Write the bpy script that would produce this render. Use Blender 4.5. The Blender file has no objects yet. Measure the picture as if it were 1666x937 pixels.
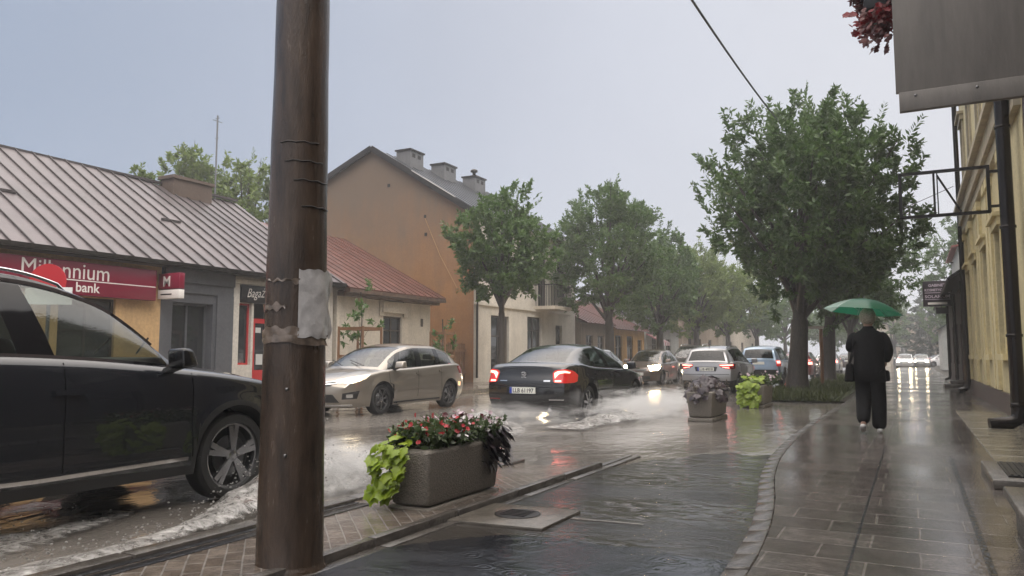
import bpy, bmesh, math, random
import numpy as np
from mathutils import Vector, Matrix, noise as mnoise
from mathutils.bvhtree import BVHTree

random.seed(7)
R = math.radians
scene = bpy.context.scene
COL = scene.collection

# ------------------------------------------------------------------ camera
cam_d = bpy.data.cameras.new("camera")
cam = bpy.data.objects.new("camera", cam_d)
COL.objects.link(cam)
cam.location = (0.0, 0.0, 1.2)
cam.rotation_euler = (R(90 + 5.1), 0.0, R(27.5))
cam_d.sensor_width = 36.0
cam_d.lens = 27.0
cam_d.clip_start = 0.05
cam_d.clip_end = 2000.0
scene.camera = cam

# ------------------------------------------------------------------ sky, sun, exposure
world = bpy.data.worlds.new("World")
scene.world = world
world.use_nodes = True
wn, wl = world.node_tree.nodes, world.node_tree.links
wn.clear()
w_out = wn.new("ShaderNodeOutputWorld")
w_bg = wn.new("ShaderNodeBackground")
sky = wn.new("ShaderNodeTexSky")
sky.sky_type = 'NISHITA'
sky.sun_disc = False
sky.sun_elevation = R(48)
sky.sun_rotation = R(130)
sky.dust_density = 4.0
w_tc = wn.new("ShaderNodeTexCoord")
w_sep = wn.new("ShaderNodeSeparateXYZ")
wl.new(w_tc.outputs["Generated"], w_sep.inputs[0])
# rain cloud: blue grey towards the west (-X), pale towards the street end, brighter overhead
w_az = wn.new("ShaderNodeMapRange")
w_az.inputs["From Min"].default_value = -0.95
w_az.inputs["From Max"].default_value = 0.12
wl.new(w_sep.outputs["X"], w_az.inputs["Value"])
w_rmp = wn.new("ShaderNodeValToRGB")
e = w_rmp.color_ramp.elements
e[0].position = 0.0; e[0].color = (2.65, 3.4, 4.75, 1)
e[1].position = 1.0; e[1].color = (7.9, 7.95, 8.4, 1)
em = w_rmp.color_ramp.elements.new(0.5); em.color = (5.6, 5.9, 6.75, 1)
wl.new(w_az.outputs[0], w_rmp.inputs[0])
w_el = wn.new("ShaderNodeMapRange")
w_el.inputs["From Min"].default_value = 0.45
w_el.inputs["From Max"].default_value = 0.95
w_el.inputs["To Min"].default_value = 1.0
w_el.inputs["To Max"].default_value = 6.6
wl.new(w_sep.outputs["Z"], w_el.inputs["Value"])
w_noi = wn.new("ShaderNodeTexNoise")
w_noi.inputs["Scale"].default_value = 2.2
w_noi.inputs["Detail"].default_value = 5.0
wl.new(w_tc.outputs["Generated"], w_noi.inputs["Vector"])
w_nr = wn.new("ShaderNodeMapRange")
w_nr.inputs["To Min"].default_value = 0.88
w_nr.inputs["To Max"].default_value = 1.12
wl.new(w_noi.outputs[0], w_nr.inputs["Value"])
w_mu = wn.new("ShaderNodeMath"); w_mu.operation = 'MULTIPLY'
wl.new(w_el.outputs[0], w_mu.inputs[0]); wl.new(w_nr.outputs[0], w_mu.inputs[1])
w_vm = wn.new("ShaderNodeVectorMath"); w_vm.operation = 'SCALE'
w_wm = wn.new("ShaderNodeMix"); w_wm.data_type = 'RGBA'
w_wf = wn.new("ShaderNodeMapRange")
w_wf.inputs["From Min"].default_value = 0.45; w_wf.inputs["From Max"].default_value = 0.72
wl.new(w_sep.outputs["Z"], w_wf.inputs["Value"]); wl.new(w_wf.outputs[0], w_wm.inputs["Factor"])
wl.new(w_rmp.outputs[0], w_wm.inputs["A"]); w_wm.inputs["B"].default_value = (6.2, 5.75, 5.35, 1)
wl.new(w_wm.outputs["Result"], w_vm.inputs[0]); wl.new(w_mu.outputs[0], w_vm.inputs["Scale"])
w_mix = wn.new("ShaderNodeMix"); w_mix.data_type = 'RGBA'
w_mix.inputs["Factor"].default_value = 0.9
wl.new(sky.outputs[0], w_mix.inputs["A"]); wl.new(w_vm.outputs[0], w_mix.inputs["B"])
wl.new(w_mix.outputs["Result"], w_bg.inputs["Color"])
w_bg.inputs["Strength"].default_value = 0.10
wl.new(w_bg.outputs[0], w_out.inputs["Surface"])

sun_d = bpy.data.lights.new("sun", 'SUN')
sun_d.energy = 1.2
sun_d.angle = R(25)
sun_d.color = (1.0, 0.97, 0.92)
sun = bpy.data.objects.new("sun", sun_d)
COL.objects.link(sun)
sun.rotation_euler = (R(42), 0, R(50))

vs = scene.view_settings
vs.view_transform = 'Standard'
vs.look = 'None'
vs.exposure = 0.12
vs.gamma = 1.0
vs.use_curve_mapping = False
scene.cycles.max_bounces = 8
scene.cycles.transparent_max_bounces = 12
scene.cycles.volume_bounces = 1
scene.cycles.use_denoising = True
scene.cycles.sample_clamp_indirect = 25.0
scene.cycles.caustics_reflective = False
scene.cycles.caustics_refractive = False

# ------------------------------------------------------------------ materials
MATS = {}
def nodes_of(name):
    m = bpy.data.materials.new(name)
    m.use_nodes = True
    n, l = m.node_tree.nodes, m.node_tree.links
    return m, n, l, n["Principled BSDF"]

def pm(name, col, rough=0.5, metal=0.0, var=0.0, vscale=5.0, bump=0.0, bscale=40.0, coat=0.0, spec=0.5,
       emit=None, estr=0.0, stretch=None, col2=None, rvar=0.0):
    """principled material with noise driven colour and bump"""
    if name in MATS: return MATS[name]
    m, n, l, b = nodes_of(name)
    b.inputs["Base Color"].default_value = (*col, 1)
    b.inputs["Roughness"].default_value = rough
    b.inputs["Metallic"].default_value = metal
    b.inputs["Coat Weight"].default_value = coat
    b.inputs["Coat Roughness"].default_value = 0.03
    b.inputs["Specular IOR Level"].default_value = spec
    if emit:
        b.inputs["Emission Color"].default_value = (*emit, 1)
        b.inputs["Emission Strength"].default_value = estr
    if var or bump or col2 or rvar:
        tc = n.new("ShaderNodeTexCoord")
        vec = tc.outputs["Object"]
        if stretch:
            mp = n.new("ShaderNodeMapping")
            mp.inputs["Scale"].default_value = stretch
            l.new(vec, mp.inputs[0]); vec = mp.outputs[0]
    if var or col2:
        t = n.new("ShaderNodeTexNoise")
        t.inputs["Scale"].default_value = vscale
        t.inputs["Detail"].default_value = 6
        t.inputs["Roughness"].default_value = 0.65
        l.new(vec, t.inputs["Vector"])
        rp = n.new("ShaderNodeValToRGB")
        rp.color_ramp.elements[0].position = 0.33
        rp.color_ramp.elements[1].position = 0.67
        c2 = col2 or tuple(min(1, c * (1 + var)) for c in col)
        c1 = col if col2 else tuple(c * (1 - var) for c in col)
        rp.color_ramp.elements[0].color = (*c1, 1)
        rp.color_ramp.elements[1].color = (*c2, 1)
        l.new(t.outputs[0], rp.inputs[0])
        l.new(rp.outputs[0], b.inputs["Base Color"])
        if rvar:
            mr = n.new("ShaderNodeMapRange")
            mr.inputs["To Min"].default_value = max(0.02, rough - rvar)
            mr.inputs["To Max"].default_value = min(1, rough + rvar)
            l.new(t.outputs[0], mr.inputs["Value"]); l.new(mr.outputs[0], b.inputs["Roughness"])
    if bump:
        t2 = n.new("ShaderNodeTexNoise")
        t2.inputs["Scale"].default_value = bscale
        t2.inputs["Detail"].default_value = 5
        l.new(vec, t2.inputs["Vector"])
        bp = n.new("ShaderNodeBump")
        bp.inputs["Strength"].default_value = bump
        bp.inputs["Distance"].default_value = 0.02
        l.new(t2.outputs[0], bp.inputs["Height"])
        l.new(bp.outputs[0], b.inputs["Normal"])
    MATS[name] = m
    return m

def glass_mat(name, tint, refl=1.0, rough=0.02):
    """thin window glass: tinted see-through plus Fresnel mirror"""
    if name in MATS: return MATS[name]
    m = bpy.data.materials.new(name); m.use_nodes = True
    n, l = m.node_tree.nodes, m.node_tree.links
    n.clear()
    o = n.new("ShaderNodeOutputMaterial")
    tr = n.new("ShaderNodeBsdfTransparent"); tr.inputs[0].default_value = (*tint, 1)
    gl = n.new("ShaderNodeBsdfGlossy"); gl.inputs[0].default_value = (refl, refl, refl, 1); gl.inputs["Roughness"].default_value = rough
    ge = n.new("ShaderNodeNewGeometry"); dt = n.new("ShaderNodeVectorMath"); dt.operation = 'DOT_PRODUCT'
    l.new(ge.outputs["Incoming"], dt.inputs[0]); l.new(ge.outputs["Normal"], dt.inputs[1])
    ab = n.new("ShaderNodeMath"); ab.operation = 'ABSOLUTE'; l.new(dt.outputs["Value"], ab.inputs[0])
    iv = n.new("ShaderNodeMath"); iv.operation = 'SUBTRACT'; iv.inputs[0].default_value = 1.0; iv.use_clamp = True; l.new(ab.outputs[0], iv.inputs[1])
    pw = n.new("ShaderNodeMath"); pw.operation = 'POWER'; pw.inputs[1].default_value = 4.5; l.new(iv.outputs[0], pw.inputs[0])
    fr = n.new("ShaderNodeMath"); fr.operation = 'MULTIPLY_ADD'; fr.inputs[1].default_value = .88; fr.inputs[2].default_value = .09; l.new(pw.outputs[0], fr.inputs[0])
    tcg = n.new("ShaderNodeTexCoord")
    nz = n.new("ShaderNodeTexNoise"); nz.inputs["Scale"].default_value = 55; nz.inputs["Detail"].default_value = 3
    l.new(tcg.outputs["Object"], nz.inputs["Vector"])
    bp = n.new("ShaderNodeBump"); bp.inputs["Strength"].default_value = 0.08; bp.inputs["Distance"].default_value = 0.01
    l.new(nz.outputs[0], bp.inputs["Height"]); l.new(bp.outputs[0], gl.inputs["Normal"])
    mx = n.new("ShaderNodeMixShader")
    l.new(fr.outputs[0], mx.inputs[0]); l.new(tr.outputs[0], mx.inputs[1]); l.new(gl.outputs[0], mx.inputs[2])
    l.new(mx.outputs[0], o.inputs[0])
    MATS[name] = m
    return m

def leaf_mat(name, c1, c2, trans=0.35, rough=0.4):
    if name in MATS: return MATS[name]
    m = bpy.data.materials.new(name); m.use_nodes = True
    n, l = m.node_tree.nodes, m.node_tree.links
    b = n["Principled BSDF"]; o = n["Material Output"]
    g = n.new("ShaderNodeNewGeometry")
    rp = n.new("ShaderNodeValToRGB")
    rp.color_ramp.elements[0].color = (*c1, 1); rp.color_ramp.elements[1].color = (*c2, 1)
    tc = n.new("ShaderNodeTexCoord"); nz = n.new("ShaderNodeTexNoise"); nz.inputs["Scale"].default_value = 0.9; nz.inputs["Detail"].default_value = 2
    l.new(tc.outputs["Object"], nz.inputs["Vector"])
    mx = n.new("ShaderNodeMix"); mx.data_type = 'FLOAT'; mx.inputs["Factor"].default_value = 0.5
    l.new(g.outputs["Random Per Island"], mx.inputs["A"]); l.new(nz.outputs[0], mx.inputs["B"])
    l.new(mx.outputs["Result"], rp.inputs[0])
    l.new(rp.outputs[0], b.inputs["Base Color"])
    b.inputs["Roughness"].default_value = rough
    t = n.new("ShaderNodeBsdfTranslucent")
    l.new(rp.outputs[0], t.inputs[0])
    ms = n.new("ShaderNodeMixShader"); ms.inputs[0].default_value = trans
    l.new(b.outputs[0], ms.inputs[1]); l.new(t.outputs[0], ms.inputs[2]); l.new(ms.outputs[0], o.inputs[0])
    MATS[name] = m
    return m

# ------------------------------------------------------------------ mesh helpers
WLOC = {}
class MB:
    """collects shapes; build() links them as ONE mesh object"""
    def __init__(self):
        self.v = []; self.f = []; self.m = []; self.s = []
    def add(self, vs, fs, mat=0, smooth=False):
        o = len(self.v)
        self.v += [tuple(p) for p in vs]
        self.f += [tuple(i + o for i in f) for f in fs]
        self.m += [mat] * len(fs); self.s += [smooth] * len(fs)
        return self
    def quad(self, a, b, c, d, mat=0):
        return self.add([a, b, c, d], [(0, 1, 2, 3)], mat)
    def poly(self, pts, mat=0):
        return self.add(pts, [tuple(range(len(pts)))], mat)
    def box(self, x0, x1, y0, y1, z0, z1, mat=0):
        v = [(x0, y0, z0), (x1, y0, z0), (x1, y1, z0), (x0, y1, z0), (x0, y0, z1), (x1, y0, z1), (x1, y1, z1), (x0, y1, z1)]
        return self.add(v, [(0, 3, 2, 1), (4, 5, 6, 7), (0, 1, 5, 4), (1, 2, 6, 5), (2, 3, 7, 6), (3, 0, 4, 7)], mat)
    def hexa(self, p, mat=0):
        return self.add(p, [(0, 3, 2, 1), (4, 5, 6, 7), (0, 1, 5, 4), (1, 2, 6, 5), (2, 3, 7, 6), (3, 0, 4, 7)], mat)
    def bar(self, a, b, w, h=None, mat=0, up=(0, 0, 1)):
        h = h or w
        a = Vector(a); b = Vector(b); d = (b - a).normalized()
        u = Vector(up)
        if abs(d.dot(u)) > 0.95: u = Vector((1, 0, 0))
        s = d.cross(u).normalized() * (w / 2); t = s.cross(d).normalized() * (h / 2)
        return self.hexa([a - s - t, a + s - t, a + s + t, a - s + t, b - s - t, b + s - t, b + s + t, b - s + t], mat)
    def tube(self, pts, rad, n=8, mat=0, caps=True):
        pts = [Vector(p) for p in pts]
        if not hasattr(rad, '__len__'): rad = [rad] * len(pts)
        rings = []
        prev = None
        for i, p in enumerate(pts):
            d = (pts[min(i + 1, len(pts) - 1)] - pts[max(i - 1, 0)]).normalized()
            if prev is None:
                u = Vector((0, 0, 1)) if abs(d.z) < 0.9 else Vector((1, 0, 0))
                s = d.cross(u).normalized()
            else:
                s = (prev - d * prev.dot(d)).normalized()
            prev = s
            t = d.cross(s)
            rings.append([p + s * (rad[i] * math.cos(2 * math.pi * k / n)) + t * (rad[i] * math.sin(2 * math.pi * k / n)) for k in range(n)])
        v = [q for r in rings for q in r]
        f = []
        for i in range(len(pts) - 1):
            for k in range(n):
                f.append((i * n + k, i * n + (k + 1) % n, (i + 1) * n + (k + 1) % n, (i + 1) * n + k))
        self.add(v, f, mat, True)
        if caps:
            self.add(rings[0], [tuple(range(n - 1, -1, -1))], mat); self.add(rings[-1], [tuple(range(n))], mat)
        return self
    def lathe(self, prof, n=32, axis='z', c=(0, 0, 0), mat=0, smooth=True, a0=0.0, a1=2 * math.pi):
        full = abs(a1 - a0 - 2 * math.pi) < 1e-6
        m = n if full else n + 1
        v = []
        for r, h in prof:
            for k in range(m):
                a = a0 + (a1 - a0) * k / n
                x, y = r * math.cos(a), r * math.sin(a)
                p = (x, y, h) if axis == 'z' else ((x, h, y) if axis == 'y' else (h, x, y))
                v.append((p[0] + c[0], p[1] + c[1], p[2] + c[2]))
        f = []
        for i in range(len(prof) - 1):
            for k in range(n):
                k2 = (k + 1) % m
                f.append((i * m + k, i * m + k2, (i + 1) * m + k2, (i + 1) * m + k))
        return self.add(v, f, mat, smooth)
    def ball(self, c, r, n=10, mat=0, sc=(1, 1, 1)):
        prof = [(max(1e-4, math.sin(math.pi * i / n)), -math.cos(math.pi * i / n)) for i in range(n + 1)]
        v = []; m = n + 2
        for a, h in prof:
            for k in range(m):
                t = 2 * math.pi * k / m
                v.append((c[0] + r * sc[0] * a * math.cos(t), c[1] + r * sc[1] * a * math.sin(t), c[2] + r * sc[2] * h))
        f = [(i * m + k, i * m + (k + 1) % m, (i + 1) * m + (k + 1) % m, (i + 1) * m + k) for i in range(n) for k in range(m)]
        return self.add(v, f, mat, True)
    def grid(self, rows, mat=0, smooth=True, skip=None):
        nr, nc = len(rows), len(rows[0])
        v = [p for r in rows for p in r]
        f = [(i * nc + j, i * nc + j + 1, (i + 1) * nc + j + 1, (i + 1) * nc + j) for i in range(nr - 1) for j in range(nc - 1) if not (skip and skip(i, j))]
        return self.add(v, f, mat, smooth)
    def build(self, name, mats, parent=None, local=False, bevel=0.0, sharp=None, weld=False, segs=2):
        me = bpy.data.meshes.new(name)
        off = Vector((0, 0, 0))
        if parent is not None and not local:
            off = WLOC.get(parent.name, off)
        me.from_pydata([(p[0] - off.x, p[1] - off.y, p[2] - off.z) for p in self.v], [], self.f)
        if not isinstance(mats, (list, tuple)): mats = [mats]
        for m in mats: me.materials.append(m)
        me.polygons.foreach_set("material_index", self.m)
        me.polygons.foreach_set("use_smooth", self.s)
        if bevel or weld or sharp:
            bm = bmesh.new(); bm.from_mesh(me)
            if weld: bmesh.ops.remove_doubles(bm, verts=bm.verts, dist=weld)
            bmesh.ops.recalc_face_normals(bm, faces=bm.faces)
            if bevel:
                es = [e for e in bm.edges if len(e.link_faces) == 2 and e.calc_face_angle(0) > 0.5]
                bmesh.ops.bevel(bm, geom=es, offset=bevel, segments=segs, profile=0.5, affect='EDGES', clamp_overlap=True)
                for f in bm.faces: f.smooth = True
                for e in bm.edges:
                    if len(e.link_faces) == 2 and e.calc_face_angle(0) > 0.7: e.smooth = False
            if sharp:
                for f in bm.faces: f.smooth = True
                for e in bm.edges:
                    if len(e.link_faces) == 2 and e.calc_face_angle(0) > sharp: e.smooth = False
            bm.to_mesh(me); bm.free()
        me.update()
        o = bpy.data.objects.new(name, me)
        COL.objects.link(o)
        if parent is not None: o.parent = parent
        WLOC[o.name] = off.copy() if not local else Vector((0, 0, 0))
        return o

def tag(o, label=None, cat=None, group=None, kind=None):
    if label: o["label"] = label
    if cat: o["category"] = cat
    if group: o["group"] = group
    if kind: o["kind"] = kind
    return o
def thing(name, label, cat, loc=(0, 0, 0), rz=0.0, group=None):
    o = bpy.data.objects.new(name, None)
    o.empty_display_size = 0.2
    COL.objects.link(o)
    o.location = loc; o.rotation_euler = (0, 0, rz)
    WLOC[o.name] = Vector(loc)
    return tag(o, label, cat, group)
def struct(name, mb, mats, **k):
    return tag(mb.build(name, mats, **k), kind="structure")
def copy_tree(o, parent=None):
    c = o.copy(); COL.objects.link(c)
    if parent: c.parent = parent
    for ch in list(o.children): copy_tree(ch, c)
    return c

def text_obj(name, s, mat, size, origin, right, up, parent=None, shear=0.0, ext=0.003, align='LEFT', width=None, bold=0.0):
    """flat lettering as a mesh; right/up are world (or parent local) directions"""
    cu = bpy.data.curves.new(name, 'FONT')
    cu.body = s; cu.size = size; cu.shear = shear; cu.extrude = ext; cu.align_x = align; cu.offset = bold
    cu.resolution_u = 3
    t = bpy.data.objects.new(name, cu); COL.objects.link(t)
    bpy.context.view_layer.update()
    dg = bpy.context.evaluated_depsgraph_get()
    me = bpy.data.meshes.new_from_object(t.evaluated_get(dg))
    bpy.data.objects.remove(t); bpy.data.curves.remove(cu)
    r = Vector(right).normalized(); u = Vector(up).normalized(); n = r.cross(u)
    off = WLOC.get(parent.name, Vector((0, 0, 0))) if parent else Vector((0, 0, 0))
    M = Matrix(((r.x, u.x, n.x, origin[0] - off.x), (r.y, u.y, n.y, origin[1] - off.y), (r.z, u.z, n.z, origin[2] - off.z), (0, 0, 0, 1)))
    xs = [v.co.x for v in me.vertices]
    if width and xs:
        k = width / (max(xs) - min(xs))
        M = M @ Matrix.Diagonal((k, 1, 1, 1))
    me.transform(M)
    me.materials.clear(); me.materials.append(mat)
    o = bpy.data.objects.new(name, me); COL.objects.link(o)
    if parent: o.parent = parent
    return o

def pchip(xs, ys):
    xs = list(map(float, xs)); ys = list(map(float, ys)); n = len(xs)
    if xs[0] > xs[-1]: xs.reverse(); ys.reverse()
    h = [xs[i + 1] - xs[i] for i in range(n - 1)]
    d = [(ys[i + 1] - ys[i]) / h[i] for i in range(n - 1)]
    m = [0.0] * n
    m[0], m[-1] = d[0], d[-1]
    for i in range(1, n - 1):
        if d[i - 1] * d[i] > 0:
            w1 = 2 * h[i] + h[i - 1]; w2 = h[i] + 2 * h[i - 1]
            m[i] = (w1 + w2) / (w1 / d[i - 1] + w2 / d[i])
    def f(x):
        if x <= xs[0]: return ys[0]
        if x >= xs[-1]: return ys[-1]
        i = 0
        while x > xs[i + 1]: i += 1
        t = (x - xs[i]) / h[i]
        return ((1 + 2 * t) * (1 - t) ** 2 * ys[i] + t * (1 - t) ** 2 * h[i] * m[i] + t * t * (3 - 2 * t) * ys[i + 1] + t * t * (t - 1) * h[i] * m[i + 1])
    return f

def sstep(a, b, x):
    t = max(0.0, min(1.0, (x - a) / (b - a)))
    return t * t * (3 - 2 * t)
# ------------------------------------------------------------------ ground materials
def wet_mat(name, dry, wet, r0, r1, wscale=(1, 1, 1), bump=0.25, bscale=6.0, pscale=0.8, fine=0.0, ring=False, foam=0.0):
    """wet ground: colour and gloss from a puddle mask, ripples as bump"""
    m, n, l, b = nodes_of(name)
    tc = n.new("ShaderNodeTexCoord")
    mp = n.new("ShaderNodeMapping"); mp.inputs["Scale"].default_value = wscale
    l.new(tc.outputs["Object"], mp.inputs[0])
    pn = n.new("ShaderNodeTexNoise"); pn.inputs["Scale"].default_value = pscale; pn.inputs["Detail"].default_value = 4; pn.inputs["Distortion"].default_value = 0.6
    l.new(mp.outputs[0], pn.inputs["Vector"])
    rp = n.new("ShaderNodeValToRGB")
    rp.color_ramp.elements[0].position = 0.40; rp.color_ramp.elements[0].color = (*dry, 1)
    rp.color_ramp.elements[1].position = 0.62; rp.color_ramp.elements[1].color = (*wet, 1)
    l.new(pn.outputs[0], rp.inputs[0])
    col = rp.outputs[0]
    if foam:
        fm = n.new("ShaderNodeMapping"); fm.inputs["Scale"].default_value = (1.6, 0.55, 1); l.new(tc.outputs["Object"], fm.inputs[0])
        fn = n.new("ShaderNodeTexNoise"); fn.inputs["Scale"].default_value = 2.3; fn.inputs["Detail"].default_value = 8; fn.inputs["Roughness"].default_value = 0.72; fn.inputs["Distortion"].default_value = 1.4
        l.new(fm.outputs[0], fn.inputs["Vector"])
        fr = n.new("ShaderNodeValToRGB"); fr.color_ramp.elements[0].position = 0.56; fr.color_ramp.elements[1].position = 0.76
        l.new(fn.outputs[0], fr.inputs[0])
        mk = n.new("ShaderNodeMath"); mk.operation = 'MULTIPLY'; mk.inputs[1].default_value = foam
        l.new(fr.outputs[0], mk.inputs[0])
        mx = n.new("ShaderNodeMix"); mx.data_type = 'RGBA'
        l.new(mk.outputs[0], mx.inputs["Factor"]); l.new(col, mx.inputs["A"]); mx.inputs["B"].default_value = (0.42, 0.41, 0.39, 1)
        col = mx.outputs["Result"]
    l.new(col, b.inputs["Base Color"])
    mr = n.new("ShaderNodeMapRange"); mr.inputs["From Min"].default_value = 0.38; mr.inputs["From Max"].default_value = 0.6
    mr.inputs["To Min"].default_value = r0; mr.inputs["To Max"].default_value = r1
    l.new(pn.outputs[0], mr.inputs["Value"])
    l.new(mr.outputs[0], b.inputs["Roughness"])
    b.inputs["IOR"].default_value = 1.36
    # ripples: long swell + short chop + grain
    w1 = n.new("ShaderNodeTexNoise"); w1.inputs["Scale"].default_value = bscale; w1.inputs["Detail"].default_value = 4; w1.inputs["Distortion"].default_value = 0.8
    l.new(mp.outputs[0], w1.inputs["Vector"])
    b1 = n.new("ShaderNodeBump"); b1.inputs["Strength"].default_value = bump; b1.inputs["Distance"].default_value = 0.03
    l.new(w1.outputs[0], b1.inputs["Height"])
    w2 = n.new("ShaderNodeTexNoise"); w2.inputs["Scale"].default_value = bscale * 7; w2.inputs["Detail"].default_value = 3
    l.new(tc.outputs["Object"], w2.inputs["Vector"])
    b2 = n.new("ShaderNodeBump"); b2.inputs["Strength"].default_value = bump * 0.6; b2.inputs["Distance"].default_value = 0.004
    l.new(w2.outputs[0], b2.inputs["Height"]); l.new(b1.outputs[0], b2.inputs["Normal"])
    last = b2
    if fine:
        w3 = n.new("ShaderNodeTexNoise"); w3.inputs["Scale"].default_value = 160; w3.inputs["Detail"].default_value = 2
        l.new(tc.outputs["Object"], w3.inputs["Vector"])
        b3 = n.new("ShaderNodeBump"); b3.inputs["Distance"].default_value = 0.004
        inv = n.new("ShaderNodeMapRange"); inv.inputs["From Min"].default_value = 0.38; inv.inputs["From Max"].default_value = 0.6; inv.inputs["To Min"].default_value = fine; inv.inputs["To Max"].default_value = 0.0
        l.new(pn.outputs[0], inv.inputs["Value"]); l.new(inv.outputs[0], b3.inputs["Strength"])
        l.new(w3.outputs[0], b3.inputs["Height"]); l.new(last.outputs[0], b3.inputs["Normal"]); last = b3
    if ring:
        # rain drop rings
        vo = n.new("ShaderNodeTexVoronoi"); vo.inputs["Scale"].default_value = 3.2; vo.voronoi_dimensions = '2D'
        l.new(tc.outputs["Object"], vo.inputs["Vector"])
        sn = n.new("ShaderNodeMath"); sn.operation = 'MULTIPLY'; sn.inputs[1].default_value = 46
        l.new(vo.outputs["Distance"], sn.inputs[0])
        s2 = n.new("ShaderNodeMath"); s2.operation = 'SINE'; l.new(sn.outputs[0], s2.inputs[0])
        dm = n.new("ShaderNodeMapRange"); dm.inputs["From Min"].default_value = 0.05; dm.inputs["From Max"].default_value = 0.33; dm.inputs["To Min"].default_value = 1; dm.inputs["To Max"].default_value = 0
        l.new(vo.outputs["Distance"], dm.inputs["Value"])
        pr = n.new("ShaderNodeMath"); pr.operation = 'MULTIPLY'; l.new(s2.outputs[0], pr.inputs[0]); l.new(dm.outputs[0], pr.inputs[1])
        b4 = n.new("ShaderNodeBump"); b4.inputs["Strength"].default_value = 0.22; b4.inputs["Distance"].default_value = 0.006
        l.new(pr.outputs[0], b4.inputs["Height"]); l.new(last.outputs[0], b4.inputs["Normal"]); last = b4
    l.new(last.outputs[0], b.inputs["Normal"])
    return m

def paver_mat(name, c1, c2, mortar, bw, rh, ms, rough, rot=0.0, off=0.5, bump=0.5, puddle=0.9, wetr=0.04):
    m, n, l, b = nodes_of(name)
    tc = n.new("ShaderNodeTexCoord")
    mp = n.new("ShaderNodeMapping"); mp.inputs["Rotation"].default_value = (0, 0, rot)
    l.new(tc.outputs["Object"], mp.inputs[0])
    dn = n.new("ShaderNodeTexNoise"); dn.inputs["Scale"].default_value = 1.5; dn.inputs["Detail"].default_value = 2
    l.new(tc.outputs["Object"], dn.inputs["Vector"])
    dv = n.new("ShaderNodeVectorMath"); dv.operation = 'SCALE'; dv.inputs["Scale"].default_value = 0.02
    l.new(dn.outputs["Color"], dv.inputs[0])
    av = n.new("ShaderNodeVectorMath"); av.operation = 'ADD'; l.new(mp.outputs[0], av.inputs[0]); l.new(dv.outputs[0], av.inputs[1])
    br = n.new("ShaderNodeTexBrick")
    br.inputs["Color1"].default_value = (*c1, 1); br.inputs["Color2"].default_value = (*c2, 1); br.inputs["Mortar"].default_value = (*mortar, 1)
    br.inputs["Scale"].default_value = 1.0; br.inputs["Mortar Size"].default_value = ms; br.inputs["Mortar Smooth"].default_value = 0.3
    br.inputs["Brick Width"].default_value = bw; br.inputs["Row Height"].default_value = rh; br.offset = off
    l.new(av.outputs[0], br.inputs["Vector"])
    nz = n.new("ShaderNodeTexNoise"); nz.inputs["Scale"].default_value = 9; nz.inputs["Detail"].default_value = 7; nz.inputs["Roughness"].default_value = 0.7
    l.new(tc.outputs["Object"], nz.inputs["Vector"])
    mm = n.new("ShaderNodeMapRange"); mm.inputs["From Min"].default_value = 0.3; mm.inputs["From Max"].default_value = 0.7; mm.inputs["To Min"].default_value = 0.6; mm.inputs["To Max"].default_value = 1.35
    l.new(nz.outputs[0], mm.inputs["Value"])
    sc = n.new("ShaderNodeVectorMath"); sc.operation = 'SCALE'; l.new(br.outputs["Color"], sc.inputs[0]); l.new(mm.outputs[0], sc.inputs["Scale"])
    l.new(sc.outputs[0], b.inputs["Base Color"])
    pn = n.new("ShaderNodeTexNoise"); pn.inputs["Scale"].default_value = puddle; pn.inputs["Detail"].default_value = 5; pn.inputs["Distortion"].default_value = 0.5
    l.new(tc.outputs["Object"], pn.inputs["Vector"])
    mr = n.new("ShaderNodeMapRange"); mr.inputs["From Min"].default_value = 0.36; mr.inputs["From Max"].default_value = 0.62; mr.inputs["To Min"].default_value = rough; mr.inputs["To Max"].default_value = wetr
    l.new(pn.outputs[0], mr.inputs["Value"]); l.new(mr.outputs[0], b.inputs["Roughness"])
    b.inputs["IOR"].default_value = 1.4
    inv = n.new("ShaderNodeMapRange"); inv.inputs["From Min"].default_value = 0.36; inv.inputs["From Max"].default_value = 0.66; inv.inputs["To Min"].default_value = bump; inv.inputs["To Max"].default_value = bump * 0.45
    l.new(pn.outputs[0], inv.inputs["Value"])
    bi = n.new("ShaderNodeMath"); bi.operation = 'MULTIPLY_ADD'; bi.inputs[1].default_value = -1.0; bi.inputs[2].default_value = 1.0
    l.new(br.outputs["Fac"], bi.inputs[0])
    b1 = n.new("ShaderNodeBump"); b1.inputs["Distance"].default_value = 0.012
    l.new(inv.outputs[0], b1.inputs["Strength"]); l.new(bi.outputs[0], b1.inputs["Height"])
    g = n.new("ShaderNodeTexNoise"); g.inputs["Scale"].default_value = 45; g.inputs["Detail"].default_value = 4
    l.new(tc.outputs["Object"], g.inputs["Vector"])
    b2 = n.new("ShaderNodeBump"); b2.inputs["Distance"].default_value = 0.008
    hs = n.new("ShaderNodeMath"); hs.operation = 'MULTIPLY'; hs.inputs[1].default_value = 0.55; l.new(inv.outputs[0], hs.inputs[0])
    l.new(hs.outputs[0], b2.inputs["Strength"]); l.new(g.outputs[0], b2.inputs["Height"]); l.new(b1.outputs[0], b2.inputs["Normal"])
    l.new(b2.outputs[0], b.inputs["Normal"])
    return m

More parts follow.
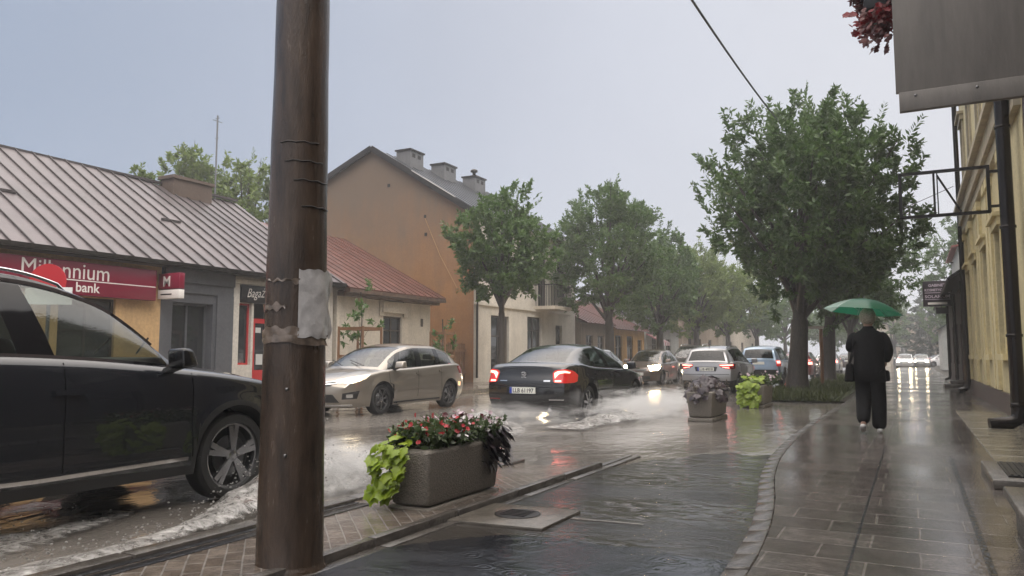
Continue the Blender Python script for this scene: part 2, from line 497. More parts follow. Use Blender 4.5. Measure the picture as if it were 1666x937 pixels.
M_ground = pm("earth", (0.06, 0.055, 0.045), 0.9, var=0.3)
M_flood = wet_mat("flooded_asphalt", (0.10, 0.090, 0.080), (0.20, 0.183, 0.165), 0.12, 0.06, (1.0, 0.6, 1), 0.48, 3.2, 0.5, foam=0.45)
M_bay = wet_mat("bay_asphalt", (0.026, 0.024, 0.022), (0.046, 0.041, 0.036), 0.18, 0.04, (0.7, 1.25, 1), 0.34, 6.0, 0.55, fine=0.45, ring=True)
M_baydark = wet_mat("fresh_asphalt", (0.012, 0.013, 0.016), (0.016, 0.017, 0.020), 0.25, 0.05, (1, 1, 1), 0.22, 8.0, 0.7, fine=0.9, ring=True)
M_slab = paver_mat("sidewalk_slabs", (0.072, 0.063, 0.057), (0.115, 0.101, 0.092), (0.15, 0.138, 0.126), 0.52, 0.36, 0.007, 0.22, bump=0.5, puddle=0.55)
M_paver = paver_mat("strip_pavers", (0.10, 0.080, 0.065), (0.15, 0.125, 0.105), (0.20, 0.185, 0.17), 0.20, 0.10, 0.006, 0.25, rot=R(45), bump=0.8, puddle=1.2)
M_lside = paver_mat("far_sidewalk_pavers", (0.12, 0.10, 0.085), (0.17, 0.145, 0.125), (0.06, 0.055, 0.05), 0.4, 0.2, 0.012, 0.25, bump=0.4)
M_kerb = pm("kerb_stone", (0.075, 0.067, 0.060), 0.16, var=0.35, vscale=7, bump=0.35, bscale=50, rvar=0.1)
M_gutter = pm("gutter_channel", (0.018, 0.018, 0.02), 0.10, var=0.3, vscale=12, bump=0.5, bscale=20)
M_conc = pm("wet_concrete", (0.11, 0.098, 0.083), 0.22, var=0.3, vscale=6, bump=0.3, bscale=60, rvar=0.12)
M_iron = pm("cast_iron", (0.02, 0.019, 0.018), 0.35, 0.6, var=0.3, vscale=30, bump=0.4, bscale=80)

# ------------------------------------------------------------------ ground, road, pavements
g = MB(); g.quad((-450, -450, -0.16), (450, -450, -0.16), (450, 450, -0.16), (-450, 450, -0.16))
struct("ground", g, M_ground)

def rect_sheet(x0, x1, y0, y1, z, nx=1, ny=1):
    mb = MB()
    mb.grid([[(x0 + (x1 - x0) * i / nx, y0 + (y1 - y0) * j / ny, z) for i in range(nx + 1)] for j in range(ny + 1)], smooth=False)
    return mb

# flooded roadway with a real chop of small waves close by
mb = MB()
xs = [-12.8 + 0.16 * i for i in range(74)] ; xs[-1] = -1.0
ys = [-12 + 1.5 * i for i in range(9)] + [1.6 + 0.14 * i for i in range(150)] + [22.6 + 0.5 * i for i in range(20)] + [33 + 9 * i for i in range(27)]
def flood_z(x, y):
    a = 1.0 if x < -4.2 else max(0.0, 1 - (x + 4.2) / 0.8)
    if y < 1.2 or y > 34: a = 0
    h = mnoise.noise(Vector((x * 0.9, y * 0.45, 3.1))) * 0.018 + mnoise.noise(Vector((x * 2.6, y * 1.5, 7.7))) * 0.010
    # wakes spreading from the wheels of the saloon
    for cx, cy in ((-5.5, 13.2), (-7.2, 13.2), (-5.2, 5.0)):
        d = math.hypot(x - cx, (y - cy) * 0.6)
        h += 0.016 * math.exp(-d * 0.55) * math.sin(d * 6.0 - 1.0)
    return h * a
mb.grid([[(x, y, flood_z(x, y)) for x in xs] for y in ys])
struct("road", mb, M_flood)

# pavement edge: kerb curve on the right hand side of the parking bay
KC = [(-0.92, -3.0), (-0.92, 1.5), (-0.95, 4.2), (-1.02, 5.3), (-1.14, 6.3), (-1.34, 7.6), (-1.50, 9.2), (-1.58, 11), (-1.62, 13.5), (-1.60, 17), (-1.55, 21.5), (-1.55, 26), (-1.55, 40), (-1.5, 90), (-1.4, 130)]
kf = pchip([p[1] for p in KC], [p[0] for p in KC])
kys = [-3 + 0.5 * i for i in range(60)] + [28, 32, 38, 46, 58, 75, 95, 130]

mb = MB()
cols = 24
rows = []
for j in range(48):
    r = []
    for i in range(cols + 1):
        f = i / cols
        ye = 7.3 + 2.4 * min(1, f * 2.2) ** .7 + .55 * mnoise.noise(Vector((f * 5, 3.3, 0))) + .3 * mnoise.noise(Vector((f * 13, 1.3, 0)))
        y = -3 + (ye + 3) * (1 - (1 - j / 47) ** 1.3)
        x0, x1 = -3.05, kf(y) + .02
        r.append((x0 + (x1 - x0) * f, y, .012))
    rows.append(r)
mb.grid(rows, smooth=False)
struct("parking_bay", mb, M_bay)
mb = MB()
# irregular edge of the newer dark asphalt patch in front
edge = [(-3.0, 3.9), (-2.72, 4.35), (-2.48, 4.62), (-2.1, 4.72), (-1.8, 4.66), (-1.5, 4.72), (-1.25, 4.62), (-0.93, 4.66)]
mb.add([(-3.0, -3, 0.018), (-0.93, -3, 0.018)] + [(x, y, 0.018) for x, y in reversed(edge)], [tuple(range(10))])
struct("asphalt_patch", mb, M_baydark)

# right pavement
mb = MB()
rows = []
for y in kys:
    k = kf(y) + 0.15
    rows.append([(k + (1.6 - k) * i / 4, y, 0.09) for i in range(5)])
mb.grid(rows, smooth=False)
struct("pavement", mb, M_slab)
# kerb stones, one short block after another
mb = MB()
y = -3.0
while y < 60:
    stp = 0.5 if y > 16 else 0.33
    y1 = y + stp - 0.012
    a0, a1 = kf(y), kf(y1)
    j = random.uniform(-0.004, 0.004)
    mb.hexa([(a0, y, -0.1), (a0 + 0.148, y, -0.1), (a1 + 0.148, y1, -0.1), (a1, y1, -0.1), (a0 + 0.012, y, 0.078 + j), (a0 + 0.148, y, 0.094 + j), (a1 + 0.148, y1, 0.094 + j), (a1 + 0.012, y1, 0.078 + j)])
    y += stp
struct("kerb", mb, M_kerb, bevel=0.008, segs=1)
# dark slot drain along the pavement
mb = MB()
for y0, y1, xx in ((-3, 9.8, 0.30),):
    mb.box(xx, xx + 0.035, y0, y1, 0.05, 0.0945)
for y0, y1 in ((-3, 22),):
    mb.box(-0.36, -0.345, y0, y1, 0.05, 0.0935)
struct("slot_drain", mb, M_gutter)
# lighter border stones at the house wall
mb = MB()
for i in range(26):
    y0 = 2.2 + i * 0.62
    mb.box(0.72, 1.6, y0, y0 + 0.61, 0.04, 0.097 + random.uniform(-.002, .002))
struct("wall_border_paving", mb, pm("border_stone", (0.16, 0.145, 0.11), 0.18, var=0.4, vscale=5, bump=0.3, bscale=40, rvar=0.1), bevel=0.006, segs=1)

# planted strip between bay and road: pavers, kerb towards the road, gutter slabs towards the bay
mb = MB(); mb.grid([[(-3.98 + 0.86 * i / 3, y, 0.055 - (0.06 * sstep(6.4, 8.2, y))) for i in range(4)] for y in [-3 + 0.4 * j for j in range(29)]], smooth=False)
struct("verge_paving", mb, M_paver)
mb = MB()
y = -3.0
while y < 7.6:
    z = 0.075 - 0.07 * sstep(6.2, 7.6, y)
    mb.box(-4.12, -3.985, y, y + 0.985, -0.1, z); y += 1.0
y = -3.0
while y < 8.6:
    z = 0.062 - 0.055 * sstep(6.6, 8.6, y)
    mb.box(-3.12, -3.045, y, y + 0.985, -0.1, z + 0.002)
    mb.box(-3.02, -2.94, y, y + 0.985, -0.1, 0.021); y += 1.0
struct("verge_kerb", mb, M_kerb, bevel=0.01)
mb = MB()
for x0, x1 in ((-3.965, -3.90), (-3.87, -3.78)):
    mb.box(x0, x1, -3, 4.9, 0.02, 0.062)
struct("drain_channel", mb, M_gutter, bevel=0.004)
# far pavement
struct("far_pavement", rect_sheet(-16.6, -12.95, -10, 240, 0.12, 2, 30), M_lside)
mb = MB()
for i in range(110):
    mb.box(-12.945, -12.78, -10 + i, -9.015 + i, -0.1, 0.13)
struct("far_kerb", mb, M_kerb)
mb = rect_sheet(-30, -16.6, -10, 240, 0.10); struct("yard_ground", mb, M_ground)
# green strip under the right hand trees
mb = MB(); mb.grid([[(-4.15 + (kf(y) + 4.17) * i / 4, y + .5 * mnoise.noise(Vector((i * 1.7, y, 3))), 0.022 + 0.03 * random.random()) for i in range(5)] for y in [21.8 + 1.2 * j for j in range(34)]])
struct("soil_strip", mb, pm("wet_soil", (0.035, 0.028, 0.02), 0.35, var=0.5, vscale=4, bump=0.8, bscale=15))

# manhole: concrete slab with round iron lid
t = thing("manhole_cover", "round black iron manhole lid in a rectangular concrete frame beside the near planter", "manhole", (-2.66, 5.2, 0))
mb = MB()
mb.hexa([(-3.03, 4.80, 0.0), (-2.30, 4.86, 0.0), (-2.30, 5.56, 0.0), (-3.03, 5.50, 0.0), (-3.03, 4.80, 0.032), (-2.30, 4.86, 0.032), (-2.30, 5.56, 0.032), (-3.03, 5.50, 0.032)])
mb.build("concrete_frame", M_conc, t, bevel=0.01)
mb = MB(); mb.lathe([(0.0, 0.041), (0.12, 0.041), (0.155, 0.037), (0.17, 0.037), (0.17, 0.0)], 36, c=(-2.66, 5.2, 0))
for i in range(-2, 3):
    mb.box(-2.66 - 0.1, -2.66 + 0.1, 5.2 + i * 0.045 - 0.008, 5.2 + i * 0.045 + 0.008, 0.041, 0.046)
mb.build("lid", M_iron, t)
mb = MB(); mb.hexa([(-2.28, 5.30, 0.0), (-1.75, 5.36, 0.0), (-1.75, 5.40, 0.0), (-2.28, 5.36, 0.0), (-2.28, 5.30, 0.017), (-1.75, 5.36, 0.014), (-1.75, 5.40, 0.014), (-2.28, 5.36, 0.017)])
struct("concrete_edging", mb, M_conc)
# ------------------------------------------------------------------ building helpers
class Facade:
    def __init__(s, O, U, N):
        s.O = Vector(O); s.U = Vector(U); s.N = Vector(N)
    def p(s, u, z, n=0.0):
        return s.O + s.U * u + s.N * n + Vector((0, 0, z))
    def box(s, mb, u0, u1, z0, z1, n0, n1, mat=0):
        P = s.p
        mb.hexa([P(u0, z0, n0), P(u1, z0, n0), P(u1, z0, n1), P(u0, z0, n1), P(u0, z1, n0), P(u1, z1, n0), P(u1, z1, n1), P(u0, z1, n1)], mat)
    def wall(s, mb, u0, u1, z0, z1, openings=(), depth=0.16, mat=0, rmat=None):
        us = sorted(set([u0, u1] + [o[0] for o in openings] + [o[1] for o in openings]))
        zs = sorted(set([z0, z1] + [o[2] for o in openings] + [o[3] for o in openings]))
        for i in range(len(us) - 1):
            for j in range(len(zs) - 1):
                uc, zc = (us[i] + us[i + 1]) / 2, (zs[j] + zs[j + 1]) / 2
                if any(o[0] < uc < o[1] and o[2] < zc < o[3] for o in openings): continue
                mb.quad(s.p(us[i], zs[j]), s.p(us[i + 1], zs[j]), s.p(us[i + 1], zs[j + 1]), s.p(us[i], zs[j + 1]), mat)
        rm = mat if rmat is None else rmat
        for a, b, c, d in [o[:4] for o in openings]:
            mb.quad(s.p(a, c), s.p(b, c), s.p(b, c, -depth), s.p(a, c, -depth), rm)
            mb.quad(s.p(a, d), s.p(b, d), s.p(b, d, -depth), s.p(a, d, -depth), rm)
            mb.quad(s.p(a, c), s.p(a, d), s.p(a, d, -depth), s.p(a, c, -depth), rm)
            mb.quad(s.p(b, c), s.p(b, d), s.p(b, d, -depth), s.p(b, c, -depth), rm)
    def window(s, root, u0, u1, z0, z1, fm, gm, depth=0.13, fw=0.06, mull=1, trans=0, name="window", sill=None):
        mb = MB()
        d0, d1 = -depth, -depth + 0.05
        s.box(mb, u0, u1, z0, z0 + fw, d0, d1); s.box(mb, u0, u1, z1 - fw, z1, d0, d1)
        s.box(mb, u0, u0 + fw, z0 + fw, z1 - fw, d0, d1); s.box(mb, u1 - fw, u1, z0 + fw, z1 - fw, d0, d1)
        for k in range(mull):
            c = u0 + (u1 - u0) * (k + 1) / (mull + 1)
            s.box(mb, c - fw * 0.4, c + fw * 0.4, z0 + fw, z1 - fw, d0, d1 - 0.004)
        for k in range(trans):
            c = z0 + (z1 - z0) * (0.68 if trans == 1 else (k + 1) / (trans + 1))
            s.box(mb, u0 + fw, u1 - fw, c - fw * 0.35, c + fw * 0.35, d0, d1 - 0.008)
        w = mb.build(name, fm, root)
        g = MB(); g.quad(s.p(u0 + .02, z0 + .02, d0 + 0.015), s.p(u1 - .02, z0 + .02, d0 + 0.015), s.p(u1 - .02, z1 - .02, d0 + 0.015), s.p(u0 + .02, z1 - .02, d0 + 0.015))
        g.build("pane", gm, w)
        if sill:
            q = MB(); s.box(q, u0 - .06, u1 + .06, z0 - .05, z0 + 0.004, -0.02, 0.07); q.build("sill", sill, w)
        return w

def plaster(name, col, var=0.12, dirt=(0.06, 0.05, 0.04), damt=0.35, rough=0.7, bump=0.25):
    """plaster with broad stains and fine grain"""
    m, n, l, b = nodes_of(name)
    tc = n.new("ShaderNodeTexCoord")
    mp = n.new("ShaderNodeMapping"); mp.inputs["Scale"].default_value = (0.8, 0.8, 0.28); l.new(tc.outputs["Object"], mp.inputs[0])
    a = n.new("ShaderNodeTexNoise"); a.inputs["Scale"].default_value = 0.75; a.inputs["Detail"].default_value = 8; a.inputs["Roughness"].default_value = 0.62
    l.new(mp.outputs[0], a.inputs["Vector"])
    r = n.new("ShaderNodeValToRGB"); r.color_ramp.elements[0].position = 0.48; r.color_ramp.elements[1].position = 0.78
    l.new(a.outputs[0], r.inputs[0])
    k = n.new("ShaderNodeMath"); k.operation = 'MULTIPLY'; k.inputs[1].default_value = damt; l.new(r.outputs[0], k.inputs[0])
    f = n.new("ShaderNodeTexNoise"); f.inputs["Scale"].default_value = 14; f.inputs["Detail"].default_value = 6; l.new(tc.outputs["Object"], f.inputs["Vector"])
    r2 = n.new("ShaderNodeValToRGB"); r2.color_ramp.elements[0].position = 0.3; r2.color_ramp.elements[1].position = 0.7
    r2.color_ramp.elements[0].color = (*[c * (1 - var) for c in col], 1); r2.color_ramp.elements[1].color = (*[min(1, c * (1 + var)) for c in col], 1)
    l.new(f.outputs[0], r2.inputs[0])
    mx = n.new("ShaderNodeMix"); mx.data_type = 'RGBA'
    l.new(k.outputs[0], mx.inputs["Factor"]); l.new(r2.outputs[0], mx.inputs["A"]); mx.inputs["B"].default_value = (*dirt, 1)
    # thin rain streaks and blotchy patches
    ms = n.new("ShaderNodeMapping"); ms.inputs["Scale"].default_value = (1.6, 1.6, 0.2); l.new(tc.outputs["Object"], ms.inputs[0])
    st = n.new("ShaderNodeTexNoise"); st.inputs["Scale"].default_value = 1.6; st.inputs["Detail"].default_value = 6; st.inputs["Roughness"].default_value = 0.7; l.new(ms.outputs[0], st.inputs["Vector"])
    pt = n.new("ShaderNodeTexNoise"); pt.inputs["Scale"].default_value = 1.1; pt.inputs["Detail"].default_value = 9; pt.inputs["Roughness"].default_value = 0.7; l.new(tc.outputs["Object"], pt.inputs["Vector"])
    sr = n.new("ShaderNodeMapRange"); sr.inputs["From Min"].default_value = 0.42; sr.inputs["From Max"].default_value = 0.68; sr.inputs["To Min"].default_value = 1.02; sr.inputs["To Max"].default_value = 0.88; l.new(st.outputs[0], sr.inputs["Value"])
    pr = n.new("ShaderNodeMapRange"); pr.inputs["From Min"].default_value = 0.35; pr.inputs["From Max"].default_value = 0.7; pr.inputs["To Min"].default_value = 1.08; pr.inputs["To Max"].default_value = 0.80; l.new(pt.outputs[0], pr.inputs["Value"])
    mm = n.new("ShaderNodeMath"); mm.operation = 'MULTIPLY'; l.new(sr.outputs[0], mm.inputs[0]); l.new(pr.outputs[0], mm.inputs[1])
    sc = n.new("ShaderNodeVectorMath"); sc.operation = 'SCALE'; l.new(mx.outputs["Result"], sc.inputs[0]); l.new(mm.outputs[0], sc.inputs["Scale"])
    l.new(sc.outputs[0], b.inputs["Base Color"])
    b.inputs["Roughness"].default_value = rough
    g = n.new("ShaderNodeTexNoise"); g.inputs["Scale"].default_value = 35; g.inputs["Detail"].default_value = 5; l.new(tc.outputs["Object"], g.inputs["Vector"])
    bp = n.new("ShaderNodeBump"); bp.inputs["Strength"].default_value = bump; bp.inputs["Distance"].default_value = 0.02
    l.new(g.outputs[0], bp.inputs["Height"]); l.new(bp.outputs[0], b.inputs["Normal"])
    return m

M_cream = plaster("cream_plaster", (0.52, 0.46, 0.38), damt=0.25)
M_white = plaster("white_plaster", (0.55, 0.51, 0.45), damt=0.25, dirt=(0.2, 0.17, 0.13))
M_ochre = plaster("ochre_plaster", (0.29, 0.14, 0.052), var=0.08, damt=0.7, dirt=(0.14, 0.10, 0.07))
def weather_top(m, z0, z1, col, amt):
    """grey brown weathering that creeps down from the exposed gable top in ragged streaks"""
    n, l = m.node_tree.nodes, m.node_tree.links; b = n["Principled BSDF"]
    old = b.inputs["Base Color"].links[0].from_socket
    tc = n.new("ShaderNodeTexCoord"); sp = n.new("ShaderNodeSeparateXYZ"); l.new(tc.outputs["Object"], sp.inputs[0])
    mp = n.new("ShaderNodeMapping"); mp.inputs["Scale"].default_value = (1.1, 1.1, .25); l.new(tc.outputs["Object"], mp.inputs[0])
    nz = n.new("ShaderNodeTexNoise"); nz.inputs["Scale"].default_value = 1.1; nz.inputs["Detail"].default_value = 7; nz.inputs["Roughness"].default_value = .65; l.new(mp.outputs[0], nz.inputs["Vector"])
    ma = n.new("ShaderNodeMath"); ma.operation = 'MULTIPLY_ADD'; ma.inputs[1].default_value = 5.5; l.new(nz.outputs[0], ma.inputs[0]); l.new(sp.outputs["Z"], ma.inputs[2])
    mr = n.new("ShaderNodeMapRange"); mr.inputs["From Min"].default_value = z0 + 2.75; mr.inputs["From Max"].default_value = z1 + 2.75; mr.inputs["To Max"].default_value = amt; l.new(ma.outputs[0], mr.inputs["Value"])
    mx = n.new("ShaderNodeMix"); mx.data_type = 'RGBA'; l.new(mr.outputs[0], mx.inputs["Factor"]); l.new(old, mx.inputs["A"]); mx.inputs["B"].default_value = (*col, 1)
    l.new(mx.outputs["Result"], b.inputs["Base Color"])
weather_top(M_ochre, 4.2, 8.6, (0.150, 0.110, 0.078), .9)
M_peach = plaster("peach_plaster", (0.56, 0.36, 0.17), damt=0.12)
M_grey = plaster("grey_plaster", (0.085, 0.088, 0.098), damt=0.2)
M_yellow = plaster("yellow_plaster", (0.66, 0.57, 0.33), damt=0.18, dirt=(0.25, 0.2, 0.1))
M_brownwall = plaster("dark_brown_wall", (0.055, 0.038, 0.032), damt=0.3)
M_plinth = plaster("plinth_render", (0.085, 0.062, 0.052), damt=0.4, rough=0.35)
M_pale = plaster("pale_grey_plaster", (0.40, 0.40, 0.38), damt=0.2)
M_sand = plaster("sandstone_plaster", (0.32, 0.25, 0.19), damt=0.3)
M_orange = plaster("orange_plaster", (0.46, 0.25, 0.075), damt=0.3)
M_tin = pm("seamed_tin_roof", (0.112, 0.094, 0.098), 0.38, 0.3, var=0.30, vscale=1.0, bump=0.15, bscale=6, rvar=0.1)
M_seam = pm("roof_seam", (0.07, 0.06, 0.06), 0.45, 0.3)
M_redroof = pm("rusty_red_roof", (0.125, 0.048, 0.036), 0.32, 0.2, var=0.4, vscale=2.2, bump=0.2, bscale=8, stretch=(0.4, 1.4, 1), rvar=0.1)
M_darkroof = pm("slate_sheet_roof", (0.075, 0.08, 0.09), 0.32, 0.4, var=0.2, vscale=2.0, bump=0.15, bscale=8)
M_trimdk = pm("dark_gutter_metal", (0.03, 0.026, 0.024), 0.28, 0.5, var=0.3)
M_pipe = pm("brown_downpipe", (0.020, 0.016, 0.014), 0.22, 0.5, var=0.3, vscale=9)
M_wood = pm("stained_timber", (0.17, 0.085, 0.04), 0.5, var=0.3, vscale=6, stretch=(8, 8, 1))
M_frame = pm("brown_window_frame", (0.035, 0.024, 0.018), 0.35)
M_wframe = pm("white_window_frame", (0.62, 0.60, 0.56), 0.35)
M_redframe = pm("red_door_frame", (0.42, 0.02, 0.022), 0.3)
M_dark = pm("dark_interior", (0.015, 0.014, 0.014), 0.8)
M_pane = pm("window_pane", (0.020, 0.022, 0.024), 0.05, spec=0.8, bump=0.03, bscale=3)
M_sign_red = pm("maroon_sign_face", (0.20, 0.006, 0.030), 0.30, var=0.05)
M_signwhite = pm("white_lettering", (0.78, 0.74, 0.70), 0.4)
M_signblack = pm("black_sign_board", (0.012, 0.011, 0.013), 0.3)
M_mpaper = pm("shop_paper", (0.5, 0.5, 0.48), 0.6)
M_steel = pm("grey_steel", (0.22, 0.22, 0.22), 0.35, 0.8)
M_blackmetal = pm("black_painted_steel", (0.012, 0.011, 0.011), 0.35, 0.3)

def seam_roof(mb, e0, e1, r0, r1, step=0.55, thick=0.05, seam=0.035, mat=0, smat=1, ncell=1):
    """roof slope between an eave edge e0-e1 and a ridge edge r0-r1, with standing seams"""
    e0, e1, r0, r1 = map(Vector, (e0, e1, r0, r1))
    nrm = (e1 - e0).cross(r0 - e0).normalized()
    if nrm.z < 0: nrm = -nrm
    th = nrm * thick
    mb.hexa([e0 - th, e1 - th, r1 - th, r0 - th, e0, e1, r1, r0], mat)
    k = max(2, int((e1 - e0).length / step))
    for i in range(k + 1):
        t = i / k
        a = e0.lerp(e1, t); b = r0.lerp(r1, t)
        if (a - b).length < 0.3: continue
        mb.bar(a + nrm * (seam / 2 + .001), b + nrm * (seam / 2 + .001), 0.03, seam, smat, up=nrm)

LX = -16.4
LF = Facade((LX, 0, 0.12), (0, 1, 0), (1, 0, 0))

# ------------------------------------------------------------------ left terrace with the bank, the grey shop and the luggage shop
b1 = thing("shop_building", "long low building with grey seamed tin roof behind the black car, bank and shops", "building", (LX, 10, 0.12))
mb = MB()
bank_op = [(4.4, 6.2, 0.75, 2.35), (7.4, 9.4, 0.75, 2.35), (10.2, 11.55, 0.1, 2.4)]
LF.wall(mb, 1.0, 12.75, 0, 3.36, bank_op, mat=0)
grey_op = [(13.1, 14.35, 0.1, 2.45)]
LF.wall(mb, 12.75, 15.02, 0, 3.36, grey_op, mat=1, depth=0.3)
bag_op = [(15.25, 15.70, 0.85, 2.55), (15.78, 16.6, 0.0, 2.62)]
LF.wall(mb, 15.02, 19.1, 0, 3.36, bag_op, mat=2, depth=0.2)
mb.quad((LX, 19.1, .12), (LX - 9, 19.1, .12), (LX - 9, 19.1, 3.48), (LX, 19.1, 3.48), 2)
mb.poly([(LX, 19.1, 3.48), (LX - 9, 19.1, 3.48), (LX - 4.6, 19.1, 6.55)], 2)
mb.build("wall", [M_peach, M_grey, M_white], b1)
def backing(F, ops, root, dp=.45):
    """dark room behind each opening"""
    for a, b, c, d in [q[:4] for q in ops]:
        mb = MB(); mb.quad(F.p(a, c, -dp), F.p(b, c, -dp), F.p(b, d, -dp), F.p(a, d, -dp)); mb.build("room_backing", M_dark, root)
backing(LF, bank_op + grey_op + bag_op, b1)
mb = MB()
# gently wavy slope as on an old roof
rows = []
N_ = 48
def tin_pt(y, t):
    wob = 0.05 * math.sin(y * 0.9) * math.sin(math.pi * t) + 0.07 * math.sin(y * 0.55 + 1) * t
    return (LX + 0.45 - 5.05 * t, y, 3.50 + 3.15 * t + wob)
for i in range(N_ + 1):
    y = 1.0 + 18.25 * i / N_
    rows.append([tin_pt(y, j / 8) for j in range(9)])
mb.grid(rows, 0)
y = 1.05
while y < 19.26:
    for j in range(8):
        a, b = Vector(tin_pt(y, j / 8)), Vector(tin_pt(y, (j + 1) / 8))
        mb.bar(a + Vector((.01, 0, .018)), b + Vector((.01, 0, .018)), 0.024, 0.04, 1)
    y += 0.46
mb.quad((LX - 4.6, 1, 6.6), (LX - 4.6, 19.25, 6.6), (LX - 9.4, 19.25, 3.5), (LX - 9.4, 1, 3.5), 0)
mb.bar((LX - 4.6, 1, 6.69), (LX - 4.6, 19.25, 6.69), 0.16, 0.07, 1)
for y in (9.9, 14.4):   # snow guards
    a = Vector(tin_pt(y, 0.45)); mb.box(a.x - 0.03, a.x + 0.03, a.y - .3, a.y + .3, a.z + 0.0, a.z + 0.06, 1)
mb.build("roof", [M_tin, M_seam], b1)
mb = MB()
mb.box(LX + 0.003, LX + 0.40, 1.0, 19.2, 3.40, 3.44); mb.box(LX + 0.36, LX + 0.46, 1.0, 19.22, 3.42, 3.52)
mb.build("eaves_gutter", M_trimdk, b1)
mb = MB(); LF.box(mb, 12.8, 15.0, 2.95, 3.28, 0.003, 0.10); LF.box(mb, 12.8, 15.0, 2.70, 2.95, 0.003, 0.05)
LF.box(mb, 14.45, 15.0, 0, 2.70, 0.003, 0.06)
mb.build("cornice", M_grey, b1)
LF.window(b1, 4.4, 6.2, 0.75, 2.35, M_frame, M_pane, mull=1)
LF.window(b1, 7.4, 9.4, 0.75, 2.35, M_frame, M_pane, mull=1)
LF.window(b1, 10.2, 11.55, 0.1, 2.4, M_frame, M_pane, mull=1, trans=1)
w = LF.window(b1, 13.1, 14.35, 0.1, 2.45, M_grey, M_pane, depth=0.28, mull=1, name="shop_door")
for i in range(6):
    mb = MB(); LF.box(mb, 13.2 + 0.22 * (i % 2), 13.36 + 0.22 * (i % 2), 0.35 + 0.1 * i, 0.38 + 0.1 * i, -0.262, -0.258); mb.build("door_lettering", M_mpaper, w)
    mb = MB(); LF.box(mb, 13.85, 14.2 - 0.06 * (i % 3), 0.35 + 0.1 * i, 0.375 + 0.1 * i, -0.262, -0.258); mb.build("door_lettering", M_mpaper, w)
# luggage shop front
LF.window(b1, 15.25, 15.70, 0.85, 2.55, M_redframe, M_pane, depth=0.15, mull=0, fw=0.05, name="display_window")
d = MB(); LF.box(d, 15.78, 16.6, 0.0, 0.55, -0.14, -0.08); LF.box(d, 15.78, 15.92, 0.55, 2.15, -0.14, -0.08); LF.box(d, 16.46, 16.6, 0.55, 2.15, -0.14, -0.08)
LF.box(d, 15.78, 16.6, 2.02, 2.15, -0.14, -0.079); LF.box(d, 15.78, 16.6, 0.55, 0.70, -0.139, -0.078)
d = d.build("shop_door", M_redframe, b1)
q = MB(); q.quad(LF.p(15.92, 0.7, -0.11), LF.p(16.46, 0.7, -0.11), LF.p(16.46, 2.02, -0.11), LF.p(15.92, 2.02, -0.11)); q.build("pane", M_pane, d)
for q4 in ((15.96, 16.16, 1.75, 1.9), (16.0, 16.25, .85, 1.15)):
    q = MB(); LF.box(q, *q4, -0.106, -0.10); q.build("notice", M_mpaper, d)
mb = MB()   # stock seen in the display window
LF.box(mb, 15.30, 15.52, 0.95, 1.45, -0.32, -0.22); LF.box(mb, 15.36, 15.60, 1.5, 1.75, -0.32, -0.22)
mb.build("luggage_display", pm("grey_luggage", (0.16, 0.17, 0.17), 0.4, var=0.3), b1, bevel=0.03)
mb = MB(); LF.box(mb, 15.0, 15.2, 0, 3.1, 0.003, 0.05); LF.box(mb, 15.0, 17.35, 3.08, 3.2, 0.004, 0.09); mb.build("shopfront_frame", M_white, b1)
# chimneys
for (cx, cy, top, w_) in ((-20.7, 16.9, 6.80, 0.30), ):
    mb = MB(); mb.box(cx - w_, cx + w_, cy - 0.75, cy + 0.75, 5.6, top); mb.box(cx - w_ - .06, cx + w_ + .06, cy - .81, cy + .81, top + .002, top + .1)
    mb.build("chimney", plaster("chimney_brick", (0.12, 0.085, 0.065), damt=0.4), b1)

s1 = thing("bank_sign", "long maroon fascia sign with white lettering above the bank windows", "sign", (LX, 8, 3))
mb = MB(); LF.box(mb, 3.0, 12.45, 2.42, 3.16, 0.02, 0.22); mb.build("sign_box", M_sign_red, s1, bevel=0.015)
text_obj("lettering", "Millennium", M_signwhite, 0.50, LF.p(9.22, 2.78, 0.222), (0, 1, 0), (0, 0, 1), s1, width=1.95)
text_obj("lettering", "bank", M_signwhite, 0.30, LF.p(10.42, 2.50, 0.222), (0, 1, 0), (0, 0, 1), s1, width=.56, bold=0.004)
mb = MB(); LF.box(mb, 10.0, 12.42, 2.735, 2.758, 0.2205, 0.226); mb.build("rule_line", M_signwhite, s1)

s2 = thing("projecting_sign", "small maroon box sign with white M and pale lower strip jutting from the bank corner", "sign", LF.p(12.6, 2.6))
mb = MB(); mb.box(LX + .05, LX + .80, 12.62, 12.78, 2.72 + .12, 3.12 + .10); mb.build("sign_box", M_sign_red, s2, bevel=0.01)
mb = MB(); mb.box(LX + .05, LX + .80, 12.62, 12.78, 2.50 + .1, 2.815); mb.build("lower_panel", M_signwhite, s2, bevel=0.008)
text_obj("lettering", "M", M_signwhite, 0.36, (LX + .22, 12.617, 2.90), (1, 0, 0), (0, 0, 1), s2, bold=0.004)
mb = MB(); mb.box(LX + .16, LX + .55, 12.615, 12.62, 2.69, 2.72); mb.build("small_print", M_trimdk, s2)

s3 = thing("shop_sign", "black shop board with white script lettering above the red door", "sign", LF.p(16.3, 2.6))
mb = MB(); LF.box(mb, 15.24, 17.3, 2.57, 3.06, 0.02, 0.07); mb.build("board", M_signblack, s3, bevel=0.01)
text_obj("lettering", "Bagażownia", M_signwhite, 0.36, LF.p(15.44, 2.72, 0.072), (0, 1, 0.05), (0, -.05, 1), s3, shear=0.42, width=1.32, bold=-0.002)

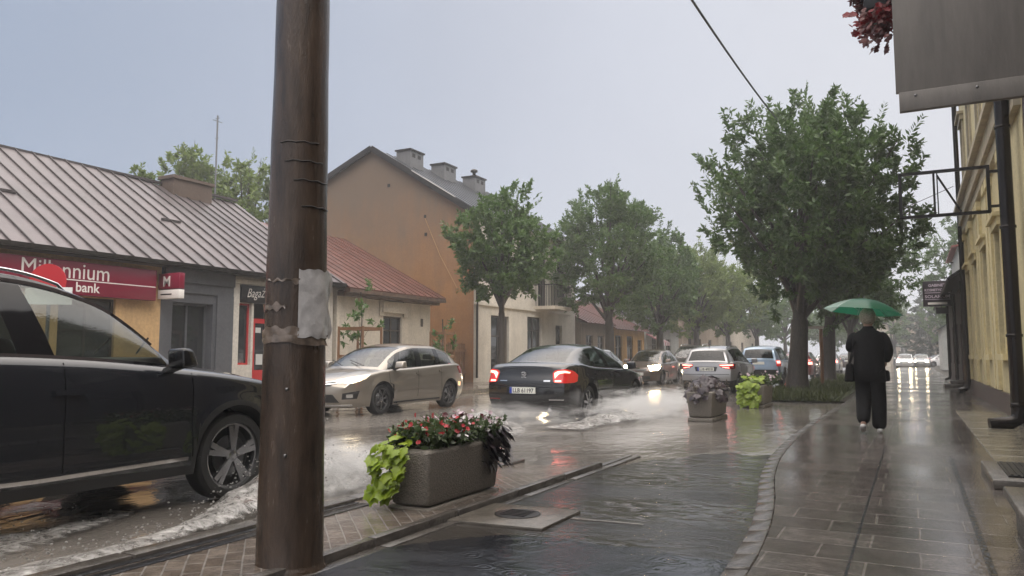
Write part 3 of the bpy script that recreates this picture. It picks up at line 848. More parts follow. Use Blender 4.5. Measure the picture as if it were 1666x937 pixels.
t = thing("road_sign", "round red road sign with a white plate under it in front of the bank sign", "road sign", (-13.3, 8.1, 0.12))
mb = MB(); mb.tube([(-13.3, 8.1, 0.1), (-13.3, 8.1, 2.82)], 0.03, 10); mb.build("post", M_steel, t)
mb = MB(); dz = Matrix.Rotation(R(32), 3, 'Z')
def rs(p): return tuple(Vector((-13.3, 8.06, 0)) + dz @ Vector(p))
mb.add([rs((0.31 * math.cos(a * math.pi / 18), 0, 2.50 + 0.31 * math.sin(a * math.pi / 18))) for a in range(36)] + [rs((0.31 * math.cos(a * math.pi / 18), 0.02, 2.50 + 0.31 * math.sin(a * math.pi / 18))) for a in range(36)],
       [tuple(range(36)), tuple(range(71, 35, -1))] + [(i, (i + 1) % 36, 36 + (i + 1) % 36, 36 + i) for i in range(36)])
mb.build("disc", pm("red_sign_face", (0.42, 0.004, 0.012), 0.35), t)
mb = MB(); mb.hexa([rs((-.36, -.01, 2.10)), rs((.42, -.01, 2.10)), rs((.42, .012, 2.10)), rs((-.36, .012, 2.10)), rs((-.36, -.01, 2.40)), rs((.42, -.01, 2.40)), rs((.42, .012, 2.40)), rs((-.36, .012, 2.40))])
mb.build("plate", pm("white_plate", (0.72, 0.72, 0.70), 0.4), t)

# ------------------------------------------------------------------ small white house with red roof
b2 = thing("white_house", "small white single storey house with rusty red roof before the ochre gable", "house", (LX, 21.5, 0.12))
mb = MB()
wop = [(21.75, 22.85, 0.95, 2.5)]
LF.wall(mb, 19.3, 24.7, 0, 3.25, wop)
mb.quad((LX, 24.7, .12), (LX - 9, 24.7, .12), (LX - 9, 24.7, 3.37), (LX, 24.7, 3.37)); mb.poly([(LX, 24.7, 3.37), (LX - 9, 24.7, 3.37), (LX - 4.5, 24.7, 6.0)])
mb.quad((LX, 19.3, .12), (LX - 9, 19.3, .12), (LX - 9, 19.3, 3.37), (LX, 19.3, 3.37)); mb.poly([(LX, 19.3, 3.37), (LX - 9, 19.3, 3.37), (LX - 4.5, 19.3, 6.0)])
mb.build("wall", M_cream, b2)
mb = MB(); seam_roof(mb, (LX + .5, 19.28, 3.42), (LX + .5, 25.0, 3.42), (LX - 4.55, 19.28, 6.1), (LX - 4.55, 25.0, 6.1), 0.42, seam=0.022)
seam_roof(mb, (LX - 9.5, 19.28, 3.42), (LX - 9.5, 25.0, 3.42), (LX - 4.55, 19.28, 6.1), (LX - 4.55, 25.0, 6.1), 0.9, seam=0.022)
mb.build("roof", [M_redroof, pm("roof_seam_red", (0.085, 0.035, 0.03), 0.35)], b2)
mb = MB(); mb.box(LX + 0.003, LX + 0.30, 19.3, 24.9, 3.16, 3.30); mb.box(LX + .30, LX + .52, 19.3, 25.02, 3.26, 3.38)
mb.build("eaves", pm("weathered_eaves", (0.10, 0.065, 0.05), 0.5, var=0.5, vscale=5), b2)
mb = MB(); LF.box(mb, 21.6, 23.0, 2.62, 3.0, 0.003, 0.12); LF.box(mb, 21.5, 21.75, 2.50, 3.05, 0.004, 0.06); LF.box(mb, 22.9, 23.15, 2.50, 3.05, 0.004, 0.06)
LF.box(mb, 19.35, 24.6, 0.0, 0.4, 0.003, 0.03)
mb.build("window_moulding", M_cream, b2)
LF.window(b2, 21.75, 22.85, 0.95, 2.5, M_frame, M_pane, mull=1, trans=1, sill=M_cream)
mb = MB(); LF.box(mb, 24.05, 24.2, 2.2, 2.5, -0.02, 0.012); mb.build("vent", M_frame, b2)

# ------------------------------------------------------------------ tall house with ochre gable
b3 = thing("gable_house", "tall two storey house with bare ochre gable, cream street front and three chimneys", "house", (LX, 33, 0.12))
OA = Vector((-21.8, 28, 10.75))
def prof_z(x):   # roof line of the gable
    return 10.75 - (x + 21.8) * 0.62 if x > -21.8 else 10.75 + (x + 21.8) * 0.42
mb = MB()
mb.poly([(LX, 28, .1), (LX, 28, prof_z(LX)), (-21.8, 28, 10.75), (-27.2, 28, prof_z(-27.2)), (-27.2, 28, .1)], 0)
mb.poly([(LX, 39, .1), (LX, 39, prof_z(LX)), (-21.8, 39, 10.75), (-27.2, 39, prof_z(-27.2)), (-27.2, 39, .1)], 1)
mb.quad((-27.2, 28, .1), (-27.2, 39, .1), (-27.2, 39, prof_z(-27.2)), (-27.2, 28, prof_z(-27.2)), 1)
fop = [(29.5, 31.2, 0.05, 2.9), (33.1, 34.7, 0.95, 3.0), (36.4, 37.2, 0.05, 2.7), (29.7, 30.9, 4.2, 6.1), (32.4, 33.6, 4.2, 6.1), (34.3, 35.4, 3.55, 6.1), (36.6, 37.8, 4.2, 6.1)]
LF.wall(mb, 28, 39, 0, prof_z(LX) - 0.12, fop, mat=1, depth=0.2)
mb.build("wall", [M_ochre, M_white], b3)
backing(LF, fop, b3, .5)
mb = MB()
zc = 0.06
seam_roof(mb, (LX + .35, 27.8, prof_z(LX + .35) + zc), (LX + .35, 39.25, prof_z(LX + .35) + zc), (-21.8, 27.8, 10.75 + zc), (-21.8, 39.25, 10.75 + zc), 0.6, seam=0.03)
seam_roof(mb, (-27.5, 27.8, prof_z(-27.5) + zc), (-27.5, 39.25, prof_z(-27.5) + zc), (-21.8, 27.8, 10.75 + zc), (-21.8, 39.25, 10.75 + zc), 0.6, seam=0.03)
mb.build("roof", [M_darkroof, M_darkroof], b3)
mb = MB()
mb.bar((LX + .35, 27.79, prof_z(LX + .35) - .02), (-21.8, 27.79, 10.78), 0.05, 0.26); mb.bar((-21.8, 27.785, 10.78), (-27.5, 27.785, prof_z(-27.5) - .0), 0.05, 0.26)
mb.build("bargeboard", M_trimdk, b3)
mb = MB(); mb.bar((-17.2, 27.76, prof_z(-17.2) + .14), (-19.5, 27.76, prof_z(-19.5) + .14), 0.04, 0.03); mb.build("verge_flashing", M_wframe, b3)
mch = plaster("grey_chimney_render", (0.15, 0.15, 0.155), damt=0.2)
for cx, cy in ((-21.1, 29.9), (-21.1, 32.9), (-21.1, 36.0)):
    zb = prof_z(cx)
    mb = MB(); mb.box(cx - 0.40, cx + 0.40, cy - 0.55, cy + 0.55, zb - 0.6, zb + 0.62)
    ch = mb.build("chimney", mch, b3)
    mb = MB(); mb.box(cx - 0.46, cx + 0.46, cy - 0.61, cy + 0.61, zb + 0.622, zb + 0.70); mb.build("chimney_cap", M_trimdk, ch)
    for k in range(2): mb = MB(); mb.box(cx + 0.395, cx + 0.408, cy - .38 + k * 0.46, cy - .14 + k * 0.46, zb + 0.32, zb + 0.50); mb.build("flue_vent", M_dark, ch)
mb = MB(); mb.lathe([(0.09, 0), (0.09, .3), (0.2, .32), (0.2, .42), (0.05, .5), (0.0, .5)], 12, c=(-21.1, 36.0, prof_z(-21.1) + .70)); mb.build("flue_cowl", M_trimdk, b3)
mb = MB(); LF.box(mb, 28.0, 38.2, 3.28, 3.40, 0.003, 0.10); LF.box(mb, 28, 39, 7.0, 7.3, 0.003, 0.18); mb.build("cornice", M_white, b3)
mb = MB(); mb.tube([(LX + .1, 28.12, 0.3), (LX + .1, 28.12, 7.1)], 0.055, 8); mb.build("downpipe", M_trimdk, b3)
for a, b, c, d_ in fop:
    LF.window(b3, a, b, c, d_, M_frame, M_pane, depth=0.17, mull=1, trans=1, fw=0.07, name="door" if c < 0.1 else "window")
mb = MB()
for a, b, hh in ((-20.9, 0.13, 8.9), (-18.9, 0.1, 7.3), (-18.85, 0.12, 6.5)):
    mb.box(a - b / 2, a + b / 2, 27.96, 27.992, hh, hh + 0.14)
mb.build("vent", M_dark, b3)
mb = MB(); mb.tube([(-18.9, 27.97, 7.3), (-18.1, 27.97, 5.6), (-17.2, 27.97, 4.1)], 0.012, 5); mb.build("cable", pm("tan_cable", (0.45, 0.27, 0.12), 0.6), b3)
# balcony of the gable house
bal = MB(); bal.box(LX + .003, LX + 1.15, 33.8, 35.9, 3.50, 3.66); bal = bal.build("balcony", M_cream, b3)
mb = MB()
for k in range(15): mb.bar((LX + 1.1, 33.86 + k * 0.141, 3.66), (LX + 1.1, 33.86 + k * 0.141, 4.68), 0.022)
for k in range(8): mb.bar((LX + .1 + k * 0.14, 33.86, 3.66), (LX + .1 + k * .14, 33.86, 4.68), 0.022)
mb.bar((LX + 1.1, 33.84, 4.7), (LX + 1.1, 35.88, 4.7), 0.05); mb.bar((LX, 33.86, 4.7), (LX + 1.1, 33.86, 4.7), 0.05)
mb.build("railing", M_blackmetal, bal)

# fence and gate in the gap between white house and gable house
fz = thing("timber_fence", "brown timber fence across the yard gap beside the ochre gable", "fence", (LX - .4, 26.3, .1))
mb = MB()
for k in range(22): mb.box(LX - .42, LX - .38, 24.75 + k * 0.146, 24.75 + k * 0.146 + 0.12, 0.1, 1.75 + random.uniform(-.03, .03))
mb.build("boards", M_wood, fz)
mb = MB(); mb.box(LX - .36, LX - .30, 24.72, 27.9, 0.5, 0.6); mb.box(LX - .36, LX - .30, 24.72, 27.9, 1.4, 1.5); mb.build("rail", M_wood, fz)

# ------------------------------------------------------------------ further houses on the left
def low_house(name, label, y0, y1, eave, ridge, wm, rm, depth=8.5, ops=(), x=LX, fm=M_frame, roofx=0.45, group=None):
    F = Facade((x, 0, 0.12), (0, 1, 0), (1, 0, 0))
    b = thing(name, label, "house", (x, (y0 + y1) / 2, .12), group=group)
    mb = MB(); F.wall(mb, y0, y1, 0, eave - .12, ops)
    for y in (y0, y1):
        mb.poly([(x, y, .1), (x, y, eave), (x - depth / 2, y, ridge), (x - depth, y, eave), (x - depth, y, .1)])
    mb.quad((x - depth, y0, .1), (x - depth, y1, .1), (x - depth, y1, eave), (x - depth, y0, eave))
    mb.build("wall", wm, b)
    mb = MB()
    seam_roof(mb, (x + roofx, y0 - .1, eave), (x + roofx, y1 + .1, eave), (x - depth / 2, y0 - .1, ridge + .1), (x - depth / 2, y1 + .1, ridge + .1), 0.6, seam=0.03)
    seam_roof(mb, (x - depth - roofx, y0 - .1, eave), (x - depth - roofx, y1 + .1, eave), (x - depth / 2, y0 - .1, ridge + .1), (x - depth / 2, y1 + .1, ridge + .1), 0.9, seam=0.03)
    mb.build("roof", [rm, rm], b)
    if ops:
        backing(F, ops, b, .4)
        for o in ops: F.window(b, *o[:4], fm, M_pane, mull=1, trans=1, name="door" if o[2] < .1 else "window")
    return b
low_house("brown_house", "low grey brown house with red tiled roof just beyond the balcony house", 39.8, 44.2, 3.1, 5.2, plaster("greybrown_plaster", (0.22, 0.17, 0.13), damt=.3), M_redroof, ops=[(40.6, 41.6, .9, 2.3), (42.4, 43.4, .9, 2.3)])
low_house("orange_shop", "low orange shop front with dark doors seen under the trees", 44.6, 51.2, 2.9, 5.0, M_orange, M_redroof, ops=[(45.4, 46.6, .05, 2.4), (47.6, 48.8, .05, 2.4), (49.8, 50.7, .7, 2.2)])
low_house("grey_house", "pale grey low house beyond the striped awning", 51.6, 60, 3.2, 5.6, M_pale, M_darkroof, ops=[(53, 54.2, .9, 2.4), (56.5, 57.7, .9, 2.4)])
low_house("sandstone_house", "sand coloured house far down the left side of the street", 61, 74, 4.6, 7.0, M_sand, M_redroof, ops=[(63, 64.2, 1, 2.6), (66, 67.2, 1, 2.6), (70, 71.2, 1, 2.6)])
low_house("cream_house", "cream house farthest along the left side of the street", 76, 96, 5.0, 7.6, M_cream, M_darkroof, ops=[(79, 80.2, 1, 2.6), (85, 86.2, 1, 2.6), (91, 92.2, 1, 2.6)])
t = thing("awning", "small pink and white striped shop awning next to the orange shop", "awning", (LX, 52.4, 2.4))
mb = MB()
for k in range(8):
    y0 = 51.6 + k * 0.22
    mb.hexa([(LX + .02, y0, 2.75), (LX + 1.2, y0, 2.15), (LX + 1.2, y0 + .22, 2.15), (LX + .02, y0 + .22, 2.75), (LX + .02, y0, 2.79), (LX + 1.2, y0, 2.19), (LX + 1.2, y0 + .22, 2.19), (LX + .02, y0 + .22, 2.79)], k % 2)
    mb.box(LX + 1.2, LX + 1.215, y0, y0 + .22, 1.95, 2.19, k % 2)
mb.build("canopy", [pm("pink_canvas", (0.45, 0.10, 0.14), 0.6), pm("white_canvas", (0.7, 0.65, 0.65), 0.6)], t)
mb = MB(); mb.bar((LX, 51.7, 1.9), (LX + 1.15, 51.7, 2.14), 0.03); mb.bar((LX, 53.3, 1.9), (LX + 1.15, 53.3, 2.14), 0.03); mb.build("arm", M_steel, t)

# antenna mast behind the left roof
t = thing("antenna_mast", "thin antenna mast rising behind the grey tin roof", "antenna", (-21.0, 18.3, 5.5))
mb = MB(); mb.tube([(-21.0, 18.3, 0.1), (-21.0, 18.3, 9.5)], 0.03, 6); mb.build("mast", M_steel, t)
mb = MB()
for z in (9.4, 8.7): mb.bar((-21.10, 18.3, z), (-20.9, 18.3, z), 0.015)
mb.bar((-21.0, 18.1, 9.3), (-21.0, 18.5, 9.3), 0.018)
mb.build("antenna_rods", M_steel, t)

# ------------------------------------------------------------------ right hand side: yellow house
RX = 1.6
RF = Facade((RX, 0, 0.0), (0, 1, 0), (-1, 0, 0))
b4 = thing("yellow_house", "yellow rendered house with pilasters, cornice and dark plinth along the right pavement", "house", (RX, 21, 0.09))
mb = MB()
yop = [(17.2, 18.2, 1.25, 3.7), (20.2, 21.2, 1.25, 3.7), (23.2, 24.2, 1.25, 3.7), (26.0, 26.9, 1.25, 3.7), (17.2, 18.2, 6.2, 8.2), (20.2, 21.2, 6.2, 8.2), (23.2, 24.2, 6.2, 8.2), (26.0, 26.9, 6.2, 8.2)]
RF.wall(mb, 13.6, 27.7, 0.5, 10.2, yop, depth=0.2)
mb.quad((RX, 27.7, 0), (RX + 9, 27.7, 0), (RX + 9, 27.7, 10.2), (RX, 27.7, 10.2)); mb.quad((RX, 13.6, 0), (RX + 9, 13.6, 0), (RX + 9, 13.6, 10.2), (RX, 13.6, 10.2))
mb.quad((RX + 9, 13.6, 0), (RX + 9, 27.7, 0), (RX + 9, 27.7, 10.2), (RX + 9, 13.6, 10.2))
mb.build("wall", M_yellow, b4)
mb = MB(); RF.box(mb, 13.6, 27.72, 0.0, 0.5, -0.2, 0.05); mb.build("plinth", M_plinth, b4)
mb = MB()
for y in (16.3, 18.9, 19.6, 21.8, 22.5, 24.8, 25.4, 27.35): RF.box(mb, y - 0.22, y + 0.22, 0.52, 4.75, 0.0, 0.07); RF.box(mb, y - 0.28, y + 0.28, 4.75, 4.95, 0.0, 0.11)
mb.build("pilaster", M_yellow, b4)
mtrim = pm("grey_stone_trim", (0.44, 0.38, 0.27), 0.5, var=0.2, vscale=4, bump=.2)
mb = MB(); RF.box(mb, 13.6, 27.72, 5.0, 5.25, 0.0, 0.10); RF.box(mb, 13.6, 27.74, 5.25, 5.62, 0.0, 0.18); RF.box(mb, 13.6, 27.78, 5.62, 5.74, 0.0, 0.30); RF.box(mb, 13.6, 27.78, 9.6, 10.2, 0, 0.35)
mb.build("cornice", mtrim, b4)
for o in yop:
    w = RF.window(b4, *o, M_frame, M_pane, depth=0.16, mull=1, trans=1)
    q = MB(); RF.box(q, o[0] - .12, o[0], o[2], o[3], 0.0, .05); RF.box(q, o[1], o[1] + .12, o[2], o[3], 0.0, .05); RF.box(q, o[0] - .2, o[1] + .2, o[3], o[3] + .16, 0.0, .10); RF.box(q, o[0] - .24, o[1] + .24, o[3] + .16, o[3] + .24, 0.0, .17); RF.box(q, o[0] - .16, o[1] + .16, o[2] - .12, o[2], 0, .12)
    q.build("surround", mtrim if o[2] > 5 else M_yellow, w)
backing(RF, yop, b4, .5)
def downpipe(root, y, r, z0, z1, shoe=0.5, n=0.14):
    mb = MB(); x = RX - n
    mb.tube([(x, y, z1), (x, y, z0 + .25), (x - .02, y, z0 + .12), (x - 0.12, y - .02, z0 + .06), (x - shoe, y - .06, z0 + .03)], r, 12)
    mb.lathe([(r * 1.02, z0 + .3), (r * 1.12, z0 + .31), (r * 1.12, z0 + .36), (r * 1.02, z0 + .37)], 12, c=(x, y, 0))
    for z in (1.5, 3.2, 4.8): mb.lathe([(r * 1.0, z), (r * 1.15, z + .005), (r * 1.15, z + .045), (r * 1.0, z + .05)], 12, c=(x, y, 0))
    return mb.build("downpipe", M_pipe, root)
downpipe(b4, 14.15, 0.10, 0.12, 9.6, 0.40, .2)
downpipe(b4, 27.55, 0.07, 0.12, 9.6, 0.25)
mb = MB(); mb.tube([(RX - .1, 14.75, 0.1), (RX - .1, 14.75, 1.1)], 0.05, 10); mb.build("standpipe", M_steel, b4)
mb = MB(); mb.box(RX - .5, RX + 9, 15.1, 27.85, 10.2, 10.32); mb.hexa([(RX - .5, 15.1, 10.322), (RX + 9, 15.1, 10.322), (RX + 9, 27.85, 10.322), (RX - .5, 27.85, 10.322), (RX + 4, 15.1, 13), (RX + 4.4, 15.1, 13), (RX + 4.4, 27.85, 13), (RX + 4, 27.85, 13)])
mb.build("roof", M_darkroof, b4)

# near building on the right: only its overhanging balcony slab and its wall foot show
b5 = thing("corner_house", "building above the camera whose dark balcony slab juts over the pavement", "house", (RX, 8, 0.09))
mb = MB(); RF.wall(mb, -4, 13.5, 0.0, 9.0, [(5.2, 6.3, .12, 2.5), (8.0, 9.1, .12, 2.5), (11, 12.4, 1.1, 2.6)], depth=0.22)
mb.quad((RX, 13.5, 0), (RX + 8, 13.5, 0), (RX + 8, 13.5, 9), (RX, 13.5, 9)); mb.build("wall", M_brownwall, b5)
for a, b, c, d in ((5.2, 6.3, .12, 2.5), (8.0, 9.1, .12, 2.5), (11, 12.4, 1.1, 2.6)): RF.window(b5, a, b, c, d, M_frame, M_pane, depth=0.2, mull=0, trans=1, name="door" if c < 1 else "window")
t = thing("blank_signboard", "large plain grey board jutting out from the wall overhead at the top right", "signboard", (.8, 8.1, 3.4))
mslab = pm("grey_panel_sheet", (0.215, 0.198, 0.178), 0.5, var=0.14, vscale=2.2, bump=.15, bscale=30, stretch=(3.5, 3.5, .5), rvar=.15)
mb = MB(); mb.box(-0.045, RX - .02, 8.04, 8.09, 3.71, 5.7); mb.build("sheet", mslab, t, bevel=.004)
mb = MB(); mb.box(-0.02, RX - .02, 8.03, 8.10, 3.52, 3.708); mb.build("bottom_edge", mslab, t, bevel=.004)
mb = MB(); mb.bar((0.1, 8.13, 5.0), (RX, 8.13, 5.0), .06); mb.bar((0.1, 8.13, 3.95), (RX, 8.13, 3.95), .06); mb.build("bracket", M_blackmetal, t)
for x_ in (.12, .62, 1.12): mb = MB(); mb.lathe([(0, -.006), (.012, -.005), (.014, 0)], 10, "y", (x_, 8.03, 3.66)); mb.build("bolt", M_steel, t)

st = thing("door_step", "low pale stone step slab beside the wall at bottom right", "step", (1.2, 5.6, .09))
mb = MB(); mb.box(0.54, 1.59, 4.95, 5.95, 0.09, 0.30); mb.box(0.48, 1.59, 4.9, 6.0, 0.302, 0.36); mb.build("stone", M_conc, st, bevel=0.012)
st = thing("door_step", "stone step with a black rubber mat set into it, farther along the wall", "step", (1.2, 8.4, .09))
mb = MB(); mb.box(0.55, 1.59, 7.7, 9.05, 0.09, 0.17); mb.build("stone", M_conc, st, bevel=0.012)
mb = MB(); mb.box(0.68, 1.585, 7.9, 8.9, 0.172, 0.185)
for k in range(17): mb.box(0.70 + k * .05, 0.72 + k * .05, 7.92, 8.88, 0.185, 0.193)
mb.build("mat", pm("black_rubber", (0.012, 0.012, 0.012), 0.35), st)

# empty frame bracket above the pavement
t = thing("sign_frame", "empty black metal frame sticking out from the yellow house wall", "sign frame", (RX, 18.7, 4.5))
mb = MB(); y = 18.7
y = 17.2
for p, q, w_ in (((-.10, y, 4.86), (1.42, y, 4.86), .06), ((-.10, y, 3.98), (1.42, y, 3.98), .06), ((-.10, y, 3.95), (-.10, y, 4.89), .06), ((1.42, y, 3.95), (1.42, y, 4.89), .06),
                 ((.50, y, 3.98), (.50, y, 4.86), .04), ((.56, y, 3.98), (.56, y, 4.86), .022), ((.56, y, 4.78), (.95, y + .02, 4.02), .035), ((1.42, y, 4.76), (1.6, y, 4.76), .05), ((1.42, y, 4.08), (1.6, y, 4.08), .05)):
    mb.bar(p, q, w_)
mb.build("frame_bars", M_blackmetal, t)

# dark brown low house and its solarium sign
b6 = thing("dark_house", "dark brown low house with steep roof just past the yellow house", "house", (RX, 36, .09))
mb = MB(); dop = [(29.5, 30.6, .9, 2.5), (32.2, 33.2, .1, 2.4), (35, 36.1, .9, 2.5), (38.6, 39.7, .9, 2.5), (42, 43.1, .9, 2.5)]
RF.wall(mb, 28.0, 46, 0, 3.7, dop, depth=.2); mb.quad((RX, 28, 0), (RX + 8, 28, 0), (RX + 8, 28, 3.7), (RX, 28, 3.7)); mb.quad((RX, 46, 0), (RX + 8, 46, 0), (RX + 8, 46, 3.7), (RX, 46, 3.7))
mb.poly([(RX, 46, 3.7), (RX + 8, 46, 3.7), (RX + 4, 46, 6.8)]); mb.poly([(RX, 28, 3.7), (RX + 8, 28, 3.7), (RX + 4, 28, 6.8)])
mb.build("wall", M_brownwall, b6)
mb = MB(); seam_roof(mb, (RX - .55, 27.9, 3.65), (RX - .55, 46.2, 3.65), (RX + 4, 27.9, 6.9), (RX + 4, 46.2, 6.9), .6); seam_roof(mb, (RX + 8.4, 27.9, 3.65), (RX + 8.4, 46.2, 3.65), (RX + 4, 27.9, 6.9), (RX + 4, 46.2, 6.9), .9)
mroofb = pm("black_tin_roof", (0.022, 0.02, 0.02), 0.45, .2, var=.2); mb.build("roof", [mroofb, mroofb], b6)
for o in dop: RF.window(b6, *o, M_wframe if o[0] < 31 else M_frame, M_pane, depth=.15, mull=1, name="door" if o[2] < .5 else "window")
downpipe(b6, 28.3, .06, .12, 3.6, .2); downpipe(b6, 34.1, .06, .12, 3.6, .2); downpipe(b6, 40.6, .06, .12, 3.6, .2)
st = thing("door_step", "flat stone doorstep at the foot of the dark brown house", "step", (1.4, 32.7, .09))
mb = MB(); mb.box(.95, 1.59, 31.9, 33.5, .09, .22); mb.box(1.15, 1.59, 32.1, 33.3, .222, .34); mb.build("stone", M_conc, st, bevel=.01)
t = thing("solarium_sign", "square dark sign with pale lettering hanging out from the dark house", "sign", (RX, 36, 3.6))
mb = MB(); mb.box(.45, 1.5, 35.95, 36.05, 3.25, 4.3); mb.build("board", pm("plum_black_sign", (0.018, 0.010, 0.018), .35), t, bevel=.01)
mlet = pm("lilac_lettering", (0.50, 0.42, 0.50), .5)
for s_, z, sz, w_ in (("GABINET", 4.07, .15, .62), ("KOSMETYCZNY", 3.88, .14, .9), ("SOLARIUM", 3.60, .17, .9)):
    text_obj("lettering", s_, mlet, sz, (.52 + (.9 - w_) / 2, 35.945, z), (1, 0, 0), (0, 0, 1), t, width=w_, bold=.004)
mb = MB(); mb.box(.52, 1.44, 35.94, 35.948, 3.80, 3.825); mb.box(.52, 1.44, 35.94, 35.948, 3.53, 3.55); mb.build("rule_line", mlet, t)
mb = MB(); mb.box(.62, 1.32, 35.94, 35.948, 3.33, 3.42); mb.build("white_bar", M_signwhite, t)
mb = MB(); mb.box(.9, 1.35, 35.97, 36.03, 2.95, 3.2); mb.bar((1.1, 36, 3.2), (1.1, 36, 3.26), .03); mb.bar((1.4, 36, 4.2), (1.6, 36, 4.2), .04); mb.build("lower_box", M_signblack, t)

def far_house(name, label, x0, x1, y0, y1, h, rh, wm, rm, ops=(), axis='y'):
    b = thing(name, label, "house", ((x0 + x1) / 2, (y0 + y1) / 2, 0))
    F = Facade((x0, y0, 0), (1, 0, 0), (0, -1, 0))
    mb = MB(); F.wall(mb, 0, x1 - x0, 0, h, ops, depth=.25)
    mb.quad((x0, y0, 0), (x0, y1, 0), (x0, y1, h), (x0, y0, h)); mb.quad((x1, y0, 0), (x1, y1, 0), (x1, y1, h), (x1, y0, h)); mb.quad((x0, y1, 0), (x1, y1, 0), (x1, y1, h), (x0, y1, h))
    c = (x0 + x1) / 2
    if axis == 'y':
        mb.poly([(x0, y0, h), (x1, y0, h), (c, y0, h + rh)]); mb.poly([(x0, y1, h), (x1, y1, h), (c, y1, h + rh)])
    mb.build("wall", wm, b)
    mb = MB(); o = .3
    seam_roof(mb, (x0 - o, y0 - o, h - .12), (x0 - o, y1 + o, h - .12), (c, y0 - o, h + rh + .1), (c, y1 + o, h + rh + .1), 1.2); seam_roof(mb, (x1 + o, y0 - o, h - .12), (x1 + o, y1 + o, h - .12), (c, y0 - o, h + rh + .1), (c, y1 + o, h + rh + .1), 1.2)
    mb.build("roof", [rm, rm], b)
    for q in ops: F.window(b, *q, M_wframe, M_pane, depth=.2, mull=1)
    return b
far_house("grey_gabled_house", "narrow light grey house with red brick parapet behind the dark roof", 2.3, 9, 46.5, 54, 7.1, .3, M_pale, pm("red_brick_cap", (0.3, 0.09, 0.07), .6, var=.3, vscale=20))
far_house("white_gabled_house", "small pale gabled house at the far end of the right pavement", 2.3, 5.6, 80, 88, 3.7, 1.1, M_pale, M_darkroof, ops=[(.7, 1.3, 1.2, 2.5), (2.0, 2.6, 1.2, 2.5)])
far_house("sand_block", "tall sand coloured building closing the far end of the street", -6.5, 4.5, 150, 165, 7.5, 1.2, M_sand, M_darkroof, ops=[(1.5, 2.7, 1.2, 3), (4.5, 5.7, 1.2, 3), (7.5, 8.7, 1.2, 3), (1.5, 2.7, 4.4, 6.2), (4.5, 5.7, 4.4, 6.2), (7.5, 8.7, 4.4, 6.2)])
far_house("cream_corner_house", "slim cream building beside the far trees at the street end", -4.1, -2.6, 104, 110, 5.0, .4, M_cream, M_darkroof, ops=[(.4, 1.1, 1.2, 2.6), (.4, 1.1, 3.1, 4.3)])
# ------------------------------------------------------------------ cars
M_tyre = pm("tyre_rubber", (0.012, 0.012, 0.012), 0.55, bump=.2, bscale=60)
M_rim = pm("alloy_rim", (0.27, 0.27, 0.28), 0.25, 0.9)
M_chrome = pm("chrome_trim", (0.75, 0.75, 0.76), 0.08, 1.0)
M_plast = pm("black_plastic", (0.014, 0.014, 0.015), 0.38)
M_gloss = pm("gloss_black", (0.006, 0.006, 0.007), 0.08)
M_gap = pm("panel_gap", (0.002, 0.002, 0.002), .9, spec=0.05)
M_seat = pm("car_interior", (0.035, 0.034, 0.033), 0.7)
M_cglass = glass_mat("car_glass", (0.42, 0.47, 0.45))
M_cglassd = glass_mat("car_glass_dark", (0.08, 0.09, 0.09), .55)
M_head = pm("headlight_lit", (0.9, 0.9, 0.88), 0.1, emit=(1.0, 0.80, 0.50), estr=9.0)
M_headfar = pm("headlight_far", (0.9, 0.9, 0.88), 0.1, emit=(1.0, 0.80, 0.52), estr=60.0)
M_lens = pm("headlight_lens_glow", (0.6, 0.58, 0.52), 0.08, 0.2, emit=(1.0, 0.78, 0.48), estr=.9)
M_headhot = pm("headlight_full_beam", (0.9, 0.9, 0.88), 0.1, emit=(1.0, 0.72, 0.36), estr=160.0)
M_headoff = pm("headlight_clear", (0.45, 0.45, 0.44), 0.08, 0.6)
M_tail = pm("taillight_lit", (0.35, 0.01, 0.01), 0.08, emit=(1.0, 0.03, 0.02), estr=.22, coat=1.0)
M_tailhot = pm("taillight_bulb", (0.6, 0.05, 0.04), 0.1, emit=(1.0, 0.22, 0.17), estr=6.0)
M_taildk = pm("taillight_lens", (0.20, 0.006, 0.008), 0.08, coat=1.0)
M_amber = pm("indicator_lens", (0.75, 0.5, 0.3), .15, emit=(1.0, .65, .3), estr=1.0)
M_plate = pm("plate_white", (0.72, 0.72, 0.66), 0.4)
M_plateblue = pm("plate_blue", (0.01, 0.04, 0.35), 0.4)
M_platetext = pm("plate_lettering", (0.02, 0.02, 0.02), 0.5)

def paint(name, col, metal=0.5, rough=0.28):
    m = pm(name, col, rough, metal, coat=1.0, bump=0.03, bscale=130)
    return m

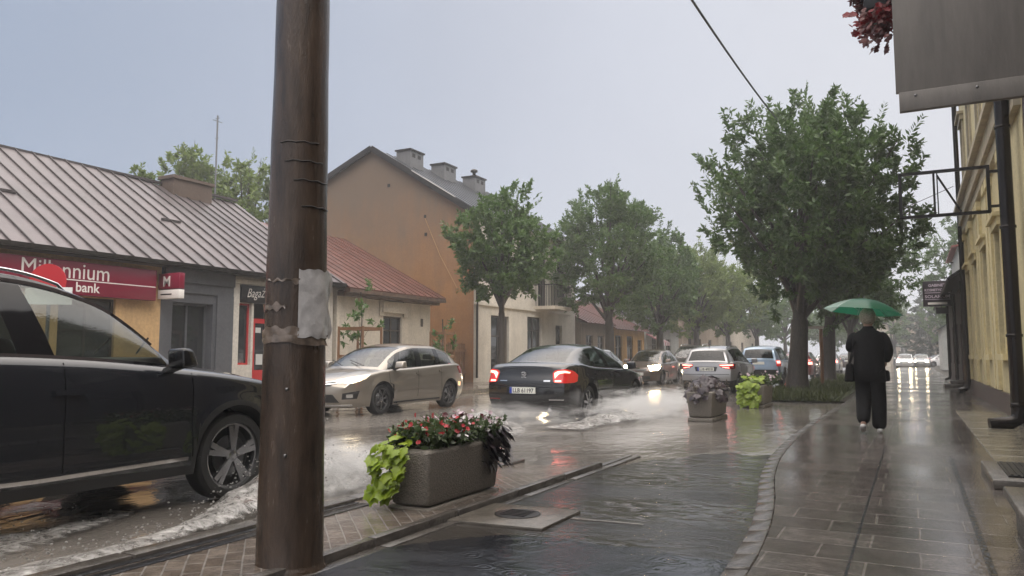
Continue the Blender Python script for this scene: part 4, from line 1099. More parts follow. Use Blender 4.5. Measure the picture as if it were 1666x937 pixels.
def make_car(sp, name, label, cat, paint_m, loc, heading, group=None, plate=None, seg=1.0, glass=None):
    L, W, H = sp["L"], sp["W"], sp["H"]
    h2 = L / 2
    R_, gc = sp["R"], sp.get("gc", 0.2)
    xw = (h2 - sp["fo"], h2 - sp["fo"] - sp["wb"])
    Ra = R_ + sp.get("gap", 0.055)
    zs_ = pchip(*zip(*sp["belt"]))
    fdx = pchip(*zip(*sp["front"])); rdx = pchip(*zip(*sp["rear"]))
    plan = pchip(*zip(*sp["plan"])); sec = pchip(*zip(*sp["sec"]))
    bulf, bulr = sp.get("bf", 0.12), sp.get("br", 0.07)
    crown = sp.get("crown", 0.05)
    root = thing(name, label, cat, loc, heading, group)
    gl = glass or M_cglass
    N = int(130 * seg); K = 15
    def zarch(x):
        z = gc
        for c in xw:
            d = abs(x - c)
            if d < Ra: z = max(z, R_ + math.sqrt(Ra * Ra - d * d))
        return z
    def halfw(x, z, zt):
        w = W / 2 * plan(x) * sec(z / 1.0)
        r = 0.06; q = zt - z
        if q < r: w -= r * (1 - math.sqrt(max(0, 1 - ((r - q) / r) ** 2))) * 0.8
        return w
    def sidept(x0, z, zt):
        a = sstep(h2 - 0.75, h2, abs(x0))
        dx = (fdx(z) if x0 > 0 else -rdx(z)) * a
        fl = 0.0
        for c in xw:      # flared arches
            d = math.hypot(x0 - c, z - R_)
            fl = max(fl, sp.get("flare", 0.018) * (1 - sstep(Ra, Ra + 0.13, d)))
        return (x0 + dx, halfw(x0, z, zt) + fl, z)
    xs0 = [-h2 + L * i / N for i in range(N + 1)]
    for c in xw: xs0 += [c - Ra, c - Ra - 1e-3, c + Ra, c + Ra + 1e-3]
    xs0 = sorted(set(xs0))
    rows = []
    for x in xs0:
        zt = zs_(x); zb = min(zarch(x), zt - 0.04)
        ts = [1 - (1 - k / K) ** 1.35 for k in range(K + 1)]
        rows.append([sidept(x, zb + (zt - zb) * t, zt) for t in ts])
    mb = MB()
    for sgn in (1, -1):
        rr = [[(p[0], p[1] * sgn, p[2]) for p in r] for r in rows]
        mb.grid(rr if sgn < 0 else [list(reversed(r)) for r in rr], 0)
        lip = [[(r[0][0], r[0][1] * sgn, r[0][2]), (r[0][0], (r[0][1] - 0.30) * sgn, r[0][2])] for r in rows]
        mb.grid(lip, 1, smooth=False)
    # front and rear faces
    NV = 16
    vs_ = [-1 + 2 * i / NV for i in range(NV + 1)]
    for r, bul, sg in ((rows[-1], bulf, 1), (rows[0], -bulr, -1)):
        cap = []
        n = len(r) - 1
        for k, p in enumerate(r):
            cr = crown * 0.6 * (k / n) ** 5
            cap.append([(p[0] + bul * (1 - abs(v) ** 2.4), p[1] * v, p[2] + cr * (1 - v * v)) for v in vs_])
        mb.grid(cap, 0)
    # bonnet and boot lid
    g = sp["gh"]
    xc, xt = g[0][0], g[-1][0]
    for sel, bul, sg in (([x for x in xs0 if x > xc - 0.10], bulf, 1), ([x for x in xs0 if x < xt + 0.10], -bulr, -1)):
        if len(sel) < 2: continue
        dk = []
        for x in sel:
            zt = zs_(x); p = sidept(x, zt, zt)
            gb = max(0, (abs(x) - (h2 - 0.5)) / 0.5) ** 2
            cr = crown * (1 - 0.4 * gb)
            dk.append([(p[0] + bul * gb * (1 - abs(v) ** 2.4), p[1] * v, p[2] + cr * (1 - v * v) + (sp.get("ridge", 0.0) * (1 - gb) * math.exp(-((abs(v) - .62) / .1) ** 2))) for v in vs_])
        mb.grid(dk, 0)
    # greenhouse
    tt = [0.0]
    for a, b in zip(g, g[1:]): tt.append(tt[-1] + math.hypot(a[0] - b[0], a[1] - b[1]) + 0.02)
    fx, fz, fy, fb = (pchip(tt, [q[i] for q in g]) for i in range(4))
    M = 9
    us = []
    for i in range(len(tt) - 1):
        us += [(i + j / M, tt[i] + (tt[i + 1] - tt[i]) * j / M) for j in range(M)]
    us.append((len(tt) - 1, tt[-1]))
    rail = []; beltp = []
    for ui, u in us:
        rail.append((fx(u), fy(u), fz(u)))
        xb = fb(u); zt = zs_(xb); p = sidept(xb, zt, zt)
        beltp.append((p[0], p[1] - 0.004, p[2] - 0.006))
    nU = len(us)
    ws, hs, he, re_ = sp["ws"]       # u index of windscreen end, roof start .. rear window start/end
    VT = [-1, -0.94, -0.88, -.7, -.45, -.2, 0, .2, .45, .7, .88, .94, 1]
    trow = []
    for i, (ui, u) in enumerate(us):
        x, y, z = rail[i]
        f = ui / (len(tt) - 1)
        bow = sp.get("bowf", .14) * max(0, 1 - ui / ws * 0.75) if ui < ws else (-sp.get("bowr", .10) * sstep(he - .6, re_, ui))
        cr = sp.get("rc", 0.055) * (0.35 + 0.65 * sstep(0, ws, ui) * (1 - sstep(he, re_, ui) * .8))
        trow.append([(x + bow * (1 - v * v), y * v, z + cr * (1 - abs(v) ** 2.6)) for v in VT])
    def inw(i, a, b): return a <= us[i][0] - 1e-9 and us[i + 1][0] <= b + 1e-9 if i + 1 < nU else False
    def is_ws(i, j): return inw(i, 0.10, ws - .05) and 1 <= j <= len(VT) - 3
    def is_rw(i, j): return inw(i, he + 0.12, re_ - 0.1) and 2 <= j <= len(VT) - 4
    mb.grid(trow, 0, skip=lambda i, j: is_ws(i, j) or is_rw(i, j))
    SR = [0, 0.035, 0.3, 0.6, 0.885, 1.0]
    srow = []
    for i in range(nU):
        r, b = Vector(rail[i]), Vector(beltp[i])
        srow.append([tuple(b.lerp(r, t) + Vector((0, sp.get("tb", .03) * 4 * t * (1 - t) * min(1, (r - b).length * 2), 0))) for t in SR])
    def win_id(i, j):
        if not (1 <= j <= 3): return -1
        for k, (a, b) in enumerate(sp["wins"]):
            if inw(i, a, b): return k
        return -1
    for sgn in (1, -1):
        rr = [[(p[0], p[1] * sgn, p[2]) for p in r] for r in srow]
        w0, w1 = sp["wins"][0][0], sp["wins"][-1][1]
        blk = lambda i, j: 1 <= j <= 3 and inw(i, w0, w1)
        mb.grid(rr, 0, skip=lambda i, j: win_id(i, j) >= 0 or blk(i, j))
        mb.grid(rr, 3, skip=lambda i, j: win_id(i, j) >= 0 or not blk(i, j))
    bodyparts = [paint_m, M_dark, M_plast, M_gloss]
    body = mb.build("body", bodyparts, root, local=True, weld=0.0012, sharp=R(38))
    # cladding along the lower edge as separate material
    if sp.get("clad"):
        me = body.data
        for p in me.polygons:
            if p.material_index == 0:
                c = p.center
                near = min(math.hypot(c.x - w, c.z - R_) for w in xw)
                if c.z < sp["clad"] or (near < Ra + sp.get("cladw", 0.0) and abs(c.y) > W * .36): p.material_index = 2
    bvh = BVHTree.FromPolygons([v.co.copy() for v in body.data.vertices], [tuple(p.vertices) for p in body.data.polygons])
    # window panes
    def glass_obj(nm, grid, cells, mat):
        q = MB(); nc = len(grid[0])
        f = [(i * nc + j, i * nc + j + 1, (i + 1) * nc + j + 1, (i + 1) * nc + j) for (i, j) in cells]
        used = sorted({k for c in f for k in c}); mp = {k: n for n, k in enumerate(used)}
        allv = [p for r in grid for p in r]
        q.add([allv[k] for k in used], [tuple(mp[k] for k in c) for c in f], 0, True)
        return q.build(nm, mat, root, local=True)
    nc = len(VT)
    glass_obj("windscreen", trow, [(i, j) for i in range(nU - 1) for j in range(nc - 1) if is_ws(i, j)], M_cglass if glass is None else M_cglass)
    cells = [(i, j) for i in range(nU - 1) for j in range(nc - 1) if is_rw(i, j)]
    if cells: glass_obj("rear_window", trow, cells, gl)
    for sgn in (1, -1):
        rr = [[(p[0], p[1] * sgn, p[2]) for p in r] for r in srow]
        for k in range(len(sp["wins"])):
            cs = [(i, j) for i in range(nU - 1) for j in range(len(SR) - 1) if win_id(i, j) == k]
            if cs: glass_obj("side_window", rr, cs, sp["wglass"][k] if "wglass" in sp else gl)
    # chassis, interior
    mb = MB(); mb.box(-h2 + .2, h2 - .25, -(W / 2 - .34), W / 2 - .34, gc - 0.02, gc + 0.30)
    mb.box(xw[0] + R_ + .1, h2 - .15, -W * .36, W * .36, gc, gc + .3); mb.box(xw[1] + R_ + .12, xw[0] - R_ - .12, -(W / 2 - .1), W / 2 - .1, gc + .0, gc + .14); mb.box(-h2 + .15, xw[1] - R_ - .1, -W * .38, W * .38, gc + .05, gc + .3)
    mb.build("underbody", M_plast, root, local=True)
    zf = gc + .12; zbelt = zs_(0); qs = min(1.0, (H - .17 - zf) / 1.24)
    mb = MB()
    sx = sp.get("seat", 0.0)
    for y in (-.37, .37):
        mb.hexa([(sx - .12, y - .25, zf + .3), (sx + .42, y - .25, zf + .3), (sx + .42, y + .25, zf + .3), (sx - .12, y + .25, zf + .3), (sx - .12, y - .25, zf + .48), (sx + .45, y - .24, zf + .5), (sx + .45, y + .24, zf + .5), (sx - .12, y + .25, zf + .48)])
        mb.hexa([(sx - .22, y - .25, zf + .42), (sx - .06, y - .25, zf + .42), (sx - .06, y + .25, zf + .42), (sx - .22, y + .25, zf + .42), (sx - .40, y - .2, zf + 1.02), (sx - .30, y - .2, zf + 1.02), (sx - .30, y + .2, zf + 1.02), (sx - .40, y + .2, zf + 1.02)])
        mb.hexa([(sx - .42, y - .13, zf + 1.06), (sx - .32, y - .13, zf + 1.06), (sx - .32, y + .13, zf + 1.06), (sx - .42, y + .13, zf + 1.06), (sx - .43, y - .11, zf + 1.24), (sx - .35, y - .11, zf + 1.24), (sx - .35, y + .11, zf + 1.24), (sx - .43, y + .11, zf + 1.24)])
    xb_ = sx - .95
    mb.hexa([(xb_ - .1, -.6, zf + .3), (xb_ + .45, -.6, zf + .3), (xb_ + .45, .6, zf + .3), (xb_ - .1, .6, zf + .3), (xb_ - .1, -.6, zf + .46), (xb_ + .45, -.6, zf + .5), (xb_ + .45, .6, zf + .5), (xb_ - .1, .6, zf + .46)])
    mb.hexa([(xb_ - .22, -.6, zf + .42), (xb_ - .02, -.6, zf + .42), (xb_ - .02, .6, zf + .42), (xb_ - .22, .6, zf + .42), (xb_ - .36, -.56, zf + .98), (xb_ - .26, -.56, zf + .98), (xb_ - .26, .56, zf + .98), (xb_ - .36, .56, zf + .98)])
    for y in (-.36, .36): mb.box(xb_ - .38, xb_ - .29, y - .12, y + .12, zf + 1.0, zf + 1.15)
    xcow = g[0][0]
    mb.hexa([(xcow - .62, -W * .40, zbelt - .35), (xcow - .05, -W * .38, zbelt - .3), (xcow - .05, W * .38, zbelt - .3), (xcow - .62, W * .40, zbelt - .35), (xcow - .55, -W * .40, zbelt + .0), (xcow - .05, -W * .38, zbelt + .01), (xcow - .05, W * .38, zbelt + .01), (xcow - .55, W * .40, zbelt + .0)])
    mb.v = [(p[0], p[1], zf + (p[2] - zf) * qs) if p[0] < xcow - .65 else p for p in mb.v]
    inter = mb.build("interior", M_seat, root, local=True, bevel=0.03)
    mb = MB()
    cst = Vector((xcow - .78, .37, zbelt - .03))
    ring = [cst + Vector((0.07 * math.sin(a), 0.185 * math.cos(a), 0.17 * math.sin(a))) for a in [2 * math.pi * k / 20 for k in range(21)]]
    mb.tube(ring, .016, 6, caps=False); mb.bar(cst + Vector((0, -.17, 0)), cst + Vector((0, .17, 0)), .03); mb.bar(cst, cst + Vector((.25, 0, -.1)), .04)
    mb.build("steering_wheel", M_plast, inter, local=True)
    # wheels
    for i, x in enumerate(xw):
        for sgn in (1, -1):
            y = sgn * (W / 2 - 0.035) ; tw = 0.215
            mb = MB()
            rr_ = R_ * sp.get("rimr", .70)
            prof = [(rr_, -tw / 2), (R_ * .93, -tw / 2), (R_ * .985, -tw * .38), (R_, -tw * .25), (R_, tw * .25), (R_ * .985, tw * .38), (R_ * .93, tw / 2), (rr_ * 1.03, tw / 2 - .003), (rr_, tw / 2 - .02), (rr_ * .97, tw / 2 - .06), (rr_ * .94, -tw / 2)]
            mb.lathe([(a, h * sgn) for a, h in prof], 40, 'y', (x, y - sgn * tw / 2, R_))
            whl = mb.build("wheel", M_tyre, root, local=True, sharp=R(50))
            mb = MB()
            yo = y - sgn * .028
            mb.lathe([(rr_ * 1.01, 0.004), (rr_ * .93, 0.002), (rr_ * .90, -.03), (rr_ * .88, -.10)], 40, 'y', (0, 0, 0))
            ns = sp.get("spokes", 5)
            for k in range(ns):
                for dd in ((-0.13, 0.13) if sp.get("twin", True) else (0,)):
                    a = 2 * math.pi * k / ns + 0.3; a2 = a + dd
                    p0 = Vector((.045 * math.cos(a), 0.006, .045 * math.sin(a))); p1 = Vector((rr_ * .93 * math.cos(a2), 0.0, rr_ * .93 * math.sin(a2)))
                    mb.bar(p0, p1, sp.get("sw", .032), .026, 0, up=(0, 1, 0))
            mb.lathe([(0.0, .018), (.035, .016), (.06, .004), (.065, -.04)], 16, 'y')
            mb.v = [(p[0] + x, p[1] * sgn + yo, p[2] + R_) for p in mb.v]
            rim = mb.build("rim", M_rim, whl, local=True, sharp=R(35))
            mb = MB(); mb.lathe([(0.0, 0), (rr_ * .94, 0)], 30, 'y', (x, y - sgn * .10, R_)); mb.lathe([(0, 0), (rr_ * .62, 0), (rr_ * .62, -.02)], 24, 'y', (x, y - sgn * .075, R_), 1)
            mb.build("brake_disc", [M_dark, M_steel], whl, local=True)
    # ---- panels projected on the body
    def ray(o, d):
        hit = bvh.ray_cast(o, d)
        return hit[0], hit[1]
    def panel(nm, top, bot, phi, mat, off=0.006, n=10, m=4, parent=None, mats=None):
        """top / bot: lists of (x, y, z) control points; pushed on to the body along direction phi"""
        a = R(phi); d = Vector((-math.cos(a), -math.sin(a), 0)); ax = Vector((-math.sin(a), math.cos(a), 0))
        def samp(pts, t):
            ln = [0]
            for p, q in zip(pts, pts[1:]): ln.append(ln[-1] + (Vector(p) - Vector(q)).length)
            s = t * ln[-1]; i = 0
            while i < len(pts) - 2 and s > ln[i + 1]: i += 1
            k = (s - ln[i]) / max(1e-6, ln[i + 1] - ln[i])
            return Vector(pts[i]).lerp(Vector(pts[i + 1]), k)
        rws, inn = [], []
        last = None
        for j in range(m + 1):
            r1, r2 = [], []
            for i in range(n + 1):
                p = samp(top, i / n).lerp(samp(bot, i / n), j / m)
                o = ax * p.dot(ax) - d * 4; o.z = p.z
                h, nn = ray(o, d)
                if h is None: h = Vector(p); 
                h = Vector(h)
                r1.append(h - d * off); r2.append(h + d * 0.02)
            rws.append(r1); inn.append(r2)
        q = MB(); q.grid([[tuple(p) for p in r] for r in rws], 0)
        # rim of the raised panel
        loop = [(0, i) for i in range(n + 1)] + [(j, n) for j in range(1, m + 1)] + [(m, i) for i in range(n - 1, -1, -1)] + [(j, 0) for j in range(m - 1, 0, -1)]
        o1 = [tuple(rws[j][i]) for j, i in loop]; o2 = [tuple(inn[j][i]) for j, i in loop]
        k = len(loop)
        q.add(o1 + o2, [(a_, (a_ + 1) % k, k + (a_ + 1) % k, k + a_) for a_ in range(k)], 0, False)
        return q.build(nm, mat, parent or root, local=True)
    def strip(nm, pts, wd, phi, mat, off=.004, n=24, parent=None):
        up = [(p[0], p[1], p[2] + wd / 2) for p in pts]; dn = [(p[0], p[1], p[2] - wd / 2) for p in pts]
        return panel(nm, up, dn, phi, mat, off, n, 1, parent)
    def vline(nm, pts, wd, phi, mat, off=.002, n=14, parent=None):
        up = [(p[0] + wd / 2, p[1], p[2]) for p in pts]; dn = [(p[0] - wd / 2, p[1], p[2]) for p in pts]
        return panel(nm, up, dn, phi, mat, off, n, 1, parent)
    info = dict(root=root, panel=panel, strip=strip, vline=vline, bvh=bvh, rail=rail, belt=beltp, us=us, sidept=sidept, zs=zs_, xw=xw, h2=h2, W=W, sp=sp, plan=plan)
    # door gaps and handles
    for sgn in (1, -1):
        for xd in sp.get("doors", ()):
            vline("door_gap", [(xd, sgn, zs_(xd) - .03), (xd - .01, sgn, .75), (xd + .02 * 0, sgn, gc + .14)], .007, 90 * sgn, M_gap)
        for xh, zh in sp.get("handles", ()):
            strip("door_handle", [(xh, sgn, zh), (xh + .20, sgn, zh + .004)], .034, 90 * sgn, sp.get("handle_m", paint_m), off=.028, n=6)
        # mirror
        xm, zm = sp["mirror"]
        ym = W / 2 * plan(xm) - .02
        mb = MB(); mb.hexa([(xm - .05, sgn * (ym + .05), zm - .06), (xm + .14, sgn * (ym + .04), zm - .05), (xm + .10, sgn * (ym + .23), zm - .03), (xm - .05, sgn * (ym + .25), zm - .05), (xm - .05, sgn * (ym + .03), zm + .10), (xm + .09, sgn * (ym + .03), zm + .09), (xm + .06, sgn * (ym + .21), zm + .10), (xm - .05, sgn * (ym + .23), zm + .11)])
        mir = mb.build("mirror", sp.get("mirror_m", paint_m), root, local=True, bevel=.03, segs=3)
        mb = MB(); mb.bar((xm + .03, sgn * (ym - .04), zm - .07), (xm + .04, sgn * (ym + .10), zm - .03), .09, .035); mb.build("mirror_arm", M_plast, mir, local=True)
    mb = MB()
    if sp.get("wiper", True):
        xw_ = xcow + .02
        for y0, y1 in ((.45, -.12), (-.12, -.6)):
            q = Vector((xcow + .10, y0, zbelt + .045)); q2 = Vector((xcow - .16, y1, zbelt + .16))
            mb.tube([q, q2], .009, 5)
        mb.build("wiper", M_plast, root, local=True)
    # licence plates
    for sg, key in ((1, "fplate"), (-1, "rplate")):
        if key not in sp: continue
        zp = sp[key]
        h, nn = ray(Vector((sg * 5, 0, zp)), Vector((-sg, 0, 0)))
        if h is None: continue
        xp = h.x + sg * .018
        mb = MB(); mb.box(min(xp, xp - sg * .012), max(xp, xp - sg * .012), -.26, .26, zp - .057, zp + .057); pl = mb.build("license_plate", M_plate, root, local=True)
        mb = MB(); ys = (-.258, -.215) if sg > 0 else (.215, .258)
        mb.box(min(xp, xp + sg * .002), max(xp, xp + sg * .002), ys[0], ys[1], zp - .055, zp + .055); mb.build("plate_band", M_plateblue, pl, local=True)
        if plate:
            text_obj("plate_lettering", plate, M_platetext, .105, (xp + sg * .0015, -.20 if sg > 0 else .20, zp - .038), (0, sg, 0), (0, 0, 1), None, width=.42, ext=.001, bold=.002).parent = pl
    return info

def lamp_pair(I, nm, top, bot, phi, mat, **k):
    out = []
    for s in (1, -1):
        out.append(I["panel"](nm, [(p[0], p[1] * s, p[2]) for p in top], [(p[0], p[1] * s, p[2]) for p in bot], phi * s if abs(phi) <= 90 else (180 - (180 - phi)) * s, mat, **k))
    return out

PLAN_CAR = lambda h: [(-h, .86), (-h + .12, .915), (-h + .4, .965), (-h + .9, .995), (-.3, 1.0), (h - 1.1, .99), (h - .55, .955), (h - .2, .87), (h, .74)]
SEC = [(0.12, .90), (.25, .955), (.40, .985), (.58, 1.0), (.78, .995), (.95, .972), (1.1, .955), (1.3, .94)]

# ---- near dark SUV, heading along +Y
SEC_SUV = [(0.12, .90), (.25, .955), (.40, .985), (.58, .997), (.80, 1.0), (.93, .992), (1.05, .968), (1.22, .925), (1.3, .91)]
SUV = dict(L=4.70, W=1.91, H=1.70, wb=2.865, fo=.875, R=.365, gc=.27, gap=.06, flare=.022,
    belt=[(-2.35, 1.16), (-1.6, 1.22), (-.5, 1.205), (.1, 1.18), (.6, 1.14), (.95, 1.105), (1.5, 1.04), (2.0, .955), (2.25, .88), (2.35, .80)],
    front=[(.2, -.16), (.4, -.03), (.6, 0), (.8, -.01), (1.0, -.05)], rear=[(.2, -.2), (.45, -.05), (.65, 0), (.9, -.02), (1.15, -.08)],
    plan=PLAN_CAR(2.35), sec=SEC_SUV, ridge=.012, crown=.06,
    gh=[(1.00, 1.11, .76, .98), (.25, 1.635, .63, .72), (-.25, 1.75, .625, -.05), (-.9, 1.775, .62, -.75), (-1.6, 1.72, .60, -1.55), (-2.0, 1.59, .585, -1.95), (-2.26, 1.19, .70, -2.24)],
    ws=(1.35, 1.5, 5.0, 6.0), wins=[(.45, 2.02), (2.3, 3.3), (3.45, 4.6)], doors=(1.02, -.03, -1.02), handles=((-.12, .955), (-1.1, .975)), mirror=(.78, 1.16), mirror_m=None,
    clad=.34, cladw=.05, fplate=.5, rplate=.75, spokes=5, twin=True, sw=.045, rimr=.74, seat=.1, bf=.16)
P_suv = paint("dark_blue_black_paint", (0.010, 0.012, 0.017), .35, .25)
SUV["wglass"] = [glass_mat("clear_side_glass", (.78, .84, .78)), M_cglass, M_cglassd]; SUV["mirror_m"] = M_gloss; SUV["handle_m"] = P_suv
I = make_car(SUV, "suv", "large dark SUV at the left edge, front wheel ploughing water beside the pole", "car", P_suv, (-6.06, 3.30, 0), R(90))
for s in (1, -1):
    I["strip"]("sill_trim", [(-1.35 + .42, s, .40), (-.2, s, .385), (.98, s, .40)], .028, 90 * s, M_chrome, off=.012)
    # chrome lines framing the side glass
    mb = MB(); pts = [Vector((p[0], p[1] * s + .006 * s, p[2] + .012)) for p in I["belt"][4:44]]
    for a, b in zip(pts, pts[1:]): mb.bar(a, b, .014, .026)
    mb.build("window_trim", M_chrome, I["root"], local=True)
    mb = MB(); pts = [Vector((b[0], b[1] * s, b[2])).lerp(Vector((p[0], p[1] * s, p[2])), .93) + Vector((0, .016 * s, 0)) for p, b in zip(I["rail"][3:46], I["belt"][3:46])]
    for a, b in zip(pts, pts[1:]): mb.bar(a, b, .012, .024)
    mb.build("window_trim", M_chrome, I["root"], local=True)
    mb = MB(); pts = [Vector((p[0], (p[1] - .05) * s, p[2] + .035 + .012 * math.sin(math.pi * k / 31))) for k, p in enumerate(I["rail"][11:42])]
    pts[0].z -= .03; pts[-1].z -= .03
    mb.tube(pts, .013, 8); mb.build("roof_rail", M_chrome, I["root"], local=True)
lamp_pair(I, "headlight", [(2.25, .45, .92), (2.2, .75, .95), (1.85, .93, 1.0)], [(2.3, .45, .80), (2.2, .75, .80), (1.95, .9, .88)], 35, M_headoff)
lamp_pair(I, "taillight", [(-2.3, .55, 1.12), (-2.2, .80, 1.1), (-2.0, .9, 1.08)], [(-2.3, .7, .85), (-2.2, .82, .86), (-2.05, .9, .92)], 150, M_tail)
I["panel"]("grille", [(2.3, -.42, .82), (2.3, .42, .82)], [(2.3, -.36, .58), (2.3, .36, .58)], 0, M_gloss)

# ---- black saloon driving away
SED = dict(L=4.68, W=1.81, H=1.445, wb=2.725, fo=1.0, R=.33, gc=.20,
    belt=[(-2.34, 1.00), (-2.2, 1.055), (-1.8, 1.06), (-1.0, 1.0), (.2, .955), (.9, .93), (1.4, .87), (1.9, .79), (2.2, .70), (2.34, .60)],
    front=[(.15, -.14), (.35, -.02), (.5, 0), (.65, -.02), (.9, -.06)], rear=[(.15, -.16), (.32, -.06), (.5, 0), (.68, -.01), (.9, -.08), (1.06, -.11)],
    plan=PLAN_CAR(2.34), sec=SEC, crown=.045, ridge=.006,
    gh=[(1.02, .93, .72, 1.0), (.12, 1.345, .585, .55), (-.4, 1.405, .58, -.2), (-.95, 1.375, .565, -.85), (-1.25, 1.30, .56, -1.2), (-1.85, 1.055, .66, -1.72)],
    ws=(1.15, 1.3, 3.65, 5.0), wins=[(.4, 1.95), (2.2, 3.5), ], doors=(1.0, -.1, -1.02), handles=((-.2, .83), (-1.12, .86)), mirror=(.68, .99),
    rplate=.585, fplate=.42, spokes=7, twin=False, sw=.05, rimr=.70, seat=.0, br=.12, bowr=.16)
P_black = paint("black_car_paint", (0.006, 0.0065, 0.008), .2, .22)
I = make_car(SED, "sedan", "black saloon car driving away through the flood with red tail lights lit", "car", P_black, (-6.36, 15.1, 0), R(90), plate="LLB 61197", glass=glass_mat("saloon_glass", (.22, .27, .26)))
pn = I["panel"]
for s in (1, -1):
    ph = 180 - 25 if s > 0 else -(180 - 25)
    def fl(pts): return [(x, y * s, z) for x, y, z in pts]
    tl = pn("taillight", fl([(-2.30, .53, .90), (-2.30, .58, .955), (-2.2, .75, .975), (-2.05, .84, .94), (-1.93, .88, .86)]), fl([(-2.30, .54, .745), (-2.30, .60, .725), (-2.2, .75, .72), (-2.05, .84, .725), (-1.95, .87, .745)]), ph, M_tail, off=.012)
    pn("lamp_core", fl([(-2.30, .56, .90), (-2.28, .62, .935), (-2.2, .74, .945), (-2.1, .80, .915)]), fl([(-2.30, .57, .80), (-2.26, .64, .885), (-2.2, .73, .905), (-2.12, .79, .895)]), ph, M_tailhot, off=.022, parent=tl)
    pn("lamp_core", fl([(-2.30, .57, .775), (-2.26, .68, .775)]), fl([(-2.30, .57, .742), (-2.26, .68, .742)]), ph, M_tailhot, off=.022, parent=tl)
pn("boot_gap", [(-2.3, -.55, .985), (-2.3, .55, .985)], [(-2.3, -.55, .975), (-2.3, .55, .975)], 180, M_dark, off=.003, m=1)
pn("boot_gap", [(-2.3, -.62, .695), (-2.3, .62, .695)], [(-2.3, -.62, .684), (-2.3, .62, .684)], 180, M_dark, off=.003, m=1)
pn("bumper_moulding", [(-2.3, -.80, .655), (-2.3, .80, .655)], [(-2.3, -.80, .64), (-2.3, .80, .64)], 180, M_plast, off=.010, m=1, n=24)
pn("plate_recess", [(-2.3, -.33, .665), (-2.3, .33, .665)], [(-2.3, -.33, .505), (-2.3, .33, .505)], 180, M_gloss, off=.004)
pn("reflector", [(-2.3, -.76, .43), (-2.3, -.50, .43)], [(-2.3, -.76, .41), (-2.3, -.5, .41)], 180, M_chrome, off=.006, m=1)
pn("reflector", [(-2.3, .50, .43), (-2.3, .76, .43)], [(-2.3, .5, .41), (-2.3, .76, .41)], 180, M_taildk, off=.006, m=1)
# emblem: small rampant shape, and lettering bars
mb = MB(); e0 = (-2.36, -.055, .83)
hh = I["bvh"].ray_cast(Vector((-5, 0, .86)), Vector((1, 0, 0)))[0]
xe = hh.x - .012
for (y0, z0, y1, z1, w_) in ((.05, .80, .0, .84, .022), (.0, .84, .045, .885, .03), (.045, .885, -.01, .915, .03), (-.01, .915, -.05, .90, .022), (.02, .87, -.045, .865, .018), (0, .83, -.05, .82, .02), (-.01, .84, -.04, .785, .018)):
    mb.bar((xe, -y0, z0), (xe, -y1, z1), .012, w_, 0, up=(0, 0, 1))
mb.build("emblem", M_chrome, I["root"], local=True)
hh = I["bvh"].ray_cast(Vector((-5, .5, .76)), Vector((1, 0, 0)))[0]
pn("badge", [(-2.3, .50, .765), (-2.3, .34, .765)], [(-2.3, .50, .75), (-2.3, .34, .75)], 180, M_chrome, off=.008, m=1)
hh = I["bvh"].ray_cast(Vector((-5, -.45, .76)), Vector((1, 0, 0)))[0]
pn("badge", [(-2.3, -.52, .775), (-2.3, -.40, .775)], [(-2.3, -.52, .745), (-2.3, -.40, .745)], 180, M_chrome, off=.008, m=1)
mb = MB(); mb.tube([(-2.28, -.5, .25), (-2.38, -.5, .24)], .035, 10); mb.build("exhaust", M_chrome, I["root"], local=True)
for s in (1, -1):
    I["strip"]("side_moulding", [(-1.0, s, .56), (.98, s, .55)], .04, 90 * s, M_plast, off=.012)
    mb = MB(); pts = [Vector((p[0], p[1] * s + .006 * s, p[2] + .010)) for p in I["belt"][4:34]]
    for a, b in zip(pts, pts[1:]): mb.bar(a, b, .012, .018)
    mb.build("window_trim", M_chrome, I["root"], local=True)
lamp_pair(I, "headlight", [(2.1, .45, .74), (1.9, .75, .8), (1.5, .9, .83)], [(2.2, .45, .62), (2.0, .75, .63), (1.7, .88, .7)], 40, M_headoff)

# ---- beige hatchback coming towards us
HAT = dict(L=4.33, W=1.79, H=1.50, wb=2.61, fo=.95, R=.32, gc=.19,
    belt=[(-2.165, .97), (-1.9, 1.04), (-1.2, 1.02), (0, .965), (.7, .94), (1.15, .915), (1.6, .85), (1.95, .765), (2.1, .69), (2.165, .62)],
    front=[(.15, -.15), (.32, -.03), (.48, 0), (.65, -.02), (.9, -.08)], rear=[(.15, -.16), (.35, -.04), (.55, 0), (.8, -.04), (1.02, -.09)],
    plan=PLAN_CAR(2.165), sec=SEC, crown=.06, ridge=.01,
    gh=[(1.22, .925, .73, 1.2), (.28, 1.36, .60, .72), (-.25, 1.445, .595, -.1), (-.9, 1.44, .585, -.8), (-1.45, 1.36, .57, -1.4), (-1.75, 1.28, .56, -1.7), (-2.02, 1.0, .66, -1.96)],
    ws=(1.2, 1.35, 5.0, 6.0), wins=[(.38, .86), (.95, 1.98), (2.18, 3.2), (3.35, 4.6)], doors=(1.0, -.06, -1.0), handles=((-.16, .83), (-1.1, .87)), mirror=(.74, 1.0),
    fplate=.505, rplate=.8, spokes=7, twin=False, sw=.04, rimr=.68, seat=.1, bf=.22)
P_beige = paint("beige_metallic_paint", (0.28, 0.25, 0.212), .65, .3)
M_c4glass = glass_mat("clear_glass", (.45, .5, .5))
I = make_car(HAT, "hatchback", "beige metallic hatchback coming towards us with lit headlights behind the pole", "car", P_beige, (-10.65, 14.2, 0), R(-90), plate="LLB 42K7", glass=M_c4glass)
pn = I["panel"]
for hl_ in lamp_pair(I, "headlight", [(2.2, .46, .735), (2.0, .72, .80), (1.62, .88, .845)], [(2.2, .50, .67), (2.0, .75, .665), (1.75, .86, .75)], 40, M_lens, off=.008): pass
